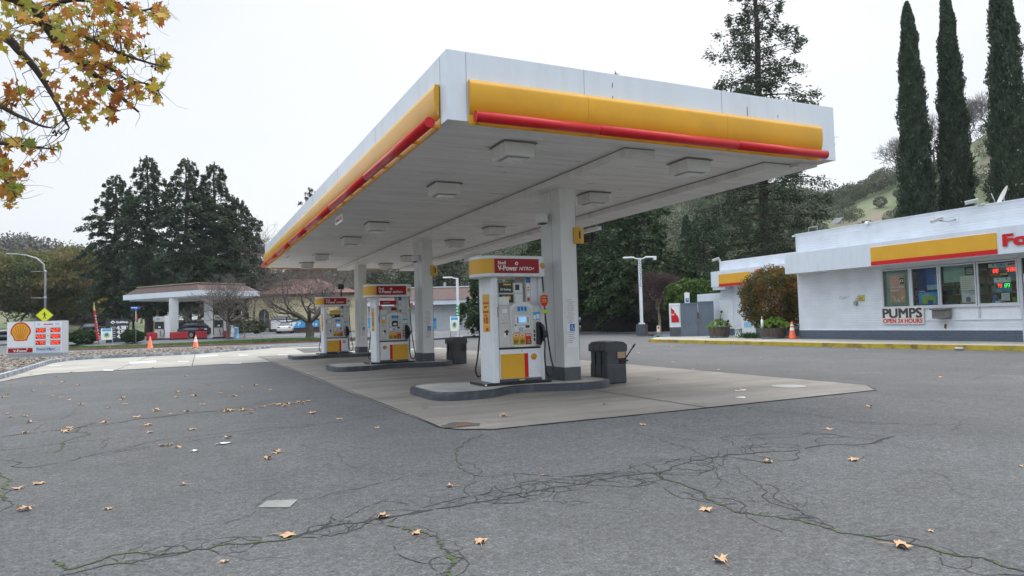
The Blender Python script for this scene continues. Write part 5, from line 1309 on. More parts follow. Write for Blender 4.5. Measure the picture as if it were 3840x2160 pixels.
r=thing('bucket','white plastic bucket beside the left barrel','bucket',(26.3,27.9,ZW)); A=MB(); A.lathe((0,0,0),[(.17,0),(.20,.44),(.215,.44),(.215,.47),(.19,.47),(.17,.05)],'white',18); A.build('pail',r); A=MB(); A.tube([(0,.20,.42)]+[(.0+.22*math.sin(t),.20*math.cos(t),.42-.12*math.sin(t)) for t in np.linspace(.2,2.9,7)]+[(0,-.20,.42)],.006,'silver',4); A.build('handle',r)
def cone(label,x,y,z,h=.75,collar=True,group='orange traffic cones',tilt=0,stake=0,rb=.17):
    r=thing('traffic_cone',label,'traffic cone',(x,y,z),0,group)
    A=MB(); A.lathe((0,0,0),[(rb,.03),(.035,h),(.001,h)],'cone',18); A.build('cone_body',r)
    A=MB(); A.bbox((-.2,-.2,0,.2,.2,.035),'black' if not collar else 'cone',.01); A.build('foot',r)
    if collar:
        A=MB(); k0,k1=.45,.85
        f=lambda t: rb+(.035-rb)*t+.004
        A.lathe((0,0,0),[(f(.48),h*.48),(f(.66),h*.66)],'conewhite',18,True); A.lathe((0,0,0),[(f(.74),h*.74),(f(.84),h*.84)],'conewhite',18); A.build('collar',r)
    if stake: A=MB(); A.tube([(0,0,-stake),(0,0,.05)],.03,'black',6); A.build('stake',r)
    return r
cone('orange traffic cone with dirty white collar at the left corner of the shop',25.55,23.62,ZW,.80)
# lamp poles of the lot
def lotpole(label,x,y,z,h,arms,baseh,rz=0):
    r=thing('lamp_pole',label,'lamp pole',(x,y,z),rz)
    A=MB()
    if baseh>.3: A.lathe((0,0,0),[(.42,0),(.42,baseh)],'greybase',16,False); A.build('foundation',r); A=MB(); A.box(-.2,-.2,baseh,.2,.2,baseh+.1,'white')
    else: A.box(-.32,-.32,0,.32,.32,.08,'white')
    A.box(-.10,-.10,max(baseh,.08),.10,.10,h,'white'); A.build('pole',r)
    for s in arms:
        A=MB(); A.tube([(0,0,h-.08),(s*.3,0,h-.02),(s*.45,0,h+.05)],.05,'white',6); A.bbox((min(s*.4,s*1.2),-.14,h+.0,max(s*.4,s*1.2),.14,h+.11),'white',.04)
        if arms.index(s)==1: A.box(s*1.0,-.16,h-.16,s*1.2,.16,h+.1,'white')
        l_=A.build('lamp_head',r)
        A=MB(); A.box(min(s*.55,s*1.15),-.11,h-.012,max(s*.55,s*1.15),.11,h-.001,'lens'); A.build('lens',l_)
    return r
p=onY(2408,1252,41); lp=lotpole('white double headed lamp pole on a grey round foot before the dark trees',p[0],41,.05,5.6,(-1,1),.82,-YAW)
A=MB()
rg=np.random.RandomState(9)
A.tube([(.07*math.sin(i*2.1)+.02*rg.randn(),-.103,3.5+i*.06) for i in range(34)],.018,'ink',4)
o=A.build('graffiti',lp)
p=onY(1719.5,1264,54); mz=p[2]
lp2=lotpole('white single arm lamp pole beyond the middle column',p[0],54,mz,4.95,(-1,),.1,-YAW)
A=MB(); A.rect(Fr((0,-.105,0)),-.18,1.75,.10,2.62,.002,'green',.01)
for i,t_ in enumerate(('P','2 HR','ONLY')): A.rect(Fr((0,-.105,0)),-.12,2.38-i*.26,.04,2.49-i*.26,.014,'whiteink')
A.build('green_sign',lp2)
p=onY(1706,1225,53.5)
def aframe(label,x,y,z,w_,h,rz,pic='skyblue',grp='white A frame signs with round picture'):
    r=thing('a_frame_sign',label,'A frame sign',(x,y,z),rz,grp)
    A=MB(); 
    for sx in (-1,1):
        A.tube([(sx*w_*.62,-.16,0),(sx*w_*.5,.0,h)],.025,'white',5); A.tube([(sx*w_*.62,.3,0),(sx*w_*.5,.02,h)],.025,'white',5)
    A.build('frame',r); fr=Fr((0,-.10,0),(1,0,0),(0,.12,1)); A=MB(); A.rect(fr,-w_*.56,h*.3,w_*.56,h*.98,0,'cardwhite',.02); A.rect(fr,-w_*.5,h*.82,w_*.5,h*.95,.022,'skyblue'); A.disc(fr,0,h*.58,w_*.32,.022,'lime',16,h*.17); A.disc(fr,0,h*.6,w_*.18,.024,'blue',12,h*.1); A.build('board',r)
    return r
aframe('white A frame sign with round picture at the foot of the middle lamp pole',p[0],53.6,mz,.62,1.75,-.5)
# ------------------------------------------------------------ price sign
a_=gz(26,1350); b2=gz(235.5,1344.5); a_=a_[:2]; b2=b2[:2]; dv=b2-a_; Wd_=np.linalg.norm(dv); rz_=math.atan2(dv[1],dv[0])
ps=thing('price_sign','white station price sign with red shell emblem and red digits on a grey foot','price sign',((a_[0]+b2[0])/2,(a_[1]+b2[1])/2,.0),rz_)
h2=Wd_/2; D_=.45
def sx(x): return -h2+(x-97)/(858-97)*2*h2
def sz(y): return (1077-y)/(1077-572)*2.03+.0
A=MB(); A.box(-h2,0,sz(1000),h2,D_,sz(572),'signtrim'); A.box(-h2+.001,-.004,sz(1000)+.05,h2-.001,-.0005,sz(572)-.04,'white'); A.box(h2-.03,-.012,sz(1000),h2,-.0041,sz(572),'signtrim');A.build('cabinet',ps)
A=MB(); A.box(-h2+.005,.01,-.03,h2-.005,D_-.01,sz(1000)-.001,'signgrey'); A.build('foot',ps)
fs_=Fr((0,-.004,0))
A=MB(); A.rect(fs_,sx(466),sz(1000),sx(474),sz(572),.002,'signtrim',.004); A.rect(fs_,sx(97),sz(915),sx(852),sz(908),.002,'signtrim',.004)
for y in (655,740,822): A.rect(fs_,sx(474),sz(y+3),sx(852),sz(y-3),.002,'signtrim',.004)
A.build('divider',ps)
A=MB(); pecten(A,fs_,sx(283),sz(718),1.10,.004); A.build('emblem',ps)
A=MB(); A.rect(fs_,sx(112),sz(985),sx(448),sz(925),.003,'deepred',.004); text(A,'V-Power',fs_,sx(185),sz(976),sx(375),sz(945),'whiteink',.009,.02); A.disc(fs_,sx(372),sz(937),.035,.009,'whiteink'); A.build('brand_panel',ps)
A=MB(); A.rect(fs_,sx(492),sz(978),sx(828),sz(918),.003,'signpale',.003); text(A,'Food Mart',fs_,sx(503),sz(960),sx(752),sz(930),'blue',.008,.025,.12); A.build('shop_lettering',ps)
A=MB(); text(A,'Gasoline',fs_,sx(598),sz(625),sx(722),sz(603),'redink',.004,.02,.15); [A.rect(fs_,sx(a),sz(b),sx(c),sz(b-5),.004,'greytext') for a,b,c in ((512,611,545),(512,625,553),(750,611,808),(765,625,808))]
for y in (692,774,856): A.rect(fs_,sx(640),sz(y),sx(680),sz(y-8),.004,'greytext')
A.build('small_lettering',ps)
A=MB()
for row,(y,l1,l2) in enumerate(((695,'4.39','4.69'),(778,'4.59','4.89'),(860,'4.79','5.09'))):
    for x,s in ((488,l1),(690,l2)):
        A=MB(); A.rect(fs_,sx(x),sz(y+28),sx(x+136),sz(y-28),.003,'ledbox',.004); x_=x+6
        for ch in s:
            if ch=='.': A.disc(fs_,sx(x_-2),sz(y+20),.012,.010,'ledred',8); continue
            seg7(A,fs_,sx(x_),sz(y+21),.105,.165,ch,'ledred',.010,.24); x_+=35
        seg7(A,fs_,sx(x_+2),sz(y-2),.05,.07,'9','ledred',.010,.25); A.rect(fs_,sx(x_+2),sz(y+18),sx(x_+14),sz(y+12),.010,'ledred')
        A.build('digits',ps)
# ------------------------------------------------------------ street things on the left
def B_(u,s): return base(u,s)
def xl(u,v,s): return onS(u,v,s)
s=66; p=B_(169,s); k=s/FPX
r=thing('street_lamp','tall grey street lamp with a curved arm behind the price sign','street lamp',p,face(169))
top=zat(169,955,s)-p[2]
A=MB(); A.tube([(0,0,0),(0,0,top-2.0),(-.15,0,top-.9),(-.7,0,top-.35),(-1.5,0,top-.08),(-2.15,0,top)],[.13,.09,.085,.08,.06,.05],'galv',10); A.build('pole',r)
A=MB(); A.bbox((-3.1,-.14,top-.05,-2.1,.14,top+.06),'galv',.05); A.build('lamp_head',r)
for v in (1018,1117):
    z=zat(169,v,s)-p[2]; A=MB(); A.tube([(0,0,z),(-1.15,0,z)],.03,'galv',6); A.sphere((0,0,z),.15,'galv',8); A.build('banner_arm',r)
s=60; p=B_(167,s)
r=thing('pedestrian_sign','yellow diamond pedestrian crossing sign rising behind the price sign','road sign',p,face(167)); z0=zat(167,1182,s)-p[2]
hw=105/3.622*s/FPX*.98
A=MB(); A.tube([(0,.06,0),(0,.06,z0+.4)],.04,'galv',6); A.build('post',r); fr=Fr((0,0,z0)); A=MB()
A.prism([(0,-hw),(hw,0),(0,hw),(-hw,0)],fr,-.01,.01,'neon'); A.prism([(0,-hw*.96),(hw*.96,0),(0,hw*.96),(-hw*.96,0)],fr,.0105,.012,'ink'); A.prism([(0,-hw*.92),(hw*.92,0),(0,hw*.92),(-hw*.92,0)],fr,.0125,.014,'neon')
S=hw*.5
A.disc(fr,-.02*S,.62*S+.3*S*.2,.15*S,.016,'ink',12)
for pts in ([(-.22,.5),(.12,.55),(.22,.1),(.16,-.12),(-.12,-.12),(-.15,.1)],[(-.12,-.1),(.03,-.1),(-.02,-.5),(-.28,-1.05),(-.40,-.98),(-.18,-.45)],[(.02,-.1),(.17,-.1),(.22,-.5),(.42,-1.0),(.28,-1.05),(.06,-.5)],[(-.2,.48),(-.14,.35),(-.42,.12),(-.55,.22),(-.48,.28)],[(.14,.5),(.2,.35),(.42,.05),(.36,.0),(.12,.25)]):
    A.prism([(x*S,z*S) for x,z in pts],fr,.015,.016,'ink')
A.build('diamond_plate',r); A=MB(); A.rect(fr,-.30,-hw-.14,.30,-hw-.0,0,'neon',.01); A.build('sub_plate',r)
# yellow arrow plate below
# second station's dark price sign
s=63; p=B_(452,s); fz=face(452); k=s/FPX
r=thing('dark_price_sign','charcoal second station price sign standing in the grass between two round bushes','price sign',p,fz)
def R2u(x): return 350+x/4.14
def R2v(y): return 1000+y/4.14
cx_=lambda x: (R2u(x)-452)*k
cz_=lambda y: zat(452,R2v(y),s)-p[2]
A=MB(); A.box(cx_(278),0,0,cx_(540),.35,cz_(808),'charcoal'); A.box(cx_(225),.05,0,cx_(278)-.001,.6,cz_(820),'charcoal'); A.build('cabinet',r)
fr=Fr((0,0,0)); A=MB()
A.prism([(cx_(x),cz_(y)) for x,y in ((285,862),(320,832),(350,860),(320,890))],fr,.001,.01,'whiteink'); A.rect(fr,cx_(310),cz_(875),cx_(330),cz_(855),.011,'charcoal')
text(A,'QuikStop',fr,cx_(360),cz_(884),cx_(525),cz_(845),'whiteink',.004,.04); A.build('shop_lettering',r)
A=MB()
for (x,y,t_) in ((372,975,'4.38'),(378,1042,'4.58'),(378,1108,'4.78')):
    text(A,t_,fr,cx_(x),cz_(y),cx_(x+122),cz_(y-55),'whiteink',.004,.05); text(A,'9',fr,cx_(507),cz_(y-32),cx_(522),cz_(y-55),'whiteink',.004,.02); A.rect(fr,cx_(285),cz_(y-35),cx_(355),cz_(y-42),.004,'whiteink'); A.rect(fr,cx_(285),cz_(y-5),cx_(355),cz_(y-12),.004,'whiteink')
A.build('prices',r)
s=61.5; p=B_(359,s); k=s/FPX
r=thing('feather_flag','red and yellow feather flag leaning beside the dark price sign','flag',p,face(359)); F2=lambda x,y: ((R2u(x)-359)*k,zat(359,R2v(y),s)-p[2])
fr=Fr((0,0,0)); A=MB(); P=[F2(x,y) for x,y in ((5,680),(35,690),(60,880),(85,1050),(100,1140),(60,1160),(42,1090),(35,980),(20,800))]
A.prism(P,fr,0,.02,'flagred'); P=[F2(x,y) for x,y in ((12,556),(22,600),(35,684),(5,674),(5,620))]; A.prism(P,fr,0,.02,'goldsign'); 
for i,ch in enumerate('BREAKFAST'): 
    x,y=F2(26+i*6,760+i*45); text(A,ch,fr,x+.02,y-.12,x+.12,y+.05,'whiteink',.022,.0)
A.build('cloth',r); A=MB(); a=F2(12,556);b=F2(80,1215); A.tube([(b[0],.03,0),((a[0]+b[0])/2,.03,(a[1])/2),(a[0],.03,a[1])],.025,'galv',5); A.build('pole',r)
s=60.5; p=B_(400,s); aframe('white A frame sign with round picture beside the dark price sign',p[0],p[1],p[2],.75,1.45,face(400))
s=60; p=B_(509.5,s); k=s/FPX
r=thing('street_name_sign','slim post with blue street name plates left of the cones','street sign',p,face(510)); h=zat(510,1158,s)-p[2]
A=MB(); A.tube([(0,0,0),(0,0,h)],.035,'galv',6); A.build('post',r)
A=MB(); A.box(-.42,-.02,h-.02,.32,.0,h+.20,'bluesign'); fr=Fr((-.42,-.021,h)); [A.rect(fr,.08+.16*i,.05,.19+.16*i,.14,.002,'whiteink') for i in range(3)]; A.build('name_plate',r); A=MB(); A.box(-.015,-.3,h-.22,.015,.4,h-.05,'bluesign'); A.build('name_plate',r); A=MB(); A.box(.05,-.02,h-1.0,.14,0,h-.45,'redink'); A.build('side_plate',r)
for lab,u,x,st in (('plain orange traffic cone on the stones, left of the pair',563,.0,.0),('orange traffic cone with dirty white bands on the stones, right of the pair',734,.0,.0)):
    s=50.5 if u<600 else 51; p=xl(u,1300 if u>600 else 1308,s); p[2]=zat(u,1309 if u<600 else 1302,s)
    cone(lab,p[0],p[1],p[2],.93 if u<600 else .88,u>600,stake=max(.05,p[2]-.08),rb=.2)
s=62.5
def station2():
    s=66; k=s/FPX; p=B_(746,s)
    r=thing('second_canopy','white canopy with brown mansard roof over the second station','canopy',p,0)
    # plan corners from columns of the photograph at real depth
    n0=xl(746,1250,66); lf=xl(461,1250,72); rt=xl(975,1250,71); bk=lf+rt-n0
    zb,zt_=zat(746,1107.5,66),zat(746,1087,66); zr=zat(746,1060,66)
    C=[n0[:2],rt[:2],bk[:2],lf[:2]]; cen=sum(C)/4; o=np.array(p)
    def ring(f,z): return [(*(cen+(c-cen)*f),z) for c in C]
    def shell(rings,m,name,par,top=True,bot=False):
        vs=[v for rg_ in rings for v in rg_]; fs=[(i*4+j,i*4+(j+1)%4,(i+1)*4+(j+1)%4,(i+1)*4+j) for i in range(len(rings)-1) for j in range(4)]
        if top: fs.append(tuple(range(len(vs)-4,len(vs))))
        if bot: fs.append((3,2,1,0))
        A=MB(); A.add(vs,fs,m); return A.build(name,par,True)
    shell([ring(1,zb),ring(1,zt_)],'fascia','fascia',r,True,True); shell([ring(.985,zt_+.01),ring(.78,zr),ring(.78,zr+.06)],'shingle','roof',r); shell([ring(.80,zr+.062),ring(.80,zr+.12)],'stucco2','ridge_trim',r,True,True)
    shell([ring(.9,zb-.14),ring(.9,zb-.005)],'soffit','soffit',r,False,True)
    for (u,w_,s2) in ((652,.85,68.5),(782,.8,69)):
        q_=xl(u,1250,s2); A=MB(); A.box(q_[0]-w_/2,q_[1]-w_/2,tz(q_[0],q_[1]),q_[0]+w_/2,q_[1]+w_/2,zb-.145,'colwhite'); A.build('column',r,True)
    return zb
z2=station2()
def pump2(label,u,s,flip=1):
    p=B_(u,s); r=thing('distant_fuel_pump',label,'fuel pump',(p[0],p[1],p[2]),face(u),'fuel pumps of the second station')
    A=MB(); A.box(-.42,-.3,.15,.42,.3,2.25,'beige'); A.build('cabinet',r); A=MB(); A.box(-.40,-.33,1.05,.38,-.3005,1.75,'blackpanel'); A.box(-.1,-.345,1.15,.1,-.331,1.3,'cardwhite'); A.box(-.25,-.33,1.9,.0,-.301,2.1,'greytext'); A.build('panel',r)
    A=MB(); A.prism([(.45,.1),(.95,.1),(.98,.6),(.9,1.6),(.75,2.3),(.45,2.35)],Fr((0,0,0)),-.3,.3,'white'); A.build('side_fin',r)
    A=MB(); A.box(-.55,-.5,0,1.1,.5,.14,'black'); A.build('base',r); A=MB(); A.tube([(.3,-.34,1.2),(.42,-.42,.8),(.35,-.42,.35),(.15,-.42,.3),(.05,-.38,.9)],.03,'black',5); A.build('hose',r)
    return r
pump2('white fuel pump under the left part of the brown roofed canopy',598,66.5); pump2('white fuel pump with curved fin under the right part of the brown roofed canopy',820,66.5)
for u,w_,lb in ((570,.9,'red bollard block left of the distant left pump'),(671,1.6,'wide red block between the distant column and the dark car'),(754,1.0,'red block left of the right distant column'),(848,.55,'red block under the fin of the right distant pump')):
    s=65.3; p=B_(u,s); r=thing('red_block',lb,'kerb block',p,face(u),'red blocks under the second canopy'); A=MB(); A.bbox((-w_/2,-.2,0,w_/2,.2,.72),'redblock',.03); A.build('block',r); A=MB(); A.box(-w_/2-.03,-.25,0,w_/2+.03,.25,.12,'black'); A.build('foot',r)
# ------------------------------------------------------------ vehicles
def car(name,label,loc,rz,L,Wc,Hc,body,kind='sedan',group=None,cat='car'):
    r=thing(name,label,cat,loc,rz,group)
    zb=.22; bl=Hc*.60
    if kind=='sedan': low=[(-L/2,.35),(-L/2+.05,.30),(L/2-.1,.28),(L/2,.45),(L/2-.05,.68),(L/2-.9,.86),(L*.18,bl),(-L*.28,bl+.04),(-L/2+.1,bl+.06),(-L/2,.75)]; gh=[(L*.20,bl-.02),(L*.04,Hc),(-L*.17,Hc),(-L*.36,bl+.03)]
    elif kind=='truck': low=[(-L/2,.5),(L/2-.05,.45),(L/2,.7),(L/2-.05,1.05),(L*.2,1.15),(-L/2,1.15)]; gh=[(L*.2,1.12),(L*.08,Hc),(-L*.14,Hc),(-L*.18,1.12)]
    else: low=[(-L/2,.4),(L/2-.1,.35),(L/2,.55),(L/2-.05,.85),(L*.25,bl+.05),(-L/2+.03,bl+.1),(-L/2,.8)]; gh=[(L*.24,bl+.02),(L*.08,Hc),(-L*.38,Hc-.02),(-L/2+.08,bl+.08)]
    def loft(pts,w0,w1,m,name_,bev):
        bm=bmesh.new(); zs=[p[1] for p in pts]; za,zb_=min(zs),max(zs)
        A_=[];B2=[]
        for x,z in pts:
            w=w0+(w1-w0)*(z-za)/(zb_-za); A_.append(bm.verts.new((x,-w/2,z))); B2.append(bm.verts.new((x,w/2,z)))
        bm.faces.new(A_); bm.faces.new(B2[::-1]); k=len(pts)
        for i in range(k): bm.faces.new((A_[i],A_[(i+1)%k],B2[(i+1)%k],B2[i]))
        bmesh.ops.recalc_face_normals(bm,faces=bm.faces[:]); bmesh.ops.bevel(bm,geom=bm.edges[:],offset=bev,segments=2,affect='EDGES'); A=MB(); A.bm(bm,m,True); return A.build(name_,r)
    loft(low,Wc,Wc*.95,body,'body',.07); loft(gh,Wc*.90,Wc*.70,body,'cabin',.06)
    gx=[(x,z) for x,z in gh]; 
    def ins(k,dx): 
        c=np.mean(gx,0); return [tuple(c+(np.array(p)-c)*np.array(k)) for p in gx]
    loft(ins((.86,.70),0),Wc*.90+.0,Wc*.74+.03,'carglass','side_window',.01)
    # rear and front glass
    (x0,z0),(x1,z1)=gh[3],gh[2]; w0,w1=Wc*.42,Wc*.33
    def gl(x0,z0,x1,z1,s,nm):
        A=MB(); t=.16; P=[]
        for f_ in (t,1-t*.8): X=x0+(x1-x0)*f_+s*.02; Z=z0+(z1-z0)*f_+.012; w=w0+(w1-w0)*f_-.03; P.append((X,-w,Z,w))
        A.add([(P[0][0],P[0][1],P[0][2]),(P[0][0],P[0][3],P[0][2]),(P[1][0],P[1][3],P[1][2]),(P[1][0],P[1][1],P[1][2])],[(0,1,2,3)],'carglass'); A.build(nm,r)
    gl(x0,z0,x1,z1,-1,'rear_window'); (x0,z0),(x1,z1)=gh[0],gh[1]; gl(x0,z0,x1,z1,1,'windscreen')
    for sx_ in (-1,1):
        for sy in (-1,1):
            A=MB(); rr=.33 if kind=='sedan' else .38; c=(sx_*L*.31,sy*(Wc/2-.11),rr)
            A.tube([(c[0],c[1]-.11,rr),(c[0],c[1]+.11,rr)],rr,'tyre',18,True,False); t_=A.build('wheel',r); A=MB(); A.tube([(c[0],c[1]+sy*.112,rr),(c[0],c[1]+sy*.12,rr)],rr*.6,'silver',12); A.build('rim',t_)
    zt=bl-.05 if kind!='truck' else 1.0
    for sy in (-1,1):
        A=MB(); A.box(-L/2-.012,min(sy*.45*Wc,sy*.28*Wc),zt-.10,-L/2+.05,max(sy*.45*Wc,sy*.28*Wc),zt+.04,'tail'); A.build('tail_lamp',r)
        A=MB(); A.box(L/2-.1,min(sy*.45*Wc,sy*.3*Wc),.62,L/2-.01,max(sy*.45*Wc,sy*.3*Wc),.75,'lens'); A.build('headlight',r)
        A=MB(); A.bbox((L*.15,min(sy*(Wc/2),sy*(Wc/2+.16)),bl,L*.15+.12,max(sy*(Wc/2),sy*(Wc/2+.16)),bl+.14),body,.03); A.build('mirror',r)
    A=MB(); A.box(-L/2-.015,-.16,zt-.12,-L/2-.001,.16,zt,'cardwhite'); A.build('number_plate',r)
    return r
s=88; p=B_(1071,s)
car('parked_sedan','white sedan parked nose in by the blue banner, seen from behind',p,face(1071)+PI/2-.08,4.7,1.82,1.46,'carwhite','sedan')
s=69; p=B_(705,s); car('parked_suv','dark blue sport utility car filling up between the distant pumps',p,face(705)+PI/2+.75,4.6,1.9,1.72,'cardark','suv',None,'car')
s=78; p=B_(334,s); car('pickup_truck','black pickup truck on the street behind the red feather flag',p,face(334)+.1+PI,5.4,1.95,1.85,'carblack','truck',None,'pickup truck')
s=92; p=B_(397,s); car('parked_hatchback','silver grey car far down the street behind the A frame sign',p,face(397)+.2,4.5,1.8,1.5,'greycar','suv')
s=78; p=B_(2196,s); p[2]=zat(2196,1222,s); car('parked_crossover','white car parked beyond the dark redwood trunk at the right',p,face(2196)+2.6,4.4,1.8,1.6,'carwhite','suv')
s=64; p=B_(8,s); car('passing_car','dark car at the left picture edge behind the price sign',p,face(8)+.1,4.4,1.8,1.5,'cardark','suv')
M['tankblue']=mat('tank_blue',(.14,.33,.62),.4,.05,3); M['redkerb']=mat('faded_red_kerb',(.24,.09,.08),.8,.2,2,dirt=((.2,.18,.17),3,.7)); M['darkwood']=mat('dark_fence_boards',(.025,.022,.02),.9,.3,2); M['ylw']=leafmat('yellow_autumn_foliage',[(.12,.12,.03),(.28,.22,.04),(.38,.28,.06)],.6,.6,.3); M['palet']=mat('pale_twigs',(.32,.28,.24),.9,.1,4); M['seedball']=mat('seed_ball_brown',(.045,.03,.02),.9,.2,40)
# ------------------------------------------------------------ cream building with tiled roofs
s=92; k=s/FPX; p=B_(956,s); fz=0
def R3u(x): return 850+x/3.623
def R3v(y): return 1000+y/3.623
cb=thing('cream_building','cream stucco building with red tiled roofs and an arched doorway','building',p,-YAW-.0)
U_c=956
bx=lambda x: (R3u(x)-U_c)*k; bz=lambda y: zat(U_c,R3v(y)+ (0),s)-p[2]
# the face is turned square to the view; x to the right, y away
x0,x1=bx(385),bx(1760); zt_=bz(420)
A=MB(); A.box(x0,0,0,bx(428),.4,zt_,'stucco'); A.box(bx(578),0,0,x1,.4,zt_,'stucco')
arc=[(bx(428),bz(660))]; cxa=(bx(428)+bx(578))/2; ra=(bx(578)-bx(428))/2
arc=[(cxa-ra*math.cos(t),bz(655)+ra*1.0*math.sin(t)) for t in np.linspace(0,PI,15)]
A.prism([(bx(428),zt_)]+arc+[(bx(578),zt_)],Fr((0,.4,0)),0,.4,'stucco') if False else None
pts=arc+[(bx(578),zt_),(bx(428),zt_)]
A.prism(pts,Fr((0,.2,0)),-.2,.2,'stucco'); A.box(x0,.4,0,x1,18,zt_,'stucco'); A.build('wall',cb)
A=MB(); A.box(bx(428),.36,0,bx(578),.39,bz(560),'interior'); A.box(bx(500),.30,0,bx(510),.34,bz(600),'greytext'); A.box(bx(475),-.8,0,bx(600),0,bz(838),'stucco2'); A.build('arched_door',cb)
A=MB(); A.box(x0,-.10,bz(552),x1,-.001,bz(545),'stucco2'); A.box(bx(598),-.08,0,bx(606),-.002,bz(552),'stucco2'); A.box(x0-.1,-.6,zt_,x1+.1,.0,zt_+.35,'shingle'); A.build('trim',cb)
def roofhip(xa,xb,ya,yb,z0,z1,f,m,nm,par):
    cx,cy=(xa+xb)/2,(ya+yb)/2; A=MB(); v=[(xa,ya,z0),(xb,ya,z0),(xb,yb,z0),(xa,yb,z0)]; w2=(xb-xa)/2*f
    v+=[(cx-w2,cy-.3,z1),(cx+w2,cy-.3,z1),(cx+w2,cy+.3,z1),(cx-w2,cy+.3,z1)]
    A.add(v,[(0,1,5,4),(1,2,6,5),(2,3,7,6),(3,0,4,7),(4,5,6,7),(3,2,1,0)],m); return A.build(nm,par)
roofhip(x0-.8,x1+.8,-.8,8,zt_+.351,bz(245)+.2,.25,'tile','roof',cb)
A=MB(); A.box(bx(450),3.5,zt_,bx(1240),10,bz(232),'stucco'); A.build('upper_wall',cb)
roofhip(bx(425),bx(1262),3.2,10.3,bz(235),bz(140),.5,'tile','upper_roof',cb)
A=MB()
for i in range(5): # arcade receding at the left
    xx=bx(170)+i*(bx(345)-bx(170))/4; yy=-.3+(4-i)*1.9
    A.box(xx-.22,yy-.2,0,xx+.22,yy+.2,bz(620),'stucco2'); A.prism([(xx-.55,bz(480)),(xx+.55,bz(480)),(xx+.35,bz(560)),(xx+.22,bz(620)),(xx-.22,bz(620)),(xx-.35,bz(560))],Fr((0,yy,0)),-.2,.2,'stucco2')
A.box(bx(140),-.5,bz(480),bx(384),9,bz(440),'stucco2'); A.box(bx(130),-.8,bz(440),bx(384),9,bz(415),'shingle'); A.box(bx(170),8.5,0,bx(384),9,bz(480),'interior'); A.build('arcade',cb)
A=MB(); 
for i in range(6): A.bbox((bx(632+i*49),-.5,bz(728),bx(678+i*49),-.01,bz(685)),'galv',.03)
A.build('meter_cabinet',cb)
A=MB(); A.box(bx(620),-1.1,0,bx(640),-.02,bz(735),'shingle'); A.box(bx(620),-1.1,0,bx(1290),-1.0,bz(728),'shingle'); A.build('board_fence',cb)
def local(o,x,y,z): c,s_=math.cos(o.rotation_euler.z),math.sin(o.rotation_euler.z); return (o.location.x+c*x-s_*y,o.location.y+s_*x+c*y,o.location.z+z)
bnr=thing('blue_banner','wide white and blue banner hung on the fence behind the white sedan','banner',local(cb,bx(960),-1.18,0),-YAW)
ox=bx(960); A=MB(); fr=Fr((-ox,0,0))
A.prism([(bx(640),bz(855)),(bx(980),bz(845)),(bx(985),bz(738)),(bx(640),bz(738))],fr,-.03,.0,'cardwhite'); A.prism([(bx(930),bz(848)),(bx(1285),bz(840)),(bx(1285),bz(752)),(bx(960),bz(738)),(bx(985),bz(780))],fr,.003,.02,'skyblue'); text(A,'P',fr,bx(1010),bz(815),bx(1040),bz(770),'whiteink',.024,.05)
for a in (1150,1195,1240): A.rect(fr,bx(a),bz(820),bx(a+22),bz(790),.024,'whiteink')
A.build('banner_cloth',bnr)
pk=thing('picket_fence','cream picket fence left of the clipped dark hedge','fence',local(cb,bx(190),-2.2,0),-YAW); A=MB(); o_=bx(190)
for i in range(13): x=bx(62)+i*(bx(305)-bx(62))/12-o_; A.box(x-.07,-.03,0,x+.07,.03,bz(765),'stucco2')
A.box(bx(60)-o_,-.05,bz(800),bx(307)-o_,-.031,bz(785),'stucco2'); A.box(bx(60)-o_,-.05,bz(862),bx(307)-o_,-.031,bz(848),'stucco2'); A.build('pickets',pk)
shrub('clipped_hedge','clipped dark hedge under the arched doorway',local(cb,bx(390),-2.6,0),2.0,1.0,.85,5,'hedge',3500,.22,boxy=4,stem=False)
for i,(x,lb) in enumerate(((400,'pale wheel stop left of the white sedan'),(690,'pale wheel stop under the white sedan'))):
    r=thing('wheel_stop',lb,'wheel stop',local(cb,bx(x),-3.6,0),-YAW,'wheel stops by the cream building'); A=MB(); A.prism([(-1,0),(1,0),(.95,.14),(-.95,.14)],Fr((0,0,0)),-.1,.1,'stone'); A.build('block',r)
# parking lines
A=MB()
for u,v,w_ in ((925,1273,20),(1050,1268,20),(1180,1266,18),(1235,1266,16)):
    q1=onS(u-w_,v,70);q2=onS(u+w_,v,70); z=tz(q1[0],q1[1])+.03; dd=np.array([.9,-.42,0])*1.0
    c=(q1+q2)/2; a=c-dd; b_=c+dd; nrm=np.array([.42,.9,0])*.35; A.add([(*(a-nrm)[:2],z),(*(b_-nrm)[:2],z),(*(b_+nrm)[:2],z),(*(a+nrm)[:2],z)],[(0,1,2,3)],'rwhite')
struct(A.build('parking_marks'),'white parking stall marks in front of the cream building','marking')
# blue tank and little sign by bare tree
s=64; p=B_(882,s); r=thing('blue_tank','upright light blue cylinder beside the left bare tree','tank',p); A=MB(); A.lathe((0,0,0),[(.30,0),(.30,.9),(.25,1.02),(.01,1.08)],'tankblue',14); A.build('tank',r)
s=62.5; p=B_(869,s); r=thing('small_white_sign','narrow white sign leaning by the left bare tree','sign',p,face(869)); A=MB(); A.prism([(-.16,.25),(.16,.2),(.12,1.25),(-.12,1.3)],Fr((0,0,0)),-.02,.02,'cardwhite'); A.prism([(-.13,.3),(-.09,.3),(-.07,1.2),(-.11,1.2)],Fr((0,0,0)),.021,.03,'ink'); A.build('plate',r)
s=57.5; p=B_(877,s); r=thing('delineator_post','thin grey post in the stones right of the cones','post',p); A=MB(); A.tube([(0,0,0),(0,0,1.35)],.035,'galv',6); A.build('post',r)
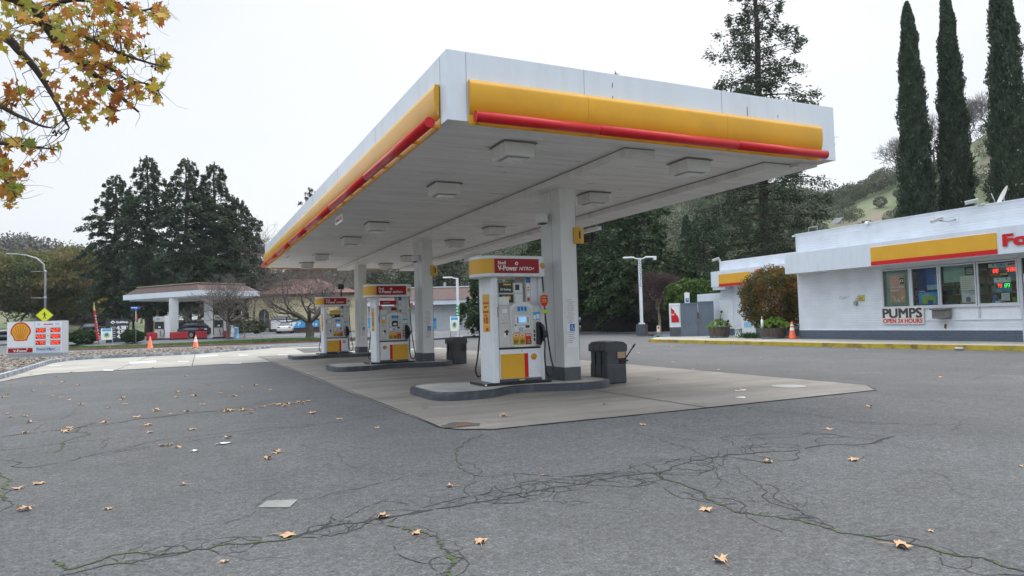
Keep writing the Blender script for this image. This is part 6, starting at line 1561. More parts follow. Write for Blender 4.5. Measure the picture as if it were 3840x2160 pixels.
# ------------------------------------------------------------ low white building with brown roof
s=84; k=s/FPX; U_b=1622; p=B_(U_b,s)
wb=thing('low_white_building','long low white block building with brown shingle roof behind the middle pump','building',p,-YAW+.05)
wx=lambda x: (1000+x/2.1467-U_b)*k; wz=lambda y: zat(U_b,850+y/2.1467,s)-p[2]
A=MB(); A.box(wx(820),0,-.3,wx(1800),12,wz(630),'blockfar'); A.build('wall',wb)
A=MB(); A.box(wx(790),-1.0,wz(630),wx(1830),12.5,wz(592),'fascia'); A.build('fascia',wb)
A=MB(); za,zb_=wz(591),wz(484); a,b=wx(785),wx(1835); A.add([(a,-1.1,za),(b,-1.1,za),(b,13,za),(a,13,za),(a+.6,2.2,zb_),(b-.6,2.2,zb_),(b-.6,10,zb_),(a+.6,10,zb_)],[(0,1,5,4),(1,2,6,5),(2,3,7,6),(3,0,4,7),(4,5,6,7),(3,2,1,0)],'shingle'); A.box(a+.5,2.1,zb_+.002,b-.5,2.3,zb_+.12,'white'); A.build('roof',wb)
A=MB(); A.rect(Fr((0,-.01,0)),wx(1340),wz(820),wx(1366),wz(735),0,'skyblue',.03); A.rect(Fr((0,-.01,0)),wx(1342),wz(760),wx(1364),wz(740),.031,'blue'); A.rect(Fr((0,-.01,0)),wx(800+20),wz(800),wx(845),wz(720),0,'skyblue',.03); A.build('wall_poster',wb)
A=MB(); A.rect(Fr((0,-1.01,0)),wx(1150),wz(630),wx(1186),wz(612),0,'redink',.03); A.build('small_sign',wb)
A=MB(); A.lathe((wx(1430),3,zb_+.1),[(.05,0),(.05,.5)],'galv',6); A.add([(wx(1430)+.22*math.cos(t),3-.2*math.cos(t),zb_+.45+.3*math.sin(t)) for t in np.linspace(0,2*PI,14,endpoint=False)],[tuple(range(14))],'galv'); A.build('roof_dish',wb)
# white tent roofs behind the second station
s=100; p=B_(690,s); k=s/FPX; r=thing('white_shed','long white roofed shed far behind the second station','building',p,-YAW+.2); tx=lambda x:(R2u(x)-690)*k; tzz=lambda y: zat(690,R2v(y),s)-p[2]
A=MB(); A.box(tx(920),0,0,tx(2250),8,tzz(825),'stucco2'); A.build('wall',r); A=MB(); A.prism([(0,tzz(825)),(9,tzz(825)),(5.5,tzz(700)),(3.5,tzz(690))],Fr((tx(900),0,0),(0,1,0),(0,0,1),(1,0,0)),0,tx(2260)-tx(900),'white'); A.build('roof',r)
s=130; p=B_(60,s); k=s/FPX; r=thing('far_house','low grey roofed house far away at the left edge','building',p,-YAW-.3); A=MB(); A.box(-6,0,0,8,8,2.4,'stucco2'); A.build('wall',r); roofhip(-7,9,-1,9,2.4,4.0,.6,'shingle','roof',r)
# ------------------------------------------------------------ kerbs, grass and planting beyond the street
gk=[(-12,64),(-9,62.6),(-5,61.4),(0,60.7),(5,60.2),(10,59.6),(14,58.9)]
kerb('street_kerb',smooth(gk[::-1],4),.2,.13,'redkerb','kerb with faded red paint along the far side of the street') 
strip=[(-12,64.3),(-9,62.9),(-5,61.7),(0,61),(5,60.5),(10,59.9),(14,59.2),(15,61.6),(10,62.6),(5,63.3),(0,64),(-5,65),(-9,66.8),(-12,69)]
sheet('grass_strip_soil',strip,.10,'grassflat','soil of the grass strip','soil',2)
rg=np.random.RandomState(21); C=[]
while len(C)<16000:
    x,y=rg.uniform(-12,15),rg.uniform(59,69)
    if inpoly(x,y,strip) and (.9*y+.43*x>56.6 or rg.rand()<.25): C.append((x,y,tz(x,y)+.16+rg.rand()*.05))
C=np.array(C); n_=len(C); d=unit(np.stack([rg.randn(n_)*.3,rg.randn(n_)*.3,np.ones(n_)],1)); V,Fc=quads(C,d,unit(np.cross(d,rg.randn(n_,3))),.16,.07); struct(npmesh('grass_strip',V,Fc,'blade'),'short green grass strip along the far side of the street','grass','stuff')
A=MB()
for a,b,w_ in (((-9.5,46.2),(-7.2,50.6),.2),((-7.2,50.6),(-3,51.8),.15),((-14,50.6),(-9.3,50.2),.15),((-3,54.5),(14,52.8),.12),((6,48),(14,56.5),.12),((-16,56),(-7.5,58.5),.15)):
    a=np.array(a);b=np.array(b); t=unit(b-a); nn=np.array([-t[1],t[0]])*w_; z=.03
    A.add([(*(a-nn),z),(*(b-nn),z),(*(b+nn),z),(*(a+nn),z)],[(0,1,2,3)],'rwhite')
struct(A.build('street_marks'),'white lane and crosswalk lines on the street','marking')
lot=smooth([(17.3,52.1),(21,55),(24.5,57.8),(28,55),(31,51.6),(32.8,49.2),(32.6,46),(31,42),(29.3,38.6),(28.2,37.2)],3)
kerb('lot_kerb',lot[::-1],.16,.14,'kerbgrey','low grey kerb at the edge of the lot before the dark trees')
bedp=[(24.6,58),(28.2,55.2),(31.2,51.8),(33,49.3),(32.8,46),(31.2,42),(29.5,38.5),(34,34),(60,34),(60,75),(40,62),(30,62)]
sheet('tree_bed',bedp,.10,'dirt','brown bark and litter under the dark trees','bed',4)
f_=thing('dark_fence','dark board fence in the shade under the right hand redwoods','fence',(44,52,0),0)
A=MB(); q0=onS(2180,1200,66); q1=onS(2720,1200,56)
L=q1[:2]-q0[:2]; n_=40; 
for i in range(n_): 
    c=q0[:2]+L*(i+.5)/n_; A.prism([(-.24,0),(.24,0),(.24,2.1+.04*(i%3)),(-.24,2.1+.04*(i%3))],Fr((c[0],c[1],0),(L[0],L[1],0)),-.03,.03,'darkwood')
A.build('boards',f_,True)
p=onS(2118,1200,50); 
# power lines at the right
pw=thing('power_lines','thin dark wires crossing before the hillside behind the low wing','wires',onS(2700,900,90)); 
A=MB()
for (u0,v0,u1,v1) in ((2540,898,2860,925),(2560,1010,2700,1014),(2560,1036,2800,1048)):
    a=onS(u0,v0,92); b=onS(u1,v1,75); A.tube([a,(a+b)/2+np.array([0,0,-.15]),b],.02,'ink',4)
A.build('wire',pw,True)
# ------------------------------------------------------------ bushes by the dark sign
for u,s,rx,rz2,lb in ((312,61.5,1.2,.62,'large round clipped green bush left of the dark price sign'),(496,61.5,.92,.56,'smaller round clipped green bush right of the dark price sign')):
    p=B_(u,s); shrub('clipped_bush',lb,(p[0],p[1],p[2]+.05),rx,.9,rz2,int(u),'hedge',6000,.13,'clipped bushes on the grass strip',boxy=2.2,stem=False,shell=.8)
# ------------------------------------------------------------ trees
g1='redwoods behind the second station'
for (u,vt,s,w_,sd,lb,lean) in ((436,655,96,4.2,1,'shortest redwood at the left end of the row behind the second station',0),(556,585,92,4.1,2,'tallest redwood, second from left behind the second station',0),
    (702,592,90,4.3,3,'tall redwood right of the gap behind the second station',0),(806,612,93,3.9,4,'slimmer redwood close to its tall neighbour behind the second station',0),(890,745,95,4.6,5,'lower redwood at the right end of the row beside the canopy',0)):
    p=B_(u,s); h=zat(u,vt,s)-p[2]
    redwood('redwood_tree',lb,p,h,w_,sd,g1,nb=135,base_=.12,per=300,leaf=.36,top=.66,power=.62,trunk_r=.5)
p=B_(168,112); broadleaf('broad_oak','wide spreading oak with green and rusty brown foliage behind the street lamp',p,zat(168,935,112)-p[2],10.8,6,'oak',None,.24,380,330,.40,1.9,.75,.6)
p=B_(20,150); broadleaf('left_edge_tree','smaller green brown tree at the left picture edge',p,zat(20,1000,150)-p[2],9,16,'oak',None,.2,120,260,.5,2.2,.75,.5)
p=B_(330,135); broadleaf('brown_tree','dull brown tree low behind the red feather flag',p,zat(330,1080,135)-p[2],9,26,'hillgrey',None,.15,120,260,.45,2.0,.75,.4)
for u,s,h_,w_,sd,lb in ((607,104,6.5,4,31,'yellow leaved tree seen under the left of the second canopy'),(500,102,7,4,32,'yellow green tree left of the second canopy column'),(735,106,6,3.5,33,'small yellowing tree between the second canopy columns')):
    p=B_(u,s); broadleaf('yellow_tree',lb,p,h_,w_,sd,'ylw','small autumn trees behind the second station',.3,50,70,.42,1.3,.8,.2)
# bare pollarded trees
for (u,s,w_,vt,tr_,sd,lb) in ((860,63,3.3,1060,.30,41,'bare pollarded tree right of the distant right pump'),(1160,62,4.2,1060,.38,42,'bare pollarded tree on the grass strip in front of the cream building')):
    p=B_(u,s); h=zat(u,vt,s)-p[2]; bare_tree('bare_tree',lb,p,h,w_,sd,'bare pollarded street trees',tr_,.30,6,'bark2','twig',4,5)
p=B_(755,70); bare_tree('pale_sapling','pale thin bare tree behind the dark blue car',p,3.4,2.4,44,None,.10,.3,4,'stucco2','palet',3,2)
for u,s,vt,lb,sd in ((965,100,885,'tall wispy bare tree left of the canopy end',51),(1260,105,960,'tall grey bare tree behind the cream building',52)):
    p=B_(u,s); bare_tree('tall_bare_tree',lb,p,zat(u,vt,s)-p[2],9,sd,'tall bare trees by the cream building',.25,.3,6,'bark2','twig',5,4,twr=.03)
# dark redwoods seen under the canopy and on the right
g2='redwoods at the right hand side'
for (u,vt,s,w_,sd,lb,m_,ba) in ((1170,700,140,5,61,'redwood top rising left above the long canopy edge','redwood',.1),(1420,1015,108,6,62,'dark redwood behind the low white building, left','redwood',.05),(1560,980,112,6.5,63,'dark redwood behind the low white building, middle','redwood',.05),(1700,950,110,6.5,64,'dark redwood behind the low white building, right','redwood',.05),
    (2010,900,80,5,65,'dark redwood behind the nearest column','redwood',.05),(2235,640,66,5.6,66,'dense dark redwood with a thick bare trunk right of the nearest column','redwood2',.13),(2400,705,62,5.2,67,'dense dark redwood behind the white double headed lamp','redwood2',.12),(2120,720,72,5.5,68,'dark redwood between the nearest column and the thick trunk','redwood2',.12),(2345,258,118,5,69,'distant redwood whose tip shows above the canopy front','redwood',.1),
    (2650,800,82,5.0,70,'lighter green conifer left of the tall redwood','redwood2',.1),(2960,930,62,5.0,72,'dark conifer behind the roof step of the shop','redwood',.08),(2560,960,72,4.4,73,'low dark conifer behind the round red bare tree','redwood2',.05)):
    p=B_(u,s); h=zat(u,vt,s)-p[2]; redwood('redwood_tree',lb,p,h,w_,sd,g2,m=m_,nb=110,base_=ba,per=220,leaf=.36,top=.5,power=.7,trunk_r=.5 if u!=2235 else .62)
p=B_(1803,60); redwood('small_conifer','mid green young conifer beside the nearest pump',p,zat(1803,1010,60)-p[2],1.9,74,None,m='redwood2',nb=70,base_=.1,per=120,leaf=.3,top=.3,droop=.1,trunk_r=.2)
p=B_(2886,58); h=zat(2860,-420,58)-p[2]
redwood('tall_redwood','very tall open crowned redwood rising above the canopy and out of the picture',p,h,6.6,75,None,nb=125,base_=.14,per=850,leaf=.24,top=.26,power=.85,droop=.10,trunk_r=.46,flat=.5,lat_s=.32,tmin=.06)
g3='tall cypresses behind the shop'
for (u,vt,s,r_,sd,lb) in ((3466,-5,50,1.26,81,'dark columnar cypress nearest the hill, leftmost of three'),(3616,-60,50,1.18,82,'slimmest dark columnar cypress, middle of three'),(3828,-200,47,1.38,83,'dark columnar cypress at the right picture edge')):
    p=B_(u,s); cypress('cypress_tree',lb,p,zat(u,vt,s)-p[2],r_,sd,g3)
for (u,vt,s,r_,sd,lb) in ((2588,812,95,1.5,84,'small dark cypress seen under the right canopy edge'),(2625,838,97,1.2,85,'smaller dark cypress right beside the first small one'),(2712,838,100,.9,86,'thin distant cypress in the gap left of the tall redwood')):
    p=B_(u,s); cypress('cypress_tree',lb,p,zat(u,vt,s)-p[2],r_,sd,'small distant cypresses',n=12000,leaf=.32)
p=onY(2474,1254,43); p[2]=.1
bare_tree('round_bare_tree','small round headed bare tree with dense reddish twigs and a pale trunk',p,3.7,1.75,91,None,.095,.62,9,'stucco2','redtwig',5,8,twr=.009,spread=.5)
p=B_(2600,50); shrub('ivy_mound','bright green ivy covered hedge behind the grey gates',p,2.0,1.2,1.5,92,'ivy',9000,.2,z0=1.0,boxy=3,shell=.7)
for i,(u,v,lb) in enumerate(((3385,640,'bare tree on the ridge left of the first cypress'),(3500,520,'bare tree on the ridge between the left and middle cypress'),(3640,500,'bare tree on the ridge between the middle and right cypress'),(3705,440,'taller bare tree on the ridge beside the right cypress'))):
    d=ray(u,v+38); az=math.atan2(d[0],d[1]); R=285; x,y=R*math.sin(az),R*math.cos(az); bare_tree('ridge_tree',lb,(x,y,hz(az,R)),11,9,95+i,'bare trees on the hill ridge',.35,.3,6,'bark2','twig',4,4,twr=.06)
# ------------------------------------------------------------ sycamore reaching in at the upper left
syc=thing('sycamore_tree','sycamore with orange and green autumn leaves and seed balls hanging in at the upper left','tree',(-6.9,9.2,.06))
rg=np.random.RandomState(17)
def S(u,v,s): return onS(u,v,s)
base0=np.array([-6.9,9.2,.06]); fk=base0+np.array([.2,.1,3.2]); top_=base0+np.array([.9,.2,6.5])
segs=[]
def chain(P,r0,r1):
    P=smooth3(P,5); n=len(P)
    for i in range(n-1): segs.append((P[i],P[i+1],r0+(r1-r0)*i/(n-1),r0+(r1-r0)*(i+1)/(n-1)))
    return P
def smooth3(pts,k): return smooth(pts,k)
chain([base0,base0+np.array([.05,0,1.6]),fk,top_],.26,.16)
main=[]
B1=chain([fk+np.array([0,0,2.0]),S(-700,-200,7.4),S(-100,-60,7.6),S(110,20,7.7),S(230,170,7.7),S(390,310,7.8),S(520,420,7.9)],.13,.012); main.append(B1)
B2=chain([fk+np.array([0,0,1.4]),S(-600,150,7.9),S(-60,120,8.0),S(90,210,8.0),S(180,330,8.0),S(260,480,8.0)],.10,.010); main.append(B2)
B3=chain([B1[18],S(300,130,7.6),S(430,190,7.5),S(540,230,7.4),S(620,250,7.4)],.03,.006); main.append(B3)
B4=chain([B1[16],S(260,0,7.9),S(400,10,7.9),S(520,40,7.8),S(600,20,7.8)],.035,.006); main.append(B4)
B5=chain([S(-300,400,7.3),S(-60,380,7.4),S(60,430,7.4),S(150,470,7.3),S(200,480,7.3)],.04,.006); main.append(B5)
B6=chain([S(-300,600,7.2),S(-40,540,7.2),S(60,545,7.2),S(140,552,7.2),S(200,560,7.2)],.03,.006); main.append(B6)
B7=chain([S(-200,700,7.2),S(-30,640,7.2),S(30,690,7.2),S(60,740,7.2)],.02,.006); main.append(B7)
B8=chain([B1[22],S(400,250,7.6),S(480,300,7.5),S(570,320,7.5),S(610,370,7.5)],.02,.005); main.append(B8)
chain([fk+np.array([0,0,.2]),S(-700,380,7.3),S(-300,400,7.3)],.09,.04);chain([S(-700,380,7.3),S(-300,600,7.2)],.05,.03);chain([S(-500,520,7.3),S(-200,700,7.2)],.04,.02)
# clusters of leaves (column, row, spread, count) where foliage hangs
CL=[(60,40,90,26),(170,60,90,30),(290,50,90,32),(400,40,80,26),(500,50,60,16),(590,35,28,7),(120,140,90,16),(240,140,80,22),(340,160,80,26),(430,120,70,22),(520,130,35,9),(600,75,25,4),(300,240,70,16),(390,250,60,15),(470,220,45,9),(540,190,30,5),(600,50,28,6),(610,245,26,6),(590,300,25,3),(90,220,50,6),(160,260,40,5),(20,140,40,7),(620,220,16,5),(600,260,14,3),(350,330,60,14),(420,330,50,12),(500,330,50,10),(555,350,35,9),(590,375,16,4),(300,380,50,12),(370,400,50,12),(420,420,40,8),(250,380,20,3),(220,360,20,3),(120,360,30,4),(30,330,40,9),(80,350,40,6),(20,400,30,4),(330,440,40,7),(260,430,18,2),(180,440,30,5),(200,310,30,4),(80,480,16,2),(15,480,25,4),(45,540,35,9),(100,550,30,7),(210,560,14,3),(155,590,16,3),(15,600,30,7),(100,620,14,2),(30,660,45,16),(90,660,26,5),(20,720,40,12),(60,700,30,7),(40,770,22,4),(320,480,20,2),(-60,100,120,20),(-60,400,120,14),(-60,600,80,14)]
C=[];allp=np.concatenate([np.array(b) for b in main])
for (u,v,r_,n_) in CL:
    for i in range(int(n_*1.05)): C.append(S(u+rg.randn()*r_*.45,v+rg.randn()*r_*.45,7.6+rg.randn()*.35))
C=np.array(C); n_=len(C)
Nn=unit(rg.randn(n_,3)*.7+np.array([-.3,-.8,.3])); D=unit(np.cross(Nn,rg.randn(n_,3))*.7+np.array([0,0,-.5])); D=unit(D-Nn*(D*Nn).sum(1,keepdims=True)); Wd=np.cross(D,Nn)
V,Fc=lobed(C,D,Wd,Nn,rg.uniform(.075,.165,n_),rg,.6); o=npmesh('leaves',V-base0,Fc,'syc',syc)
# twigs join each leaf cluster to the nearest limb
for c in C[rg.rand(n_)<.4]:
    j=np.argmin(((allp-c)**2).sum(1)); a=allp[j]; 
    
    if np.linalg.norm(a-c)<.9:
        m1=a+(c-a)*.35+rg.randn(3)*.04+np.array([0,0,.03]); m2=a+(c-a)*.7+rg.randn(3)*.04+np.array([0,0,.04]); segs+= [(a,m1,.005,.004),(m1,m2,.004,.003),(m2,c,.003,.0015)]
for i in range(170):
    a=allp[rg.randint(len(allp))]; 
    if a[2]<2.4: continue
    d=unit(rg.randn(3)+np.array([.5,0,-.3])); q_=a.copy(); r0_=.004; L_=rg.uniform(.05,.12)
    for _k in range(4): d=unit(d+rg.randn(3)*.45+np.array([0,0,.1])); segs.append((q_,q_+d*L_,r0_,r0_*.7)); q_=q_+d*L_; r0_*=.7
V,Fc=tubes_np(segs,6); npmesh('branches',V-base0,Fc,'bark',syc,True)
for (u,v) in ((205,490),(212,497),(220,492),(198,498),(208,505),(226,498),(545,175),(556,190),(550,198),(36,52),(38,62),(178,40),(476,10),(485,14),(270,45),(400,440),(408,446),(176,308),(45,388),(55,395),(30,690),(568,248),(582,258),(330,60),(130,80),(200,36)):
    A=MB(); c=S(u+rg.randn()*2,v+rg.randn()*2,7.6); A.sphere(c,.0145,'seedball',8); A.tube([c+np.array([rg.randn()*.03,0,.10]),c],.002,'bark2',3); A.build('seed_ball',syc,True)
# ------------------------------------------------------------ fallen leaves
D2=[(1265,1051,1.2),(1615,1070,.9),(2087,1082,.8),(1932,1165,.9),(2147,1160,1.1),(1130,1226,.8),(965,1305,.9),(725,1350,1.1),(1047,1345,.75),(1208,1368,.8),(1777,1286,.95),(2270,1380,1.1),(1811,1415,.85),(98,1219,1),(45,1232,1),(62,1286,1),(272,1283,.7),(461,1222,.7),(675,1156,.9),(693,1141,.9),(408,1123,.9),(428,1121,.8),(450,1127,.9),(372,1072,.9),(262,1065,.8),(852,1056,1),(948,1078,.8),(1521,1020,.8),(2365,950,1.0),(565,1417,.5),(1862,983,.8),(2340,1338,.4),(2568,1175,.5),(1365,1198,.4)]
NEAR={(965,1305):'orange brown leaf lying on the long crack in the near asphalt',(725,1350):'dark orange curled leaf at the mossy lower left crack',(1047,1345):'small brown leaf beside the mossy branch crack at the bottom',(1208,1368):'pale brown leaf alone near the bottom centre',(1777,1286):'orange leaf on the right middle crack',(2270,1380):'large orange leaf on the crack at the lower right',(1811,1415):'pale orange leaf near the bottom edge, right of centre',(2147,1160):'pair like tan leaf alone on the right asphalt',(1932,1165):'tan leaf left of the big tan leaf on the right asphalt',(1130,1226):'small tan leaf above the long crack in the centre',(1265,1051):'orange leaf on the concrete slab before the nearest island',(1615,1070):'brown leaf on the asphalt just off the slab front edge',(2087,1082):'brown leaf on the asphalt right of the slab',(98,1219):'pale leaf near the left picture edge above two darker ones',(45,1232):'dark curled leaf at the left picture edge',(62,1286):'lowest tan leaf at the left picture edge',(272,1283):'small tan leaf right of the lowest left edge leaf',(461,1222):'small orange leaf alone in the left foreground'}
NEAR[(2147,1160)]='biggest tan leaf on the right asphalt'
F3=[(85,433),(260,467),(335,408),(445,415),(505,395),(60,495),(20,518),(630,420),(425,508),(490,518),(555,540),(655,580),(865,605),(980,540),(990,525),(1010,572),(85,680),(200,675),(60,653),(235,722),(200,810),(830,725),(560,765),(530,800),(1195,742),(1210,805),(1255,630),(1370,652),(1100,680),(1430,478),(1410,520),(1565,510),(1500,350),(1635,577),(1500,635),(1685,420),(1890,507),(1945,435),(2060,425),(1770,485),(2175,457),(2025,645),(2510,648),(1830,850),(2230,962),(1550,778),(1800,635),(1850,630),(1950,625),(2250,580),(2290,590),(2380,565),(2440,560),(1820,628),(1870,624),(2320,575),(2410,560),(130,330),(160,325),(185,322),(570,318),(450,352),(1230,285),(1530,272)]
E3=[(420,160),(685,110),(1400,203),(1590,212),(575,372),(2170,137),(2290,123),(1980,118),(2000,115),(1480,100),(2280,600),(850,295),(1065,300),(1360,85),(695,235)]
rg=np.random.RandomState(77); protos=[]
for i in range(6):
    C=np.zeros((1,3)); a=rg.rand()*6.28; D=np.array([[math.cos(a),math.sin(a),0]]); Nn=np.array([[0,0,1.]]); Wd=np.cross(D,Nn)
    V,Fc=lobed(C,D,Wd,Nn,np.array([.13]),rg,.6); V[:,1]*=rg.uniform(.6,.95); V[:,2]-=V[:,2].min(); V[:,2]*=rg.uniform(.5,1.1)
    me=None; o=npmesh('fallen_leaf',V,Fc,'dry'); sm=MB(); sm.tube([(0,0,.012),(-D[0][0]*.05,-D[0][1]*.05,.015),(-D[0][0]*.14,-D[0][1]*.14+.01,.01)],.0025,'dry',4); protos.append(o); 
    A=sm; st=A.build('leaf_stalk',o)
used=[False]*6
def put_leaf(x,y,sc_,label,group,k):
    z=.006 
    if 2.9<x<12 and 8.1<y<34: z=.014
    elif y>27 and x>-5.5 and x<3: z=.018
    elif x>22.7 and y>12: z=.17 if x>22.95 else .01
    p=(x,y,z); rz=rg.rand()*6.28
    if not used[k]: o=protos[k]; used[k]=True; o.location=p; o.rotation_euler=(0,0,rz); o['label']=label; o['group']=group; o.scale=(sc_,)*3
    else: o=copy_tree(protos[k],p,rz,label,group,sc_)
    o['category']='fallen leaf'
i=0
for u,v,s_ in D2:
    p=gz(u*1.4907,v*1.4907); lb=NEAR.get((u,v),'dry curled brown leaf lying on the grey asphalt'); put_leaf(p[0],p[1],s_*.9,lb,'fallen leaves on the forecourt',i%6); i+=1
for u,v in F3:
    p=gz(u/2.1467,1250+v/2.1467); put_leaf(p[0],p[1],rg.uniform(.7,1.2),'dry curled brown leaf lying on the grey asphalt','fallen leaves on the forecourt',i%6); i+=1
for u,v in E3:
    p=gz(2200+u/2.1467,1250+v/2.1467); put_leaf(p[0],p[1],rg.uniform(.7,1.1),'dry curled brown leaf lying on the grey asphalt','fallen leaves on the forecourt',i%6); i+=1
for k_ in range(34):   # small drift of leaves along the long patch seam and the kerbs
    if k_<16: t=rg.rand(); u,v=1780+700*t+rg.randn()*12,632-72*t+rg.randn()*5; p=gz(u/2.1467,1250+v/2.1467); lb='small dry leaf in the drift along the asphalt seam left of the slab'; gp='leaves drifted along the asphalt seam'
    elif k_<26: p=(-4.82+rg.rand()*.18,rg.uniform(20,27.5)); lb='small dry leaf gathered against the gravel bed kerb'; gp='leaves drifted against the gravel bed kerb'
    else: p=(22.45+rg.rand()*.12,rg.uniform(13.2,24)); lb='small dry leaf lying against the yellow kerb'; gp='leaves drifted against the yellow kerb'
    put_leaf(p[0],p[1],rg.uniform(.45,.8),lb,gp,k_%6)
for (u,v,w_,lb) in ((562*1.4907,1118*1.4907,.11,'white paper scrap in the left foreground'),(488*1.4907,1137*1.4907,.05,'tiny white paper scrap left of the bigger one'),(3590/1.0,1308,.0,'')):
    if not lb: continue
    p=gz(u,v); A=MB(); A.add([(-w_,-.03,.004),(-w_*.4,-.015,.02),(.0,-.03,.006),(w_*.8,-.02,.016),(w_,.03,.006),(.0,.02,.018),(-w_*.6,.03,.01)],[(0,1,5,6),(1,2,5),(2,3,4,5)],'cardwhite'); o=A.build('paper_scrap'); o.location=(p[0],p[1],.006); tag(o,lb,'litter','paper scraps on the asphalt')
p=gz(2900+1345/1.932,700+1172/1.932); o_=MB(); o_.bbox((-.04,-.14,0,.04,.14,.10),'silver',.03); o=o_.build('crushed_can'); o.location=(22.55,float(onX(2900+1345/1.932,700+1158/1.932,22.55)[1]),.006); tag(o,'crumpled silvery litter against the yellow kerb','litter')
# ------------------------------------------------------------ cracks
rg=np.random.RandomState(5)
def jitter(P,a,it):
    P=[np.array(p[:2]) for p in P]
    for _ in range(it):
        Q=[]
        for a0,b0 in zip(P[:-1],P[1:]):
            d=b0-a0; L=np.linalg.norm(d); n_=np.array([-d[1],d[0]])/(L+1e-9); Q+= [a0,(a0+b0)/2+n_*rg.randn()*L*a]
        Q.append(P[-1]); P=Q
    return P
CR=MB(); MO=MB()
def ribbon(mb,P,w_,m,z,gap=0):
    n=len(P)
    if n<2: return
    vs=[];fs=[]
    for i,p in enumerate(P):
        t=P[min(i+1,n-1)]-P[max(i-1,0)]; t/=np.linalg.norm(t)+1e-9; nn=np.array([-t[1],t[0]]); w1=w_*rg.uniform(.25,1.5)*(.4 if i in (0,n-1) else 1)
        vs+=[(*(p+nn*w1*.5),z),(*(p-nn*w1*.5),z)]
    for i in range(n-1):
        if gap and rg.rand()<gap: continue
        fs.append((2*i,2*i+1,2*i+3,2*i+2))
    mb.add(vs,fs,m)
def crack(pts,w_=.012,branch=.25,kind='d',moss=0,it=3,amp=.10,bl=.35,net=0):
    P=[gz(u*1.4907,v*1.4907) if kind=='d' else gz(u/2.1467,1250+v/2.1467) for u,v in pts]
    P=jitter(P,amp,it); ribbon(CR,P,w_,'crack',.0065,.03); branch*=.22
    if net:   # crazing: small closed cells beside the main crack
        for i in range(0,len(P)-4):
            if rg.rand()>net: continue
            k=rg.randint(7,22); j=min(len(P)-1,i+k); a,b=P[i],P[j]; d=b-a; L=np.linalg.norm(d)
            if L<.25: continue
            n_=np.array([-d[1],d[0]])/L*rg.choice([-1,1]); o=L*rg.uniform(.2,.5)
            Q=jitter([a,a+d*.25+n_*o,a+d*.7+n_*o*rg.uniform(.7,1.2),b],.08,2); ribbon(CR,Q,w_*rg.uniform(.22,.4),'crack',.0069,.04)
            if rg.rand()<.8: m_=P[(i+j)//2]; e=Q[len(Q)//2]; ribbon(CR,jitter([m_,e],.10,2),w_*.25,'crack',.0071,.05)
            if rg.rand()<.08: e=Q[len(Q)//3]; f_=e+n_*rg.uniform(.2,.6)+d/L*rg.randn()*.2; ribbon(CR,jitter([e,f_],.10,2),w_*.2,'crack',.0071,.05)
    if moss: ribbon(MO,jitter(P,.1,0),w_*2.4*moss,'moss',.008,.35); 
    for i in range(1,len(P)-1):
        if rg.rand()<branch:
            d=unit(P[i+1]-P[i-1]); a=rg.choice([-1,1])*rg.uniform(.5,1.3); c,s_=math.cos(a),math.sin(a); d2=np.array([c*d[0]-s_*d[1],s_*d[0]+c*d[1]]); L=rg.uniform(.12,1)*bl
            Q=jitter([P[i],P[i]+d2*L*.5+rg.randn(2)*L*.1,P[i]+d2*L],.12,2); ribbon(CR,Q,w_*.3,'crack',.0068,.03)
            if rg.rand()<.5: e=Q[len(Q)//2]; Q2=jitter([e,e+(np.array([d2[1],-d2[0]])*rg.choice([-1,1])+d2*.4)*L*.5],.12,2); ribbon(CR,Q2,w_*.22,'crack',.007,.05)
crack([(135,1410),(165,1437),(250,1412),(330,1392),(420,1396),(520,1383),(640,1368),(740,1355)],.018,.3,moss=.6,net=.10)
crack([(150,1449),(260,1425),(330,1420),(420,1395)],.010,.3,moss=.7)
crack([(740,1355),(830,1325),(900,1318),(960,1305),(1010,1298),(1080,1285),(1150,1275),(1250,1257),(1330,1240),(1420,1225),(1500,1208),(1600,1195),(1680,1185),(1740,1160),(1820,1150),(1900,1140),(2080,1120),(2250,1100)],.028,.5,bl=.4,net=.30)
crack([(1010,1298),(1100,1270),(1180,1250),(1300,1225),(1420,1200),(1560,1185)],.009,.5,net=.35)
crack([(1640,1188),(1720,1220),(1800,1265),(1850,1290),(1930,1300),(2010,1310),(2100,1335),(2220,1360),(2350,1385),(2470,1405),(2590,1445)],.024,.35,moss=.3,net=.16)
crack([(1850,1175),(1880,1200),(1930,1240),(1985,1280),(2010,1302),(2060,1308)],.009,.5,net=.25); crack([(1900,1215),(1960,1262),(2060,1306)],.007,.4); crack([(1720,1240),(1800,1265),(1900,1262)],.006,.4)
crack([(1210,1092),(1180,1112),(1155,1135),(1150,1160),(1175,1190),(1210,1200),(1300,1192),(1400,1200)],.010,.4,moss=.3)
crack([(1150,1160),(1195,1200),(1185,1250),(1130,1290)],.006,.5)
crack([(600,1130),(760,1120),(860,1160),(960,1190),(1060,1195),(1150,1190)],.004,.2)
crack([(645,1282),(660,1260),(680,1250),(705,1240)],.007,.2); crack([(750,1259),(850,1240),(960,1215),(1100,1195)],.006,.4); crack([(560,1320),(650,1285)],.006,.3)
crack([(850,1325),(900,1290),(960,1262),(1030,1270)],.007,.6); crack([(900,1318),(870,1345),(820,1350)],.006,.4)
crack([(1600,1090),(1660,1105),(1700,1120),(1750,1138),(1770,1147)],.008,.3); crack([(1740,1160),(1800,1190),(1790,1230)],.006,.5)
crack([(975,1322),(1040,1335),(1090,1350),(1110,1380),(1140,1420),(1135,1455)],.016,.3,moss=.75,net=.1)
crack([(1895,1020),(2050,1045),(2200,1065),(2400,1070),(2576,1072)],.010,.3); crack([(2230,1008),(2360,1010),(2576,1040)],.008,.3); crack([(2060,1090),(2200,1110),(2300,1130),(2460,1140)],.007,.4); crack([(2380,1085),(2420,1060),(2400,1050)],.006,.4); crack([(2430,960),(2576,905)],.007,.3)
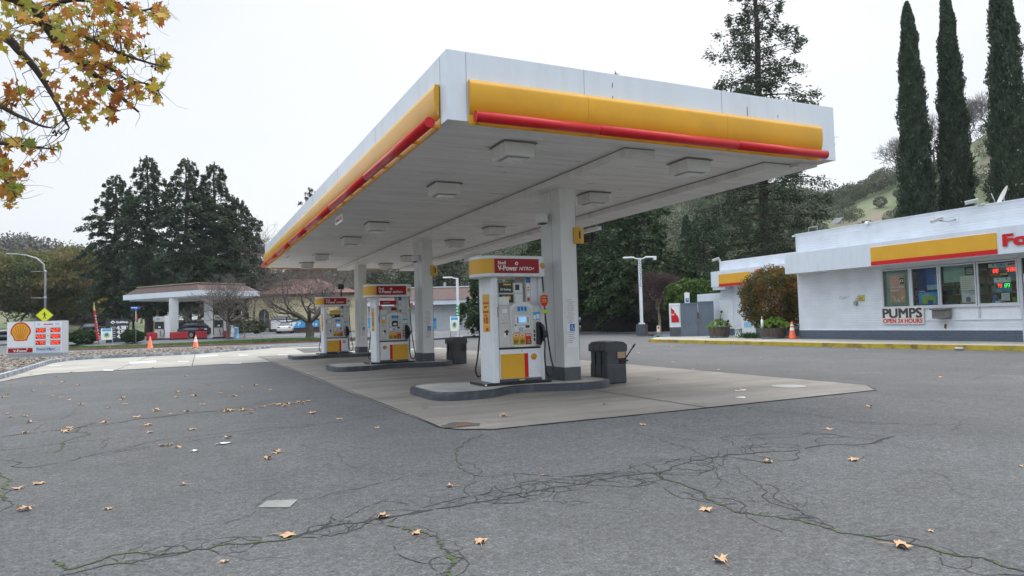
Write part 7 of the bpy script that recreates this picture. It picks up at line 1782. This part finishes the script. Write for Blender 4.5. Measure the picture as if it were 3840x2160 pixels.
crack([(0,1160),(60,1178),(160,1165),(260,1140),(350,1120),(480,1100),(560,1090),(700,1078),(900,1055),(1010,1040)],.012,.35,moss=.2)
crack([(900,965),(1100,932),(1350,905),(1500,880),(1750,835),(2100,800),(2400,760),(2576,748)],.014,.3,'r')
crack([(0,945),(300,915),(520,885),(700,870),(860,850)],.012,.35,'r'); crack([(0,838),(300,800),(600,770),(850,740),(1000,715),(1400,665),(1900,620),(2200,585),(2470,555),(2560,548)],.035,.3,'r'); crack([(1100,690),(1500,650),(1900,600),(2200,540),(2576,515)],.014,.3,'r')
crack([(150,520),(600,490),(1000,455),(1500,440),(1800,400),(2400,370)],.012,.25,'r'); crack([(720,715),(690,745),(600,800),(520,870),(500,930),(440,960)],.016,.4,'r',moss=.4,net=.2); crack([(880,845),(860,890),(820,925)],.012,.3,'r'); crack([(640,610),(600,645),(560,670),(450,710),(300,790)],.010,.5,'r')
crack([(0,1190),(20,1205),(30,1235),(10,1262)],.014,.3,moss=.8); crack([(0,1290),(10,1260)],.012,.2)
crack([(1640,300),(2200,270),(2576,262)],.01,.2,'r'); crack([(1480,438),(1510,445),(1515,465)],.012,.6,'r')
for _ in range(60): # short hairline cracks
    x=rg.uniform(-6,17); y=rg.uniform(3.5,22)
    if 2.6<x<11.6 and y>7.6: continue
    a=rg.rand()*6.28; L=rg.uniform(.2,.9); ribbon(CR,jitter([np.array([x,y]),np.array([x+L*math.cos(a),y+L*math.sin(a)])],.15,3),.006,'crack',.0066,.1)
struct(CR.build('asphalt_cracks'),'branching dark cracks in the old asphalt','cracks'); struct(MO.build('crack_moss'),'green moss growing along the cracks','moss','stuff')
# dark joint where slab meets asphalt
CR=MB(); E_=[(2.9,34),(2.92,8.46),(3.05,8.2),(3.42,7.93),(6.83,7.95),(10.57,8.03),(11.16,8.66),(11.24,10),(11.36,13),(11.5,16.3),(12.0,28)]
ribbon(CR,jitter([np.array(e) for e in E_],.003,4),.03,'crack',.0145,.0); struct(CR.build('slab_edge_gap'),'dark ragged gap around the concrete slab','gap')

# worn white paint on the driveway
A=MB()
for x,y,w_,h_ in ((1150,236,108,7),(872,302,40,4),(1475,230,45,3),(1665,186,90,4),(1895,245,44,3),(1960,180,38,3),(2275,177,38,3),(430,262,60,2)):
    a,b,c,d=[gz((x+i*w_)/2.1467,1250+(y+j*h_-i*6*(w_>70))/2.1467) for i,j in ((-1,1),(1,1),(1,-1),(-1,-1))]
    A.add([(*p[:2],.0225) for p in (a,b,c,d)],[(0,1,2,3)],'rwhite')
struct(A.build('driveway_marks'),'worn white paint dashes on the pale driveway','marking')
# air: one closed box of thin pale haze round the whole scene
m,n,l,b=newmat('haze'); n.remove(b); v=n.new('ShaderNodeVolumePrincipled'); v.inputs['Color'].default_value=(.80,.87,.95,1); v.inputs['Density'].default_value=.0002; v.inputs['Anisotropy'].default_value=.2
l.new(v.outputs[0],n['Material Output'].inputs['Volume']); M['haze']=m
A=MB(); A.box(-640,-640,-8,640,640,150,'haze'); struct(A.build('haze'),'thin pale haze in the valley air','haze','stuff')
